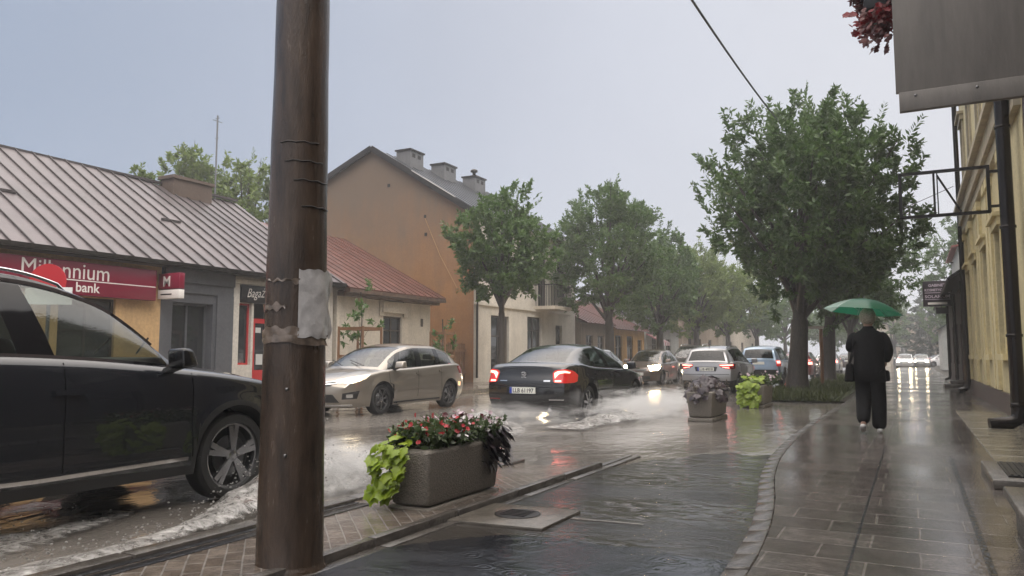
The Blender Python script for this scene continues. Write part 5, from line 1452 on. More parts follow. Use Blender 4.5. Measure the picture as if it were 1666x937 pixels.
lamp_pair(I, "lamp_core", [(2.1, .56, .735), (2.0, .68, .765)], [(2.1, .56, .69), (2.0, .70, .685)], 40, M_head, off=.016, n=5)
lamp_pair(I, "lamp_core", [(2.0, .71, .775), (1.8, .82, .80)], [(2.0, .72, .69), (1.85, .82, .725)], 40, M_head, off=.016, n=5)
pn("grille", [(2.2, -.46, .72), (2.2, 0, .70), (2.2, .46, .72)], [(2.2, -.42, .615), (2.2, 0, .595), (2.2, .42, .615)], 0, M_plast, off=.004, n=20)
for dz in (.0, .045):
    pn("chevron_trim", [(2.2, -.50, .725 - dz), (2.2, -.1, .685 - dz), (2.2, 0, .70 - dz), (2.2, .1, .685 - dz), (2.2, .5, .725 - dz)], [(2.2, -.50, .708 - dz), (2.2, -.1, .668 - dz), (2.2, 0, .683 - dz), (2.2, .1, .668 - dz), (2.2, .5, .708 - dz)], 0, M_chrome, off=.016, n=40, m=1)
pn("lower_intake", [(2.2, -.46, .45), (2.2, .46, .45)], [(2.2, -.55, .29), (2.2, .55, .29)], 0, M_plast, off=.004, n=16)
for s in (1, -1):
    def fl(pts): return [(x, y * s, z) for x, y, z in pts]
    fb_ = pn("fog_recess", fl([(2.1, .58, .47), (1.95, .84, .52)]), fl([(2.1, .56, .35), (1.98, .80, .36)]), 25 * s, M_plast, off=.004)
    pn("fog_light", fl([(2.1, .66, .45), (2.0, .74, .455)]), fl([(2.1, .66, .38), (2.0, .74, .385)]), 25 * s, M_headoff, off=.014, parent=fb_)
    I["strip"]("side_moulding", [(-.98, s, .53), (.98, s, .50)], .03, 90 * s, P_beige, off=.012)
    I["strip"]("sill_trim", [(-.95, s, .25), (.9, s, .24)], .03, 90 * s, M_plast, off=.008)
    mb = MB(); pts = [Vector((p[0], p[1] * s + .005 * s, p[2] + .008)) for p in I["belt"][5:44]]
    for a, b in zip(pts, pts[1:]): mb.bar(a, b, .010, .014)
    mb.build("window_trim", M_chrome, I["root"], local=True)
    ph = 150 * s
    pn("taillight", fl([(-2.1, .64, 1.0), (-2.0, .76, 1.01), (-1.85, .88, .97)]), fl([(-2.1, .68, .80), (-2.0, .78, .79), (-1.9, .87, .80)]), ph, M_taildk)
    I["strip"]("indicator", [(-2.0, s, .55), (-1.85, s, .56)], .10, 120 * s, M_amber, off=.006, n=4)
pn("bumper_lip", [(2.2, -.70, .245), (2.2, .70, .245)], [(2.2, -.70, .215), (2.2, .70, .215)], 0, M_chrome, off=.012, n=24, m=1)

# ---- small brown car, lit
YAR = dict(HAT); YAR.update(L=3.76, W=1.70, H=1.53, wb=2.46, fo=.76, R=.295, gc=.18,
    belt=[(-1.88, .97), (-1.6, 1.0), (-.6, .975), (.3, .94), (.8, .92), (1.15, .90), (1.5, .82), (1.75, .72), (1.88, .60)],
    plan=PLAN_CAR(1.88), gh=[(1.12, .915, .68, 1.1), (.32, 1.38, .56, .68), (-.2, 1.475, .555, -.05), (-.7, 1.475, .55, -.65), (-1.2, 1.41, .54, -1.15), (-1.5, 1.34, .53, -1.45), (-1.76, 1.0, .62, -1.70)],
    doors=(.9, -.05, -.95), handles=((-.15, .84), (-1.0, .86)), mirror=(.72, 1.0), fplate=.47, spokes=6, seat=.05, bf=.2)
P_brown = paint("brown_bronze_paint", (0.115, 0.085, 0.07), .6, .3)
I = make_car(YAR, "hatchback", "small brown hatchback with bright headlights approaching in the oncoming lane", "car", P_brown, (-10.35, 33.4, 0), R(-90), plate="LLB 8311", seg=.7)
lamp_pair(I, "headlight", [(1.8, .42, .80), (1.6, .68, .83), (1.4, .80, .84)], [(1.8, .42, .62), (1.65, .70, .62), (1.5, .8, .68)], 35, M_headhot, off=.01)
I["panel"]("grille", [(1.9, -.38, .68), (1.9, .38, .68)], [(1.9, -.34, .60), (1.9, .34, .60)], 0, M_plast)
I["panel"]("lower_intake", [(1.9, -.5, .38), (1.9, .5, .38)], [(1.9, -.5, .24), (1.9, .5, .24)], 0, M_plast)
I["panel"]("emblem", [(1.9, -.07, .735), (1.9, .07, .735)], [(1.9, -.07, .695), (1.9, .07, .695)], 0, M_chrome, off=.01, n=4, m=2)

# ---- silver car half hidden by the saloon
P_silver = paint("silver_paint", (0.42, 0.43, 0.44), .7, .28)
I = make_car(HAT, "hatchback", "silver hatchback mostly hidden behind the black saloon in the oncoming lane", "car", P_silver, (-10.45, 25.6, 0), R(-90), seg=.6)
lamp_pair(I, "headlight", [(2.2, .46, .74), (2.0, .72, .80), (1.62, .88, .845)], [(2.2, .50, .665), (2.0, .75, .655), (1.75, .86, .74)], 40, M_headfar, off=.008)
# ---- dark SUV behind the small brown car
SU2 = dict(SUV); SU2["clad"] = .4
P_bronze = paint("dark_bronze_paint", (0.075, 0.06, 0.055), .5, .3)
SU2["mirror_m"] = P_bronze; SU2["handle_m"] = P_bronze
I = make_car(SU2, "suv", "dark bronze SUV with roof rails following the small brown hatchback", "car", P_bronze, (-10.4, 40.6, 0), R(-90), seg=.6)
lamp_pair(I, "headlight", [(2.25, .45, .92), (2.2, .75, .95), (1.85, .93, 1.0)], [(2.3, .45, .80), (2.2, .75, .80), (1.95, .9, .88)], 35, M_head)
for s in (1, -1):
    mb = MB(); pts = [Vector((p[0], (p[1] - .05) * s, p[2] + .09)) for p in I["rail"][14:40]]
    pts[0].z -= .05; pts[-1].z -= .05
    mb.tube(pts, .02, 6); mb.build("roof_rail", M_chrome, I["root"], local=True)

# ---- silver crossover driving away, brake lights on
SKO = dict(HAT); SKO.update(L=4.25, W=1.79, H=1.56, wb=2.65, fo=.85, R=.33, gc=.24,
    belt=[(-2.125, .98), (-1.85, 1.045), (-1.0, 1.04), (0, 1.0), (.8, .97), (1.1, .95), (1.6, .89), (1.95, .80), (2.125, .66)],
    plan=PLAN_CAR(2.125), gh=[(1.15, .955, .73, 1.12), (.25, 1.42, .60, .66), (-.25, 1.515, .595, -.1), (-.9, 1.515, .59, -.8), (-1.5, 1.46, .575, -1.45), (-1.78, 1.40, .56, -1.75), (-2.02, 1.0, .69, -1.98)],
    rplate=.80, fplate=.5, clad=.46, cladw=.0, mirror=(.72, 1.04), spokes=5, handles=((-.16, .87), (-1.1, .9)), br=.08)
I = make_car(SKO, "crossover", "silver grey crossover braking behind the flower trough, dark lower bumper", "car", paint("silver_grey_paint", (0.36, 0.355, 0.36), .6, .3), (-5.9, 26.9, 0), R(90), plate="LUB 4P018", seg=.7, glass=M_cglassd)
pn = I["panel"]
for s in (1, -1):
    def fl(pts): return [(x, y * s, z) for x, y, z in pts]
    tl = pn("taillight", fl([(-2.1, .40, .945), (-2.05, .66, .965), (-1.75, .88, .97)]), fl([(-2.1, .42, .875), (-2.05, .66, .80), (-1.85, .87, .82)]), 155 * s, M_taildk, off=.012)
    pn("lamp_core", fl([(-2.1, .42, .93), (-2.05, .66, .945), (-1.9, .80, .95)]), fl([(-2.1, .43, .905), (-2.05, .66, .905), (-1.9, .80, .915)]), 155 * s, M_tailhot, off=.024, parent=tl)
    pn("lamp_core", fl([(-2.1, .50, .875), (-2.05, .7, .85)]), fl([(-2.1, .50, .86), (-2.05, .7, .825)]), 155 * s, M_tailhot, off=.024, parent=tl)
pn("plate_recess", [(-2.1, -.36, .875), (-2.1, .36, .875)], [(-2.1, -.32, .73), (-2.1, .32, .73)], 180, M_plast, off=.004)
pn("bumper_moulding", [(-2.1, -.8, .64), (-2.1, .8, .64)], [(-2.1, -.8, .625), (-2.1, .8, .625)], 180, M_dark, off=.004, m=1, n=20)
mb = MB()
for s in (1, -1): mb.tube([Vector((p[0], (p[1] - .04) * s, p[2] + .035)) for p in I["rail"][14:38]], .014, 6)
mb.tube([(-1.6, 0, 1.5), (-1.75, 0, 1.66)], .012, 5)
mb.build("roof_rail", M_plast, I["root"], local=True)

# ---- light blue off-roader
CRV = dict(SUV); CRV.update(L=4.53, W=1.82, wb=2.63, fo=.88, R=.35, gc=.28, clad=.45,
    belt=[(-2.265, 1.03), (-1.9, 1.06), (-.5, 1.04), (.5, 1.03), (.95, 1.01), (1.5, .95), (1.95, .87), (2.15, .80), (2.265, .72)], plan=PLAN_CAR(2.265),
    gh=[(1.0, 1.02, .73, .98), (.3, 1.50, .63, .72), (-.25, 1.60, .63, -.05), (-.9, 1.615, .625, -.75), (-1.6, 1.58, .61, -1.55), (-1.98, 1.52, .60, -1.9), (-2.2, 1.05, .70, -2.15)], rplate=.93, mirror=(.78, 1.1))
P_blue = paint("pale_blue_paint", (0.25, 0.33, 0.43), .5, .3)
CRV["mirror_m"] = P_blue; CRV["handle_m"] = P_blue
I = make_car(CRV, "suv", "pale blue off-roader driving away, partly hidden by the big tree trunk", "car", P_blue, (-5.75, 35.5, 0), R(90), seg=.6, glass=M_cglassd)
pn = I["panel"]
for s in (1, -1):
    def fl(pts): return [(x, y * s, z) for x, y, z in pts]
    tl = pn("taillight", fl([(-2.2, .70, 1.06), (-2.0, .90, 1.06)]), fl([(-2.2, .68, .80), (-2.0, .9, .80)]), 145 * s, M_tail, off=.012)
    pn("lamp_core", fl([(-2.2, .72, 1.02), (-2.05, .86, 1.02)]), fl([(-2.2, .72, .92), (-2.05, .86, .92)]), 145 * s, M_tailhot, off=.022, parent=tl)
pn("bumper", [(-2.2, -.85, .66), (-2.2, .85, .66)], [(-2.2, -.85, .48), (-2.2, .85, .48)], 180, M_plast, off=.05, n=16)

# ---- cars farther on, seen between the trunks, and the far ones
P_red = paint("dark_red_paint", (0.11, 0.012, 0.014), .3, .3)
P_white = paint("white_car_paint", (0.62, 0.62, 0.62), .0, .3)
for nm, lb, cat_, pt, loc, hd in (
        ("hatchback", "dark red hatchback with one red tail light showing between the trunks", "car", P_red, (-5.75, 47.0, 0), 90),
        ("hatchback", "grey hatchback with red brake lights left of the umbrella holder", "car", P_silver, (-5.7, 62.5, 0), 90),
        ("hatchback", "small far red-lit car just beside the sleeve of the umbrella holder", "car", P_bronze, (-5.5, 80, 0), 90),
        ("hatchback", "white far car with lit headlights, leftmost at the street end", "car", P_white, (-0.75, 94, 0), -94),
        ("hatchback", "silver far car with bright headlights in the middle at the street end", "car", P_silver, (.75, 96, 0), -92),
        ("hatchback", "white far car nearest the pale gabled house at the street end", "car", P_white, (2.6, 100, 0), -150)):
    I = make_car(HAT, nm, lb, cat_, pt, loc, R(hd), seg=.4)
    lamp_pair(I, "headlight", [(2.2, .40, .76), (2.0, .74, .84)], [(2.2, .44, .62), (2.0, .76, .64)], 30, M_headfar, off=.01, n=5, m=2)
    for s in (1, -1):
        I["panel"]("taillight", [(-2.1, .50 * s, 1.0), (-2.0, .84 * s, 1.02)], [(-2.1, .52 * s, .76), (-2.0, .86 * s, .77)], 155 * s, M_tailhot, off=.012, n=5, m=2)
# ------------------------------------------------------------------ trees and plants
M_leafR = leaf_mat("ash_leaf", (0.034, 0.074, 0.023), (0.125, 0.205, 0.060), .4)
M_leafL = leaf_mat("street_tree_leaf", (0.034, 0.082, 0.022), (0.145, 0.235, 0.062), .42)
M_leafY = leaf_mat("light_leaf", (0.075, 0.125, 0.028), (0.24, 0.31, 0.08), .45)
M_needle = leaf_mat("dark_conifer", (0.018, 0.035, 0.020), (0.035, 0.060, 0.032), .1)
M_bark = pm("wet_bark", (0.035, 0.027, 0.021), 0.45, var=.5, vscale=10, bump=1.0, bscale=22, stretch=(3, 3, .6))
rng = np.random.default_rng(11)

def leaf_mesh(name, pos, dirs, L, Wd, mat, fold=0.15):
    """one mesh of leaf blades: every leaf is a kite of two triangles-worth quads"""
    n = len(pos)
    dirs = dirs / np.linalg.norm(dirs, axis=1, keepdims=True)
    r = rng.normal(size=(n, 3)); r[:, 2] += 0.6
    side = np.cross(dirs, r); side /= np.linalg.norm(side, axis=1, keepdims=True) + 1e-9
    nr = np.cross(side, dirs)
    L = L[:, None]; Wd = Wd[:, None]
    v = np.empty((n, 4, 3))
    v[:, 0] = pos; v[:, 1] = pos + dirs * L * .45 + side * Wd + nr * Wd * fold; v[:, 2] = pos + dirs * L; v[:, 3] = pos + dirs * L * .45 - side * Wd + nr * Wd * fold
    me = bpy.data.meshes.new(name)
    me.vertices.add(n * 4); me.vertices.foreach_set("co", v.reshape(-1))
    me.loops.add(n * 4); me.loops.foreach_set("vertex_index", np.arange(n * 4))
    me.polygons.add(n); me.polygons.foreach_set("loop_start", np.arange(n) * 4); me.polygons.foreach_set("loop_total", np.full(n, 4))
    me.materials.append(mat); me.update(calc_edges=True); me.validate()
    return me

def crown_points(cr, cz, czr, n_lobe, n_twig, per, seed, sprig=0.25, leafL=.13, flat=1.0, low=0.0):
    """leaf positions and directions for a crown of lobes; centre height cz, radii cr / czr"""
    g = np.random.default_rng(seed)
    P, D, LL = [], [], []
    lobes = []
    for i in range(n_lobe):
        t = (i + .5) / n_lobe
        z = 1 - 2 * t
        a = i * 2.39996 + g.uniform(-.5, .5)
        rr = math.sqrt(max(0, 1 - z * z))
        rad = g.uniform(.44, .80)
        c = np.array([cr * rr * math.cos(a) * rad, cr * rr * math.sin(a) * rad, cz + czr * z * rad])
        lobes.append((c, g.uniform(.24, .44)))
    lobes.append((np.array([0, 0, cz]), .5))
    for i in range(n_twig):
        c, lr = lobes[g.integers(len(lobes))]
        d = g.normal(size=3); d /= np.linalg.norm(d)
        q = lr * g.uniform(.45, 1.0) ** .6
        o = c + d * np.array([cr, cr, czr]) * q
        out = np.array([o[0] / cr, o[1] / cr, (o[2] - cz) / czr])
        no = np.linalg.norm(out)
        if no > 1.02: o = np.array([0, 0, cz]) + (o - np.array([0, 0, cz])) / no * 1.02
        td = out / (no + 1e-6) * .9 + np.array([0, 0, .55]) + g.normal(size=3) * .45
        td /= np.linalg.norm(td)
        tl = g.uniform(.35, .75) * cr * .22
        if no > .75 and g.random() < sprig: tl *= 1.7; td = td * .6 + np.array([0, 0, .8]); td /= np.linalg.norm(td)
        k = int(per * g.uniform(.6, 1.3))
        s = g.uniform(0, 1, k)
        base = o[None] + td[None] * (s * tl)[:, None] + g.normal(size=(k, 3)) * .055 * cr * .35 * (1.15 - s)[:, None]
        dd = td[None] * .7 + g.normal(size=(k, 3)) * .75 + np.array([0, 0, -.25])[None]
        P.append(base); D.append(dd); LL.append(g.uniform(.7, 1.25, k) * leafL)
    # long leafy shoots breaking the outline: leaflets in pairs along each
    for i in range(int(n_twig * .16)):
        d = g.normal(size=3); d[2] = d[2] * .7 + .35; d /= np.linalg.norm(d)
        c, lr = lobes[g.integers(len(lobes))]
        o = c + d * np.array([cr, cr, czr]) * lr * .85
        q = np.array([o[0] / cr, o[1] / cr, (o[2] - cz) / czr])
        if np.linalg.norm(q) < .62: continue
        td = d * .7 + np.array([0, 0, .75]) + g.normal(size=3) * .25; td /= np.linalg.norm(td)
        tl = g.uniform(.16, .34) * cr; k = int(tl / leafL * 4.2) + 3
        s = np.linspace(.1, 1, k); sd = np.cross(td, g.normal(size=3)); sd /= np.linalg.norm(sd)
        P.append(o[None] + td[None] * (s * tl)[:, None] + np.array([0, 0, -.12])[None] * (s ** 2 * tl)[:, None])
        D.append(td[None] * .75 + sd[None] * np.where(np.arange(k) % 2, 1, -1)[:, None] * .8 + g.normal(size=(k, 3)) * .25); LL.append(g.uniform(.8, 1.15, k) * leafL * (1.1 - .4 * s))
    P = np.concatenate(P); D = np.concatenate(D); LL = np.concatenate(LL)
    return P, D, LL, lobes

def make_tree(name, label, loc, cr, cz, czr, trunk_r, seed, mat, n_lobe=16, n_twig=500, per=40, leafL=.13, fork=None, group=None, sprig=.25, lean=(0, 0)):
    t = thing(name, label, "tree", loc, 0, group)
    P, D, LL, lobes = crown_points(cr, cz, czr, n_lobe, n_twig, per, seed, sprig, leafL)
    P[:, 0] += lean[0]; P[:, 1] += lean[1]
    me = leaf_mesh("crown", P, D, LL, LL * .20, mat)
    o = bpy.data.objects.new("crown", me); COL.objects.link(o); o.parent = t
    mb = MB(); g = random.Random(seed)
    f = fork or (cz - czr * .62)
    mb.tube([(0, 0, -.12), (.0, .0, .08), (.02, 0, .5), (.03 + lean[0] * .1, .01, f * .6), (lean[0] * .25, 0, f)], [trunk_r * 1.5, trunk_r * 1.2, trunk_r, trunk_r * .88, trunk_r * .8], 14)
    mb.tube([(lean[0] * .25, 0, f - .05), (lean[0] * .6, .05, cz), (lean[0], 0, cz + czr * .7)], [trunk_r * .72, trunk_r * .4, .02], 9)
    for c, lr in lobes[:-1]:
        c = Vector(c) + Vector((lean[0], lean[1], 0)); s = Vector((lean[0] * .25, 0, f + g.uniform(-.1, .7)))
        m_ = s.lerp(c, .5) + Vector((0, 0, .12 * c.length * .3))
        mb.tube([s, m_, c, c + (c - m_) * .5], [trunk_r * .38, trunk_r * .22, trunk_r * .11, .008], 7)
    mb.build("trunk", M_bark, t, local=True)
    return t

GR, GL = "trees along the right kerb", "trees along the far pavement"
make_tree("ash_tree", "big dark green ash nearest on the right, its crown filling the sky above the umbrella", (-3.35, 26.3, .08), 3.25, 6.05, 3.85, .32, 3, M_leafR, n_lobe=34, n_twig=1280, per=40, leafL=.21, fork=2.3, group=GR, lean=(.55, 0), sprig=.45)
make_tree("ash_tree", "second ash on the right, its trunk behind the wooden stake frame", (-3.25, 35.3, .08), 3.3, 5.2, 3.0, .30, 5, M_leafR, n_lobe=18, n_twig=760, per=38, leafL=.21, fork=2.4, group=GR, lean=(.5, 0))
make_tree("ash_tree", "third ash on the right, directly behind the umbrella holder", (-3.2, 49, .08), 3.0, 5.2, 2.8, .25, 6, M_leafR, n_lobe=16, n_twig=380, per=34, leafL=.23, fork=2.4, group=GR)
make_tree("ash_tree", "farthest ash of the right hand row, hazy", (-3.2, 66, .08), 3.0, 5.2, 2.9, .25, 8, M_leafR, n_lobe=16, n_twig=300, per=32, leafL=.27, fork=2.4, group=GR)

make_tree("street_tree", "small loose tree in front of the ochre gable, nearest of the far pavement", (-13.5, 25.1, .12), 2.2, 5.0, 2.4, .15, 21, M_leafL, n_lobe=14, n_twig=560, per=38, leafL=.19, fork=2.7, group=GL, sprig=.4)
make_tree("street_tree", "tall bushy tree covering the balcony house, second on the far pavement", (-13.5, 36.5, .12), 3.15, 6.5, 3.5, .26, 22, M_leafL, n_lobe=20, n_twig=1000, per=40, leafL=.20, fork=2.8, group=GL, sprig=.35)
make_tree("street_tree", "dark trunked tree before the striped awning, third on the far pavement", (-13.5, 45.2, .12), 3.0, 5.6, 3.1, .25, 23, M_leafL, n_lobe=16, n_twig=700, per=38, leafL=.22, fork=2.7, group=GL)
make_tree("street_tree", "yellowish green round tree, fourth on the far pavement", (-13.5, 54, .12), 3.3, 5.8, 3.3, .24, 24, M_leafY, n_lobe=18, n_twig=700, per=38, leafL=.24, fork=2.7, group=GL)
make_tree("street_tree", "yellowish green tree behind the round one, fifth on the far pavement", (-13.4, 64, .12), 3.3, 5.6, 3.2, .24, 25, M_leafY, n_lobe=16, n_twig=560, per=36, leafL=.27, fork=2.7, group=GL)
make_tree("street_tree", "pale hazy tree, sixth on the far pavement above the blue off-roader", (-13.2, 76, .12), 3.2, 5.4, 3.2, .24, 26, M_leafL, n_lobe=14, n_twig=300, per=30, leafL=.32, fork=2.6, group=GL)
make_tree("street_tree", "faint hazy tree farthest along the far pavement", (-12.6, 90, .12), 3.4, 5.4, 3.3, .24, 27, M_leafL, n_lobe=14, n_twig=280, per=30, leafL=.36, fork=2.6, group=GL)
for i, (x, y, h) in enumerate(((-9.5, 108, 6.5), (-7.5, 118, 7.2), (-12, 125, 8), (-2.5, 132, 7.5), (4.6, 112, 7.0))):
    make_tree("street_tree", ["hazy tree closing the street, behind the nearest brake lights", "hazy tree closing the street, behind the big ash trunk", "faint tall hazy tree at the left of the street end", "faint tree before the sand coloured block at the street end", "faint round tree behind the far white cars at the street end"][i], (x, y, 0), 4.0, h - 1.2, h * .5, .28, 40 + i, M_leafL, n_lobe=14, n_twig=260, per=28, leafL=.42, fork=2.2, group="hazy trees closing the street")
GB = "trees behind the tin roof"
make_tree("garden_tree", "green garden tree rising over the grey tin roof left of the pole", (-31, 29.2, .1), 3.0, 9.0, 3.0, .3, 31, M_leafY, n_lobe=14, n_twig=340, per=30, leafL=.28, fork=4.2, group=GB, sprig=.4)
make_tree("garden_tree", "green garden tree left of the antenna mast, above the chimney", (-33, 27.0, .1), 2.3, 9.2, 2.6, .3, 32, M_leafY, n_lobe=12, n_twig=280, per=30, leafL=.28, fork=4.2, group=GB, sprig=.4)
make_tree("garden_tree", "small tuft of a garden tree peeking over the tin roof ridge at left", (-33, 24.0, .1), 1.0, 9.0, 1.25, .16, 33, M_leafY, n_lobe=6, n_twig=60, per=30, leafL=.26, fork=6.0, group=GB)
# grey tall trees behind the right hand houses
def conifer(name, label, loc, h, r, seed, group):
    t = thing(name, label, "tree", loc, 0, group)
    g = np.random.default_rng(seed)
    n = 5200
    z = h * (1 - g.uniform(0, 1, n) ** .62) * .97 + .9
    rad = r * (1 - (z / h)) ** .8 * (0.75 + .35 * np.sin(z * 5.1 + g.uniform(0, .6, n)))
    a = g.uniform(0, 2 * math.pi, n); q = g.uniform(.35, 1, n) ** .5
    P = np.stack([rad * q * np.cos(a), rad * q * np.sin(a), z], 1)
    D = np.stack([np.cos(a), np.sin(a), -.25 + g.normal(size=n) * .3], 1) + g.normal(size=(n, 3)) * .3
    LL = g.uniform(.35, .75, n)
    o = bpy.data.objects.new("crown", leaf_mesh("crown", P, D, LL, LL * .18, M_needle)); COL.objects.link(o); o.parent = t
    mb = MB(); mb.tube([(0, 0, 0), (0, 0, h * .5), (0, 0, h * .97)], [.3, .2, .02], 8); mb.build("trunk", M_bark, t, local=True)
GC = "tall grey trees beyond the dark house"
make_tree("park_tree", "tall hazy leafy tree rising behind the solarium sign", (4.6, 72, 0), 3.6, 8.2, 5.6, .3, 71, M_leafL, n_lobe=18, n_twig=420, per=34, leafL=.34, fork=4, group=GC, sprig=.5)
make_tree("park_tree", "wider hazy tree right of the tall one, behind the brick parapet", (8.5, 84, 0), 4.8, 9.5, 6.8, .3, 72, M_leafL, n_lobe=18, n_twig=420, per=34, leafL=.40, fork=4, group=GC, sprig=.5)
conifer("conifer_tree", "hazy conifer at the far end behind the white gabled house", (2.2, 118, 0), 12, 4.5, 3, GC)

# grass along the tree strip
g = np.random.default_rng(5); n = 9000
P = np.stack([g.uniform(-4.0, -1.75, n), 21.3 + .7 * np.abs(g.normal(size=n)) * .5 + 26 * g.uniform(0, 1, n) ** 1.6, np.full(n, .03)], 1)
D = g.normal(size=(n, 3)) * .45 + np.array([0, 0, 1.0])
LL = g.uniform(.10, .34, n)
o = bpy.data.objects.new("grass", leaf_mesh("grass", P, D, LL, LL * .07 + .004, leaf_mat("wet_grass", (0.03, .045, .012), (.085, .10, .03)))); COL.objects.link(o)
tag(o, "rough wet grass growing under the right hand trees", "grass", kind="stuff")

# young trees in timber guards
def guard(x, y, label, g1=.55, h=2.0, group="timber tree guards"):
    t = thing("tree_guard", label, "tree guard", (x, y, .12), 0, group)
    for dx in (-g1 / 2, g1 / 2):
        for dy in (-g1 / 2, g1 / 2):
            mb = MB(); mb.tube([(x + dx, y + dy, .05), (x + dx, y + dy, h)], .035, 8); mb.build("post", M_wood, t)
    for z in (h - .06, 1.2):
        for dy in (-g1 / 2, g1 / 2): mb = MB(); mb.bar((x - g1 / 2, y + dy, z), (x + g1 / 2, y + dy, z), .03, .08); mb.build("cross_rail", M_wood, t)
        for dx in (-g1 / 2, g1 / 2): mb = MB(); mb.bar((x + dx, y - g1 / 2, z + .004), (x + dx, y + g1 / 2, z + .004), .03, .08); mb.build("cross_rail", M_wood, t)
guard(-13.2, 16.5, "timber tree guard round a thin sapling just right of the pole", .8)
guard(-13.4, 20.9, "timber tree guard before the ochre wall, right of the white house window", .55)
def sapling(x, y, label, seed, h=3.0, w=.55):
    make_tree("sapling", label, (x, y, .12), w, h * .66, h * .36, .022, seed, M_leafL, n_lobe=6, n_twig=26, per=14, leafL=.15, fork=h * .4, group="young trees in guards")
sapling(-13.2, 16.5, "thin leafy sapling in the guard right of the pole", 61, 3.1)
sapling(-13.4, 20.9, "thin sapling in the guard before the ochre wall", 62, 2.5, .4)
t = thing("stake_frame", "wooden stake frame with a pale cross rail between the two nearest right hand trunks", "tree guard", (-3.2, 30, .08))
for x in (-3.75, -2.95):
    mb = MB(); mb.tube([(x, 30, .0), (x, 30, 2.25)], .06, 8); mb.build("post", M_wood, t)
mb = MB(); mb.bar((-3.85, 29.94, 2.25), (-2.85, 29.94, 2.25), .05, .10); mb.build("cross_rail", pm("pale_timber", (.42, .38, .31), .5, var=.2), t)

# ------------------------------------------------------------------ near pole
PLX, PLY = -3.16, 3.36
def pole_r(z): return .185 - .0095 * z
t = thing("utility_pole", "thick dark brown concrete pole in the foreground with torn tape and paper", "pole", (PLX, PLY, .05))
M_pole = pm("wet_brown_concrete", (0.056, 0.037, 0.025), .24, var=.5, vscale=4.5, bump=.35, bscale=70, stretch=(3, 3, .5), rvar=.12, coat=.2)
mb = MB(); mb.lathe([(.205, -.05), (.205, .02), (.19, .045)] + [(pole_r(.06 + .2 * k) + .0015 * math.sin(k * 1.7), .06 + .2 * k) for k in range(44)] + [(0.0, 8.7)], 48, c=(PLX, PLY, 0)); mb.build("shaft", M_pole, t)
def wrap(a0, a1, z0, z1, off, seed, n=26, m=8, rag=.02, crumple=.006):
    """paper or tape bent round the pole; angle 0 points to the camera side"""
    base = math.atan2(-PLY, -PLX)
    rows = []
    for j in range(m + 1):
        r = []
        for i in range(n + 1):
            u, w = i / n, j / m
            a = base + R(a0 + (a1 - a0) * u)
            z = z0 + (z1 - z0) * w
            if j in (0, m): z += rag * mnoise.noise(Vector((u * 6, seed, j)))
            ee = off + crumple * (1 + mnoise.noise(Vector((u * 5, w * 5, seed)))) + crumple * .6 * abs(mnoise.noise(Vector((u * 11, w * 9, seed + 3))))
            if i == n: ee += .012 * (1 + math.sin(w * 9))
            rr = pole_r(z) + ee
            r.append((PLX + rr * math.cos(a), PLY + rr * math.sin(a), z))
        rows.append(r)
    q = MB(); q.grid(rows, 0); return q
q = wrap(4, 96, 1.305, 1.69, .003, 2.0, crumple=.009); q.build("paper_notice", pm("wet_paper_in_plastic", (.50, .49, .49), .18, var=.22, vscale=9, coat=.6, bump=.4, bscale=14), t)
M_tape = pm("brown_packing_tape", (.16, .125, .10), .2, var=.4, vscale=16, coat=.5)
for a0, a1, z0, z1, sd in ((-96, 70, 1.27, 1.315, 5.5), (-96, 6, 1.315, 1.36, 3.2), (-90, -18, 1.46, 1.492, 4.1), (-70, 6, 1.615, 1.63, 7.3)):
    wrap(a0, a1, z0, z1, .002, sd, m=2, rag=.03, crumple=.005).build("tape", M_tape, t)
for z, a in ((2.42, 0), (2.31, 12), (2.20, 30), (2.05, 46)):
    base = math.atan2(-PLY, -PLX); mb = MB()
    mb.tube([(PLX + (pole_r(z) + .003) * math.cos(base + R(a + d_)), PLY + (pole_r(z) + .003) * math.sin(base + R(a + d_)), z + .004 * math.sin(d_)) for d_ in range(-40, 41, 8)], .004, 5); mb.build("wire_tie", M_trimdk, t)
for z, a in ((1.02, -12), (.66, -12)):
    aa = math.atan2(-PLY, -PLX) + R(a); q = MB(); q.ball((PLX + pole_r(z) * math.cos(aa), PLY + pole_r(z) * math.sin(aa), z), .010, 6); q.build("bolt", M_steel, t)
# overhead cables
def wire(name, label, a, b, sag, r=.012):
    pts = [Vector(a).lerp(Vector(b), k / 20) - Vector((0, 0, sag * 4 * (k / 20) * (1 - k / 20))) for k in range(21)]
    mb = MB(); mb.tube(pts, r, 6); tag(mb.build(name, M_blackmetal), label, "cable")
wire("overhead_cable", "thick black overhead cable running into the top of the big ash", (-3.0, 3.36, 7.0), (-3.75, 30, 9.5), .35, .026)
wire("overhead_cable", "thin cable crossing inside the empty sign frame", (RX, 33, 7.6), (-9, 46, 6.6), .3, .012)
wire("overhead_cable", "thin cable above the solarium sign, lower of the two at right", (RX, 47, 7.0), (-9, 62, 7.4), .3, .016)

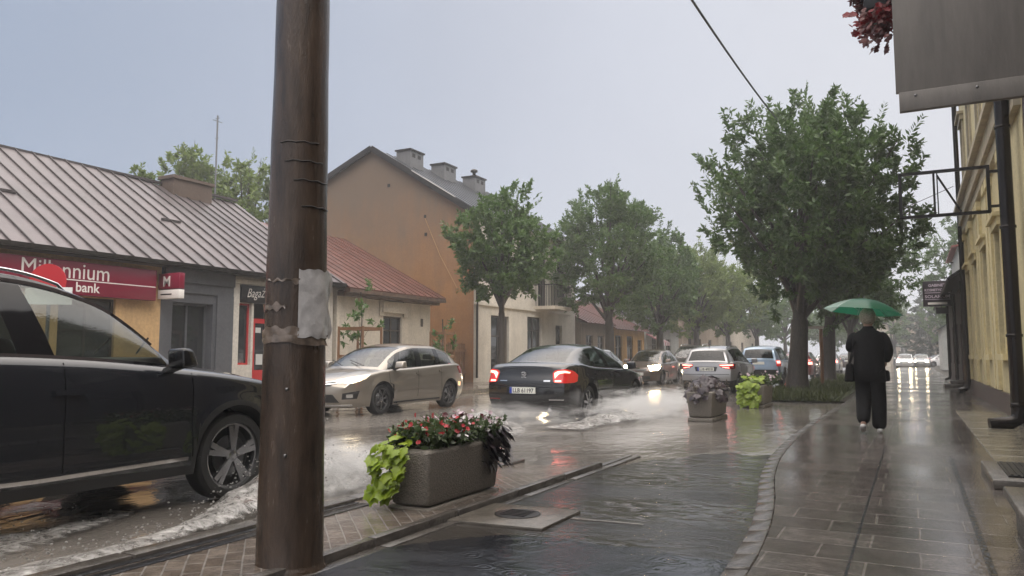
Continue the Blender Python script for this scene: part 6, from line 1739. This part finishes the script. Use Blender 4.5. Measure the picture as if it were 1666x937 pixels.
# ------------------------------------------------------------------ flower troughs
M_trough = pm("pebbled_concrete", (0.185, 0.165, 0.14), .42, var=.35, vscale=60, bump=.7, bscale=90, rvar=.15)
M_lime = leaf_mat("lime_vine_leaf", (.16, .26, .012), (.36, .46, .04), .35, .3)
M_dkl = leaf_mat("dark_purple_leaf", (.012, .009, .014), (.050, .032, .042), .05, .35)
M_gml = leaf_mat("flower_green", (.035, .065, .022), (.10, .14, .05), .25, .35)
M_redp = leaf_mat("red_petal", (.30, .008, .014), (.60, .03, .045), .2, .4)
M_whp = leaf_mat("white_petal", (.58, .55, .56), (.85, .84, .82), .2, .4)
M_pkp = leaf_mat("pale_pink_petal", (.50, .36, .42), (.68, .55, .60), .2, .4)
def trough(name, label, x0, x1, y0, y1, h, group="stone flower troughs"):
    t = thing(name, label, "planter", ((x0 + x1) / 2, (y0 + y1) / 2, 0.02), 0, group)
    mb = MB(); i = .03
    a, b, c, d = x0, x1, y0, y1; zt = h + .03
    mb.hexa([(a + .005, c + .005, 0), (b - .005, c + .005, 0), (b - .005, d - .005, 0), (a + .005, d - .005, 0), (a + .01, c + .01, .07), (b - .01, c + .01, .07), (b - .01, d - .01, .07), (a + .01, d - .01, .07)])
    mb.build("foot", M_trough, t, bevel=.012)
    mb = MB()
    e_ = .07
    mb.hexa([(a + .03, c + .03, .076), (b - .03, c + .03, .076), (b - .03, d - .03, .076), (a + .03, d - .03, .076), (a - .01, c - .01, zt), (b + .01, c - .01, zt), (b + .01, d + .01, zt), (a - .01, d + .01, zt)])
    mb.build("basin", M_trough, t, bevel=.035, segs=4)
    mb = MB(); mb.box(a + .06, b - .06, c + .06, d - .06, zt - .03, zt + .012); mb.build("soil", pm("potting_soil", (.02, .014, .01), .8, bump=.8, bscale=40), t)
    return t
def lobed_leaves(name, label, cat, pts, mat, group=None, size=(.09, .14), droop=.5, wide=.62):
    """broad heart shaped leaves with pointed lobes; pts: list of (pos, outward dir)"""
    mb = MB(); g = random.Random(len(pts) + 3)
    shape = [(0, 0), (.30, -.06), (.52, .10), (.44, .34), (.60, .46), (.30, .62), (.0, 1.0), (-.30, .62), (-.60, .46), (-.44, .34), (-.52, .10), (-.30, -.06)]
    for p, d in pts:
        p = Vector(p); d = Vector(d).normalized()
        nrm = (d + Vector((g.uniform(-.5, .5), g.uniform(-.5, .5), .55 + g.uniform(-.3, .4)))).normalized()
        tip = (Vector((0, 0, -1)) * droop + d * .6 + Vector((g.uniform(-.6, .6), g.uniform(-.6, .6), g.uniform(-.2, .2))))
        tip = (tip - nrm * tip.dot(nrm)).normalized(); sd = nrm.cross(tip)
        s = g.uniform(*size)
        v = []
        for a, b in shape:
            bend = nrm * (s * (-.22 * (b - .3) ** 2 - .22 * abs(a)))
            v.append(p + sd * (a * s * wide / .6) + tip * (b * s) + bend)
        cen = p + tip * (s * .35) + nrm * (s * .03)
        n_ = len(v); v.append(cen)
        mb.add(v, [(i, (i + 1) % n_, n_) for i in range(n_)], 0, True)
        mb.tube([p - d * s * .5 - Vector((0, 0, -.02)), p], .0025, 4)
    o = mb.build(name, mat); return tag(o, label, cat, group)
def herb(name, label, cat, box, n, hgt, mat, group=None, leaf=.045, wf=.28, seed=1, spread=.06, parts=()):
    """bushy bedding plants: stems, narrow leaves, then blossoms as children"""
    g = np.random.default_rng(seed)
    x0, x1, y0, y1, z0 = box
    t = thing(name, label, cat, ((x0 + x1) / 2, (y0 + y1) / 2, z0), 0, group)
    base = np.stack([g.uniform(x0, x1, n), g.uniform(y0, y1, n), np.full(n, z0)], 1)
    up = np.stack([g.normal(size=n) * .35 + (base[:, 0] - (x0 + x1) / 2) * 1.4, g.normal(size=n) * .35 + (base[:, 1] - (y0 + y1) / 2) * .9, np.ones(n)], 1)
    hh = hgt * g.uniform(.55, 1.1, n)
    tips = base + up * hh[:, None]
    P, D = [], []
    for k in range(n):
        m = 16
        s = g.uniform(.1, 1, m)
        P.append(base[k] + (tips[k] - base[k]) * s[:, None] + g.normal(size=(m, 3)) * .012); D.append(g.normal(size=(m, 3)) + np.array([0, 0, .3]))
    P = np.concatenate(P) - np.array(t.location); D = np.concatenate(D)
    LL = g.uniform(.6, 1.3, len(P)) * leaf
    o = bpy.data.objects.new("foliage", leaf_mesh("foliage", P, D, LL, LL * wf, mat)); COL.objects.link(o); o.parent = t
    for nm, pm_, cnt, sz, lay, zoff in parts:
        mb = MB()
        for _ in range(cnt):
            k = g.integers(n); c = Vector(base[k] + (tips[k] - base[k]) * g.uniform(.75, 1.12)) + Vector(g.normal(size=3) * spread * .5) + Vector((0, 0, zoff))
            nn = Vector((g.normal() * .7 + .4, g.normal() * .7 - .6, .7)).normalized()
            u = nn.orthogonal().normalized(); w = nn.cross(u)
            s = sz * g.uniform(.7, 1.25)
            if lay == "spike":
                for q in range(12):
                    a = q * 2.4; zc_ = q / 12 * s * 2.4
                    cc = c + Vector((math.cos(a) * s * .35, math.sin(a) * s * .35, zc_)); 
                    mb.add([cc - Vector((s * .3, 0, 0)), cc + Vector((0, -s * .1, -s * .2)), cc + Vector((s * .3, 0, .0)), cc + Vector((0, 0, s * .5))], [(0, 1, 2, 3)], 0)
            else:
                for q in range(5):
                    a = q * 2 * math.pi / 5
                    d1 = u * math.cos(a) + w * math.sin(a); d2 = u * math.cos(a + .62) + w * math.sin(a + .62); d0 = u * math.cos(a - .62) + w * math.sin(a - .62)
                    mb.add([c, c + d0 * s * .75 + nn * s * .22, c + d1 * s + nn * s * .16, c + d2 * s * .75 + nn * s * .22], [(0, 1, 2, 3)], 0)
        mb.build(nm, pm_, t)
    return t
trough("stone_trough", "nearest stone flower trough, overhung by lime vine and mixed flowers", -3.62, -3.22, 4.86, 5.98, .47)
g = random.Random(4)
pts = []
for k in range(150):   # tumbling over the near left corner
    s = g.random()
    if s < .5:
        x = g.uniform(-3.69, -3.39); zz = .53 - g.random() ** .8 * .40 * (1 - max(0, (x + 3.53) / .16) * .55); pts.append(((x, 4.825 - .05 * g.random() - .05 * (1 - abs(zz - .35)), zz + .03), (-.15, -1, .1)))
    elif s < .85: pts.append(((-3.66 - .07 * g.random(), g.uniform(4.84, 5.2), .54 - .40 * g.random()), (-1, -.2, .1)))
    else: pts.append(((g.uniform(-3.63, -3.33), g.uniform(4.84, 5.1), .54 + .09 * g.random()), (-.2, -.6, 1)))
lobed_leaves("sweet_potato_vine", "lime green trailing vine spilling over the near corner of the closest trough", "plant", pts, M_lime, size=(.06, .105), droop=.8)
herb("salvia_bed", "red flowering bedding plants in the closest trough", "plant", (-3.59, -3.25, 4.92, 5.45, .50), 190, .17, M_gml, seed=2, parts=(("blossom", M_redp, 130, .019, "flat", .0), ("pink_blossom", M_pkp, 30, .014, "flat", .0), ("flower_spike", M_redp, 8, .015, "spike", .01)), leaf=.06)
herb("petunia_bed", "white and pale pink bedding flowers in the far half of the closest trough", "plant", (-3.57, -3.22, 5.3, 5.95, .50), 210, .16, M_gml, seed=3, parts=(("blossom", M_whp, 150, .019, "flat", -.03), ("pink_blossom", M_pkp, 90, .019, "flat", .02), ("dark_red_blossom", leaf_mat("dark_red_petal", (.05, .006, .010), (.12, .012, .02), .1), 30, .024, "flat", .03)), leaf=.05)
pts = []
for k in range(95):
    y = 5.66 + .38 * g.random(); x = -3.22 + .08 * g.random() - .02
    if g.random() < .35: x = g.uniform(-3.6, -3.15); y = 5.98 + .08 * g.random()
    pts.append(((x, y, .60 - .32 * g.random() ** 1.2), (.8, .5, .2)))
lobed_leaves("dark_vine", "dark purple trailing leaves over the far right end of the closest trough", "plant", pts, M_dkl, size=(.06, .11))
trough("stone_trough", "middle stone trough with dry dark plants, behind the splash", -3.78, -3.3, 14.3, 15.6, .52)
pts = []
for k in range(260):
    a = g.random() * 6.28; r = g.random() ** .5
    x = -3.54 + .34 * r * math.cos(a); y = 14.95 + .75 * r * math.sin(a); z = .60 + .26 * (1 - r * r) * g.uniform(.5, 1.0) - .22 * g.random() * (r > .7)
    pts.append(((x, y, z), (math.cos(a), math.sin(a) - .3, .4)))
lobed_leaves("dark_plant", "dark withered bush in the middle trough", "plant", pts, M_dkl, size=(.09, .16))
herb("faded_flowers", "faded pale stems fringing the middle trough", "plant", (-3.82, -3.26, 14.25, 15.6, .52), 34, .20, leaf_mat("faded_stalk", (.08, .065, .05), (.18, .15, .12), .2), seed=8, leaf=.07, wf=.16)
trough("stone_trough", "farthest stone trough, almost hidden by bright lime foliage", -3.62, -3.12, 18.7, 20.0, .50)
pts = []
for k in range(170):
    s = g.random()
    if s < .65: pts.append(((g.uniform(-3.69, -3.23), 18.66 - .06 * g.random(), .60 - .52 * g.random()), (-.1, -1, .1)))
    else: pts.append(((g.uniform(-3.67, -3.17), g.uniform(18.7, 19.3), .58 + .16 * g.random()), (0, -.6, 1)))
lobed_leaves("lime_vine", "bright lime trailing plant over the front of the farthest trough", "plant", pts, M_lime, size=(.10, .16))
herb("fringe_flowers", "pale fringe of small flowers at the back of the farthest trough", "plant", (-3.62, -3.02, 19, 20, .52), 70, .24, M_gml, seed=9, leaf=.07, parts=(("blossom", M_pkp, 50, .03, "flat", .0),))
# flower box hanging on the balcony edge
t = thing("flower_box", "dark box of red flowers beside the big grey panel at the top edge", "flower box", (-.2, 8.4, 4.66))
mb = MB(); mb.box(-.30, -.07, 8.2, 8.7, 4.66, 4.82); mb.build("box", M_plast, t, bevel=.01)
herb("geraniums", "dark red geraniums hanging from the box beside the grey panel", "plant", (-.36, -.07, 8.15, 8.7, 4.8), 60, .10, leaf_mat("geranium_red_leaf", (.05, .02, .02), (.16, .03, .035), .25), seed=12, leaf=.07, parts=(("blossom", leaf_mat("geranium_petal", (.16, .01, .015), (.30, .03, .04), .3), 160, .04, "flat", -.30),))
pts = [((-.08 - .26 * g.random(), g.uniform(8.1, 8.6), 4.68 - .36 * g.random() ** 1.4), (-.6, -1, -.2)) for _ in range(130)]
lobed_leaves("hanging_foliage", "dull red leaves trailing under the flower box beside the grey panel", "plant", pts, leaf_mat("dull_red_leaf", (.10, .02, .022), (.22, .07, .065), .3), size=(.035, .07))
# ------------------------------------------------------------------ person with umbrella
def skin(name, verts, edges, rads, mats, parent, root=0, sub=2, matfn=None):
    me = bpy.data.meshes.new(name)
    me.from_pydata(verts, edges, [])
    o = bpy.data.objects.new(name, me); COL.objects.link(o)
    md = o.modifiers.new("skin", 'SKIN'); md.use_smooth_shade = True
    ly = me.skin_vertices[0].data
    for i, r in enumerate(rads):
        ly[i].radius = r if hasattr(r, '__len__') else (r, r)
        ly[i].use_root = (i == root)
    o.modifiers.new("sub", 'SUBSURF').levels = sub
    o.modifiers["sub"].render_levels = sub
    bpy.context.view_layer.update()
    dg = bpy.context.evaluated_depsgraph_get()
    m2 = bpy.data.meshes.new_from_object(o.evaluated_get(dg))
    o.modifiers.clear(); o.data = m2; bpy.data.meshes.remove(me)
    m2.name = name
    for p in m2.polygons: p.use_smooth = True
    m2.materials.clear()
    for m in (mats if isinstance(mats, (list, tuple)) else [mats]): m2.materials.append(m)
    o.parent = parent
    return o
M_skin = pm("skin", (.42, .26, .19), .5)
M_cloth = pm("black_wet_cloth", (.006, .006, .007), .75, spec=.2, var=.3, vscale=8, bump=.5, bscale=9)
M_trous = pm("black_trousers", (.007, .007, .008), .75, spec=.2, var=.3, vscale=7, bump=.4, bscale=8)
M_hair = pm("grey_hair", (.40, .37, .28), .5, var=.4, vscale=60, bump=.6, bscale=60)
M_shoe = pm("shoe_white", (.55, .54, .52), .4)
PX, PY = -.58, 12.5
per = thing("person", "person in a dark jacket and trousers walking away under the green umbrella", "person", (PX, PY, .095), 0)
# local: x right, y ahead (walking), z up
V = [(0, 0, .95), (0, 0, 1.10), (0, 0.0, 1.28), (0, .01, 1.42), (0, .02, 1.50), (0, .05, 1.56), (0, .06, 1.63), (0, .06, 1.71), (0, .06, 1.76),   # 0-8 spine, neck, head
     (.19, .0, 1.43), (.255, -.03, 1.18), (.215, .12, 1.02),        # 9-11 right arm: shoulder elbow wrist
     (-.19, 0, 1.43), (-.25, .08, 1.20), (-.13, .28, 1.30),           # 12-14 left arm bent up to the shaft
     (.09, 0, .88), (.10, .05, .48), (.10, .0, .09), (.11, .10, .045), (.11, .17, .04),   # 15-19 right leg
     (-.09, 0, .88), (-.09, -.02, .48), (-.10, -.19, .15), (-.11, -.13, .06), (-.11, -.07, .035)]
E = [(0, 1), (1, 2), (2, 3), (3, 4), (4, 5), (5, 6), (6, 7), (7, 8), (3, 9), (9, 10), (10, 11), (3, 12), (12, 13), (13, 14), (0, 15), (15, 16), (16, 17), (17, 18), (18, 19), (0, 20), (20, 21), (21, 22), (22, 23), (23, 24)]
Rr = [(.14, .10), (.13, .095), (.13, .095), (.10, .07), .052, .06, .085, .09, .055, .045, .04, .032, .045, .045, .032, .08, .055, .04, .035, .025, .08, .055, .04, .035, .025]
body = skin("body", V, E, Rr, M_skin, per)
# face and ears on the head, turned away from us
mb = MB(); mb.ball((.0, .155, 1.66), .016, 6, sc=(.8, 1.3, 1.2))
for s in (1, -1): mb.ball((s * .095, .06, 1.66), .028, 7, sc=(.35, .7, 1.1)); mb.ball((s * .035, .138, 1.685), .012, 6)
mb.box(-.025, .025, .135, .146, 1.612, 1.620)
mb.build("face", M_skin, per, local=True)
# hands: palm and five fingers each, grown as skins and joined to one mesh per hand
def hand(w, pd, fd, cur, sgn):
    w = Vector(w); pd = Vector(pd).normalized(); fd = Vector(fd).normalized(); sd = pd.cross(fd) * sgn
    v = [w, w + pd * .05, w + pd * .085]; e = [(0, 1), (1, 2)]; r = [(.026, .018), (.036, .016), (.036, .014)]
    for k, (off, ln) in enumerate(((-.027, .060), (-.009, .072), (.010, .078), (.028, .068))):
        b = w + pd * .085 + sd * off; d = pd.copy(); p = b; idx = len(v)
        v.append(b); r.append(.0095); e.append((2, idx))
        for j in range(3):
            d = (d + fd * cur).normalized(); p = p + d * ln * (.42, .32, .26)[j]; v.append(p); r.append((.0092, .0085, .0072)[j]); e.append((len(v) - 2, len(v) - 1))
    b = w + pd * .03 + sd * .034; v.append(b); r.append(.012); e.append((1, len(v) - 1))
    d = (pd * .5 + sd * .8 + fd * .3).normalized(); p = b
    for j in range(2):
        p = p + d * .034; v.append(p); r.append(.0095 - .001 * j); e.append((len(v) - 2, len(v) - 1)); d = (d + fd * .6 + pd * .4).normalized()
    return v, e, r
for w, pd, fd, cur, sgn in (((.215, .12, 1.02), (-.3, .7, -.6), (-1, 0, 0), .35, 1), ((-.13, .28, 1.30), (.4, .7, .3), (.6, -.7, 0), .75, -1)):
    v, e, r = hand(w, pd, fd, cur, sgn); skin("hand", v, e, r, M_skin, per, sub=1)
# jacket and trousers follow the body, a little wider
rows = []
for z, rx, ry, yo in ((.735, .20, .16, .0), (.745, .222, .175, .0), (.95, .212, .16, .0), (1.08, .205, .15, -.005), (1.22, .215, .152, -.01), (1.33, .224, .150, -.012), (1.41, .218, .142, -.008), (1.455, .185, .122, .0), (1.49, .115, .098, .01), (1.535, .072, .07, .02), (1.55, .066, .064, .022)):
    rows.append([((rx + .016 * mnoise.noise(Vector((k * .55, z * 5, 2)))) * math.copysign(abs(math.cos(2 * math.pi * k / 36)) ** .85, math.cos(2 * math.pi * k / 36)), yo + (ry + .018 * mnoise.noise(Vector((k * .8, z * 6, 5)))) * math.copysign(abs(math.sin(2 * math.pi * k / 36)) ** .85, math.sin(2 * math.pi * k / 36)), z) for k in range(37)])
mb = MB(); mb.grid(rows, 0)
jk = mb.build("jacket", M_cloth, per, local=True, weld=.0004)
jk.modifiers.clear()
sl = [skin("sleeve", [(.10, .0, 1.40), (.205, .0, 1.405), (.262, -.03, 1.18), (.222, .10, 1.03)], [(0, 1), (1, 2), (2, 3)], [.075, .092, .082, .060], M_cloth, per),
      skin("sleeve", [(-.10, 0, 1.40), (-.205, 0, 1.405), (-.258, .075, 1.20), (-.145, .265, 1.29)], [(0, 1), (1, 2), (2, 3)], [.075, .092, .082, .060], M_cloth, per)]
bm = bmesh.new(); bm.from_mesh(jk.data); bm.from_mesh(sl[0].data); bm.from_mesh(sl[1].data); bm.to_mesh(jk.data); bm.free(); [bpy.data.objects.remove(q) for q in sl]
for p in jk.data.polygons: p.use_smooth = True
tv = [(0, 0, .93), (.09, 0, .84), (.105, .05, .48), (.10, .0, .035), (-.09, 0, .84), (-.095, .0, .49), (-.10, -.18, .12)]
skin("trousers", tv, [(0, 1), (1, 2), (2, 3), (0, 4), (4, 5), (5, 6)], [(.15, .11), (.125, .13), (.108, .115), (.095, .105), (.125, .13), (.108, .115), (.095, .10)], M_trous, per)
for s, sv in ((.11, [(.11, -.08, .035), (.11, .05, .04), (.115, .19, .03)]), (-.11, [(-.10, -.235, .125), (-.108, -.14, .065), (-.112, -.03, .03)])):
    skin("shoe", sv, [(0, 1), (1, 2)], [(.042, .034), (.050, .038), (.042, .026)], M_shoe, per)
mb = MB(); mb.ball((0, .045, 1.70), .122, 14, sc=(.93, 1.0, 1.08))
mb.v = [(p[0] * (1 + .05 * mnoise.noise(Vector(p) * 14)), p[1], p[2]) if not (p[1] > .10 and p[2] < 1.73) else (p[0] * .8, min(p[1], .11), p[2]) for p in mb.v]
mb.build("hair", M_hair, per, local=True)

u = thing("umbrella", "green umbrella held over the walking person, sky sheen coloured into its left panels", "umbrella", (PX - .02, PY + .22, 1.3))
cx, cy, cz, rad = PX - .07, PY + .27, 1.875, .565
M_um = leaf_mat("green_umbrella_cloth", (.010, .13, .07), (.014, .17, .09), .45, .3)
M_um_sheen = leaf_mat("sky_sheen_green_cloth", (.34, .50, .43), (.46, .60, .53), .35, .2)  # sky reflection on the outer cloth, put into the panel colour
rot = Matrix.Rotation(R(-3.5), 3, 'X') @ Matrix.Rotation(R(6), 3, 'Y')
def up_(p): return tuple(Vector((cx, cy, cz)) + rot @ Vector(p))
mb = MB(); nr = 8
for k in range(nr):
    rows = []
    for j in range(7):
        f = j / 6
        row = []
        for i in range(7):
            a = 2 * math.pi * (k + i / 6) / nr + .2
            sagm = 1 - .10 * f * (1 - abs(i / 6 * 2 - 1)) ** .8
            row.append(up_((rad * f * math.cos(a) * sagm, rad * f * math.sin(a) * sagm, .20 * (1 - f ** 1.9) + .0)))
        rows.append(row)
    mb.grid(rows, 1 if k in (3, 4) else 0)
mb.build("canopy", [M_um, M_um_sheen], u, weld=.0005)
mb = MB()
for k in range(nr):
    a = 2 * math.pi * k / nr + .2
    mb.tube([up_((rad * f * math.cos(a), rad * f * math.sin(a), .20 * (1 - f ** 1.9) - .006)) for f in (0, .25, .5, .75, 1.0)], .004, 5)
    mb.tube([up_((rad * .5 * math.cos(a), rad * .5 * math.sin(a), .14)), up_((0, 0, -.02))], .003, 4)
mb.build("rib", M_steel, u)
mb = MB(); mb.tube([up_((0, 0, .25)), up_((0, 0, -.55)), up_((0, 0, -.62))], [.006, .008, .008], 8); mb.build("shaft", M_steel, u)
mb = MB(); mb.tube([up_((0, 0, -.60)), up_((0, 0, -.72)), up_((.02, 0, -.76)), up_((.05, 0, -.75))], .014, 8); mb.build("handle", M_plast, u)
bg = thing("shoulder_bag", "black shoulder bag hanging at the left hip of the walking person", "bag", (PX - .27, PY, .95))
mb = MB(); mb.hexa([(PX - .34, PY - .14, .83), (PX - .20, PY - .14, .83), (PX - .20, PY + .16, .83), (PX - .34, PY + .16, .83), (PX - .31, PY - .13, 1.10), (PX - .22, PY - .13, 1.10), (PX - .22, PY + .15, 1.10), (PX - .31, PY + .15, 1.10)]); mb.build("pouch", M_cloth, bg, bevel=.03, segs=3)
mb = MB(); mb.tube([(PX - .27, PY - .1, 1.08), (PX - .20, PY - .14, 1.35), (PX - .11, PY - .06, 1.55), (PX - .12, PY + .1, 1.5), (PX - .27, PY + .14, 1.10)], .012, 6); mb.build("strap", M_cloth, bg)
bg = thing("hand_bag", "black handbag at the right hip under the bent arm of the walking person", "bag", (PX + .3, PY, .95))
mb = MB(); mb.hexa([(PX + .15, PY - .02, .84), (PX + .27, PY - .02, .84), (PX + .27, PY + .16, .84), (PX + .15, PY + .16, .84), (PX + .17, PY, 1.0), (PX + .26, PY, 1.0), (PX + .26, PY + .14, 1.0), (PX + .17, PY + .14, 1.0)]); mb.build("pouch", M_cloth, bg, bevel=.03, segs=3)

# ------------------------------------------------------------------ splashing water
def foam_mat():
    m, n, l, b = nodes_of("splash_water")
    b.inputs["Base Color"].default_value = (.46, .45, .44, 1)
    b.inputs["Roughness"].default_value = .35
    b.inputs["IOR"].default_value = 1.33
    b.inputs["Transmission Weight"].default_value = .15
    tc = n.new("ShaderNodeTexCoord")
    a = n.new("ShaderNodeTexNoise"); a.inputs["Scale"].default_value = 9; a.inputs["Detail"].default_value = 9; a.inputs["Roughness"].default_value = .75; a.inputs["Distortion"].default_value = .8
    l.new(tc.outputs["Object"], a.inputs["Vector"])
    rp = n.new("ShaderNodeValToRGB"); rp.color_ramp.elements[0].position = .35; rp.color_ramp.elements[1].position = .68
    rp.color_ramp.elements[0].color = (.16, .15, .14, 1); rp.color_ramp.elements[1].color = (.55, .54, .52, 1)
    l.new(a.outputs[0], rp.inputs[0]); l.new(rp.outputs[0], b.inputs["Base Color"])
    a2 = n.new("ShaderNodeTexNoise"); a2.inputs["Scale"].default_value = 26; a2.inputs["Detail"].default_value = 8; a2.inputs["Roughness"].default_value = .7
    l.new(tc.outputs["Object"], a2.inputs["Vector"])
    bp = n.new("ShaderNodeBump"); bp.inputs["Strength"].default_value = .5; bp.inputs["Distance"].default_value = .02
    l.new(a2.outputs[0], bp.inputs["Height"]); l.new(bp.outputs[0], b.inputs["Normal"])
    at = n.new("ShaderNodeAttribute"); at.attribute_name = "thick"
    mu = n.new("ShaderNodeMath"); mu.operation = 'MULTIPLY_ADD'; mu.inputs[1].default_value = 2.4; mu.inputs[2].default_value = -1.6
    l.new(a.outputs[0], mu.inputs[0])
    ad = n.new("ShaderNodeMath"); ad.operation = 'ADD'; ad.use_clamp = True; l.new(at.outputs["Fac"], ad.inputs[0]); l.new(mu.outputs[0], ad.inputs[1])
    l.new(ad.outputs[0], b.inputs["Alpha"])
    return m
M_foam = foam_mat()
def splash(name, label, path, seed, n=70, m=22, drops=160, h=1.0):
    """churned water: ridge along a path [(x, y, half width, height)], with drops thrown above it"""
    mb = MB(); th = []
    P = [Vector((p[0], p[1], 0)) for p in path]
    tt = list(range(len(path))); fw = pchip(tt, [p[2] for p in path]); fh = pchip(tt, [p[3] for p in path]); fx = pchip(tt, [p[0] for p in path]); fy = pchip(tt, [p[1] for p in path])
    rows = []
    rg = random.Random(seed); dr = []
    for i in range(n + 1):
        u = (len(path) - 1) * i / n
        c = Vector((fx(u), fy(u), 0)); d = Vector((fx(u + .05) - fx(u - .05), fy(u + .05) - fy(u - .05), 0)).normalized(); s = Vector((-d.y, d.x, 0))
        r = []
        for j in range(m + 1):
            v = -1 + 2 * j / m
            p = c + s * (v * fw(u))
            e_ = max(0, 1 - v * v) * min(1, i / 5, (n - i) / 5)
            nz = mnoise.fractal(Vector((p.x * 2.2, p.y * 2.2, seed)), 1.1, 2.0, 3)
            z = .012 + fh(u) * e_ * (.62 + .55 * nz) * h
            p2 = p + Vector((mnoise.noise(p * 7 + Vector((9, 0, seed))), mnoise.noise(p * 7 + Vector((0, 9, seed))), 0)) * .035
            r.append((p2.x, p2.y, max(.006, z))); th.append(min(1, e_ * 1.9))
            if rg.random() < drops / (n * m) and e_ > .2:
                for _ in range(5): (rg.random() < .45) and dr.append((p2 + Vector((rg.gauss(0, .09), rg.gauss(0, .09), 0)), z + abs(rg.gauss(0, .11)) * (.3 + fh(u) * 3), rg.uniform(.002, .007)))
        rows.append(r)
    mb.grid(rows, 0)
    for p, z, r in dr: mb.ball((p.x, p.y, z), r, 4, sc=(.8, 1.8, 1.1)); th += [1.0] * (5 * 6)
    o = mb.build(name, M_foam)
    at = o.data.attributes.new("thick", 'FLOAT', 'POINT'); at.data.foreach_set("value", th[:len(o.data.vertices)] + [1.0] * (len(o.data.vertices) - len(th)))
    tag(o, label, "splash", "water splashes", "stuff")
    return o
splash("splash", "white churned bow wave beside the front wheel of the dark SUV", [(-4.75, 6.4, .20, .08), (-4.72, 5.6, .32, .28), (-4.78, 4.95, .32, .34), (-4.62, 4.3, .26, .17), (-4.45, 3.7, .15, .06), (-4.35, 3.0, .18, .045), (-4.4, 2.0, .3, .04)], 1, n=120, m=26, drops=260)
splash("splash", "trail of foam in the wheel track under the dark SUV", [(-5.5, 4.0, .25, .03), (-5.3, 3.2, .35, .04), (-5.1, 2.4, .45, .05), (-5.0, 1.4, .5, .04)], 2, n=80, m=26, drops=60)
splash("splash", "spray thrown sideways from the right wheels of the black saloon", [(-5.35, 17.4, .2, .06), (-5.0, 16.4, .5, .14), (-4.9, 15.0, .6, .13), (-5.0, 13.8, .5, .18), (-5.1, 12.7, .4, .09), (-5.2, 11.6, .5, .04)], 3, n=110, m=28, drops=220)
splash("splash", "low wake behind the left rear wheel of the black saloon", [(-7.5, 13.6, .2, .16), (-7.5, 12.9, .3, .12), (-7.6, 12.0, .35, .04)], 4, n=50, m=16, drops=90)
splash("splash", "choppy foam patch on the road behind the black saloon", [(-6.9, 12.6, .3, .03), (-6.3, 11.5, .6, .035), (-5.9, 10.2, .7, .025), (-5.8, 9.2, .5, .02)], 5, n=70, m=26, drops=30)
def spray(name, label, c, r, dens, seed):
    """airborne spray: a ragged cloud of fine drops"""
    m = bpy.data.materials.new("spray_mist"); m.use_nodes = True
    n, l = m.node_tree.nodes, m.node_tree.links; n.clear()
    o = n.new("ShaderNodeOutputMaterial"); v = n.new("ShaderNodeVolumePrincipled"); v.inputs["Color"].default_value = (.95, .95, .95, 1); v.inputs["Anisotropy"].default_value = .1
    tc = n.new("ShaderNodeTexCoord")
    ln = n.new("ShaderNodeVectorMath"); ln.operation = 'LENGTH'; l.new(tc.outputs["Object"], ln.inputs[0])
    nz = n.new("ShaderNodeTexNoise"); nz.inputs["Scale"].default_value = 2.6; nz.inputs["Detail"].default_value = 7; nz.inputs["Roughness"].default_value = .7; nz.inputs["Distortion"].default_value = .5
    ad = n.new("ShaderNodeVectorMath"); ad.operation = 'ADD'; ad.inputs[1].default_value = (seed, seed * 2, 0); l.new(tc.outputs["Object"], ad.inputs[0]); l.new(ad.outputs[0], nz.inputs["Vector"])
    a = n.new("ShaderNodeMath"); a.operation = 'MULTIPLY_ADD'; a.inputs[1].default_value = 3.4; a.inputs[2].default_value = -.85; l.new(nz.outputs[0], a.inputs[0])
    s_ = n.new("ShaderNodeMath"); s_.operation = 'SUBTRACT'; l.new(a.outputs[0], s_.inputs[0]); l.new(ln.outputs["Value"], s_.inputs[1])
    k = n.new("ShaderNodeMath"); k.operation = 'MULTIPLY'; k.use_clamp = False; k.inputs[1].default_value = dens; l.new(s_.outputs[0], k.inputs[0])
    mx = n.new("ShaderNodeMath"); mx.operation = 'MAXIMUM'; mx.inputs[1].default_value = 0; l.new(k.outputs[0], mx.inputs[0])
    l.new(mx.outputs[0], v.inputs["Density"]); l.new(v.outputs[0], o.inputs["Volume"])
    mb = MB(); mb.ball((0, 0, 0), 1.0, 12)
    ob = mb.build(name, m, None, local=True); ob.location = c; ob.scale = r
    tag(ob, label, "spray", "drifting spray", "stuff")
spray("spray_mist", "grey mist of spray drifting off the right side of the black saloon", (-4.75, 15.3, .2), (1.0, 2.9, .40), 3.0, 1.0)
spray("spray_mist", "thin mist behind the rear wheels of the black saloon", (-6.2, 12.3, .15), (1.5, 1.0, .28), 1.3, 3.0)
spray("spray_mist", "burst of spray around the front wheel of the dark SUV", (-4.68, 5.55, .12), (.40, .95, .36), 9.0, 5.0)

# ------------------------------------------------------------------ rain haze
hz = MB(); hz.box(-120, 120, -40, 320, -1.2, 20.0)
hm = bpy.data.materials.new("rain_haze"); hm.use_nodes = True
hn, hl = hm.node_tree.nodes, hm.node_tree.links
hn.clear()
ho = hn.new("ShaderNodeOutputMaterial"); hv = hn.new("ShaderNodeVolumePrincipled")
hv.inputs["Color"].default_value = (.92, .94, .97, 1); hv.inputs["Density"].default_value = 0.0021; hv.inputs["Anisotropy"].default_value = 0.2
hl.new(hv.outputs[0], ho.inputs["Volume"])
o = hz.build("haze", hm); tag(o, kind="stuff"); o["label"] = "thin grey rain haze filling the whole street"; o["category"] = "haze"
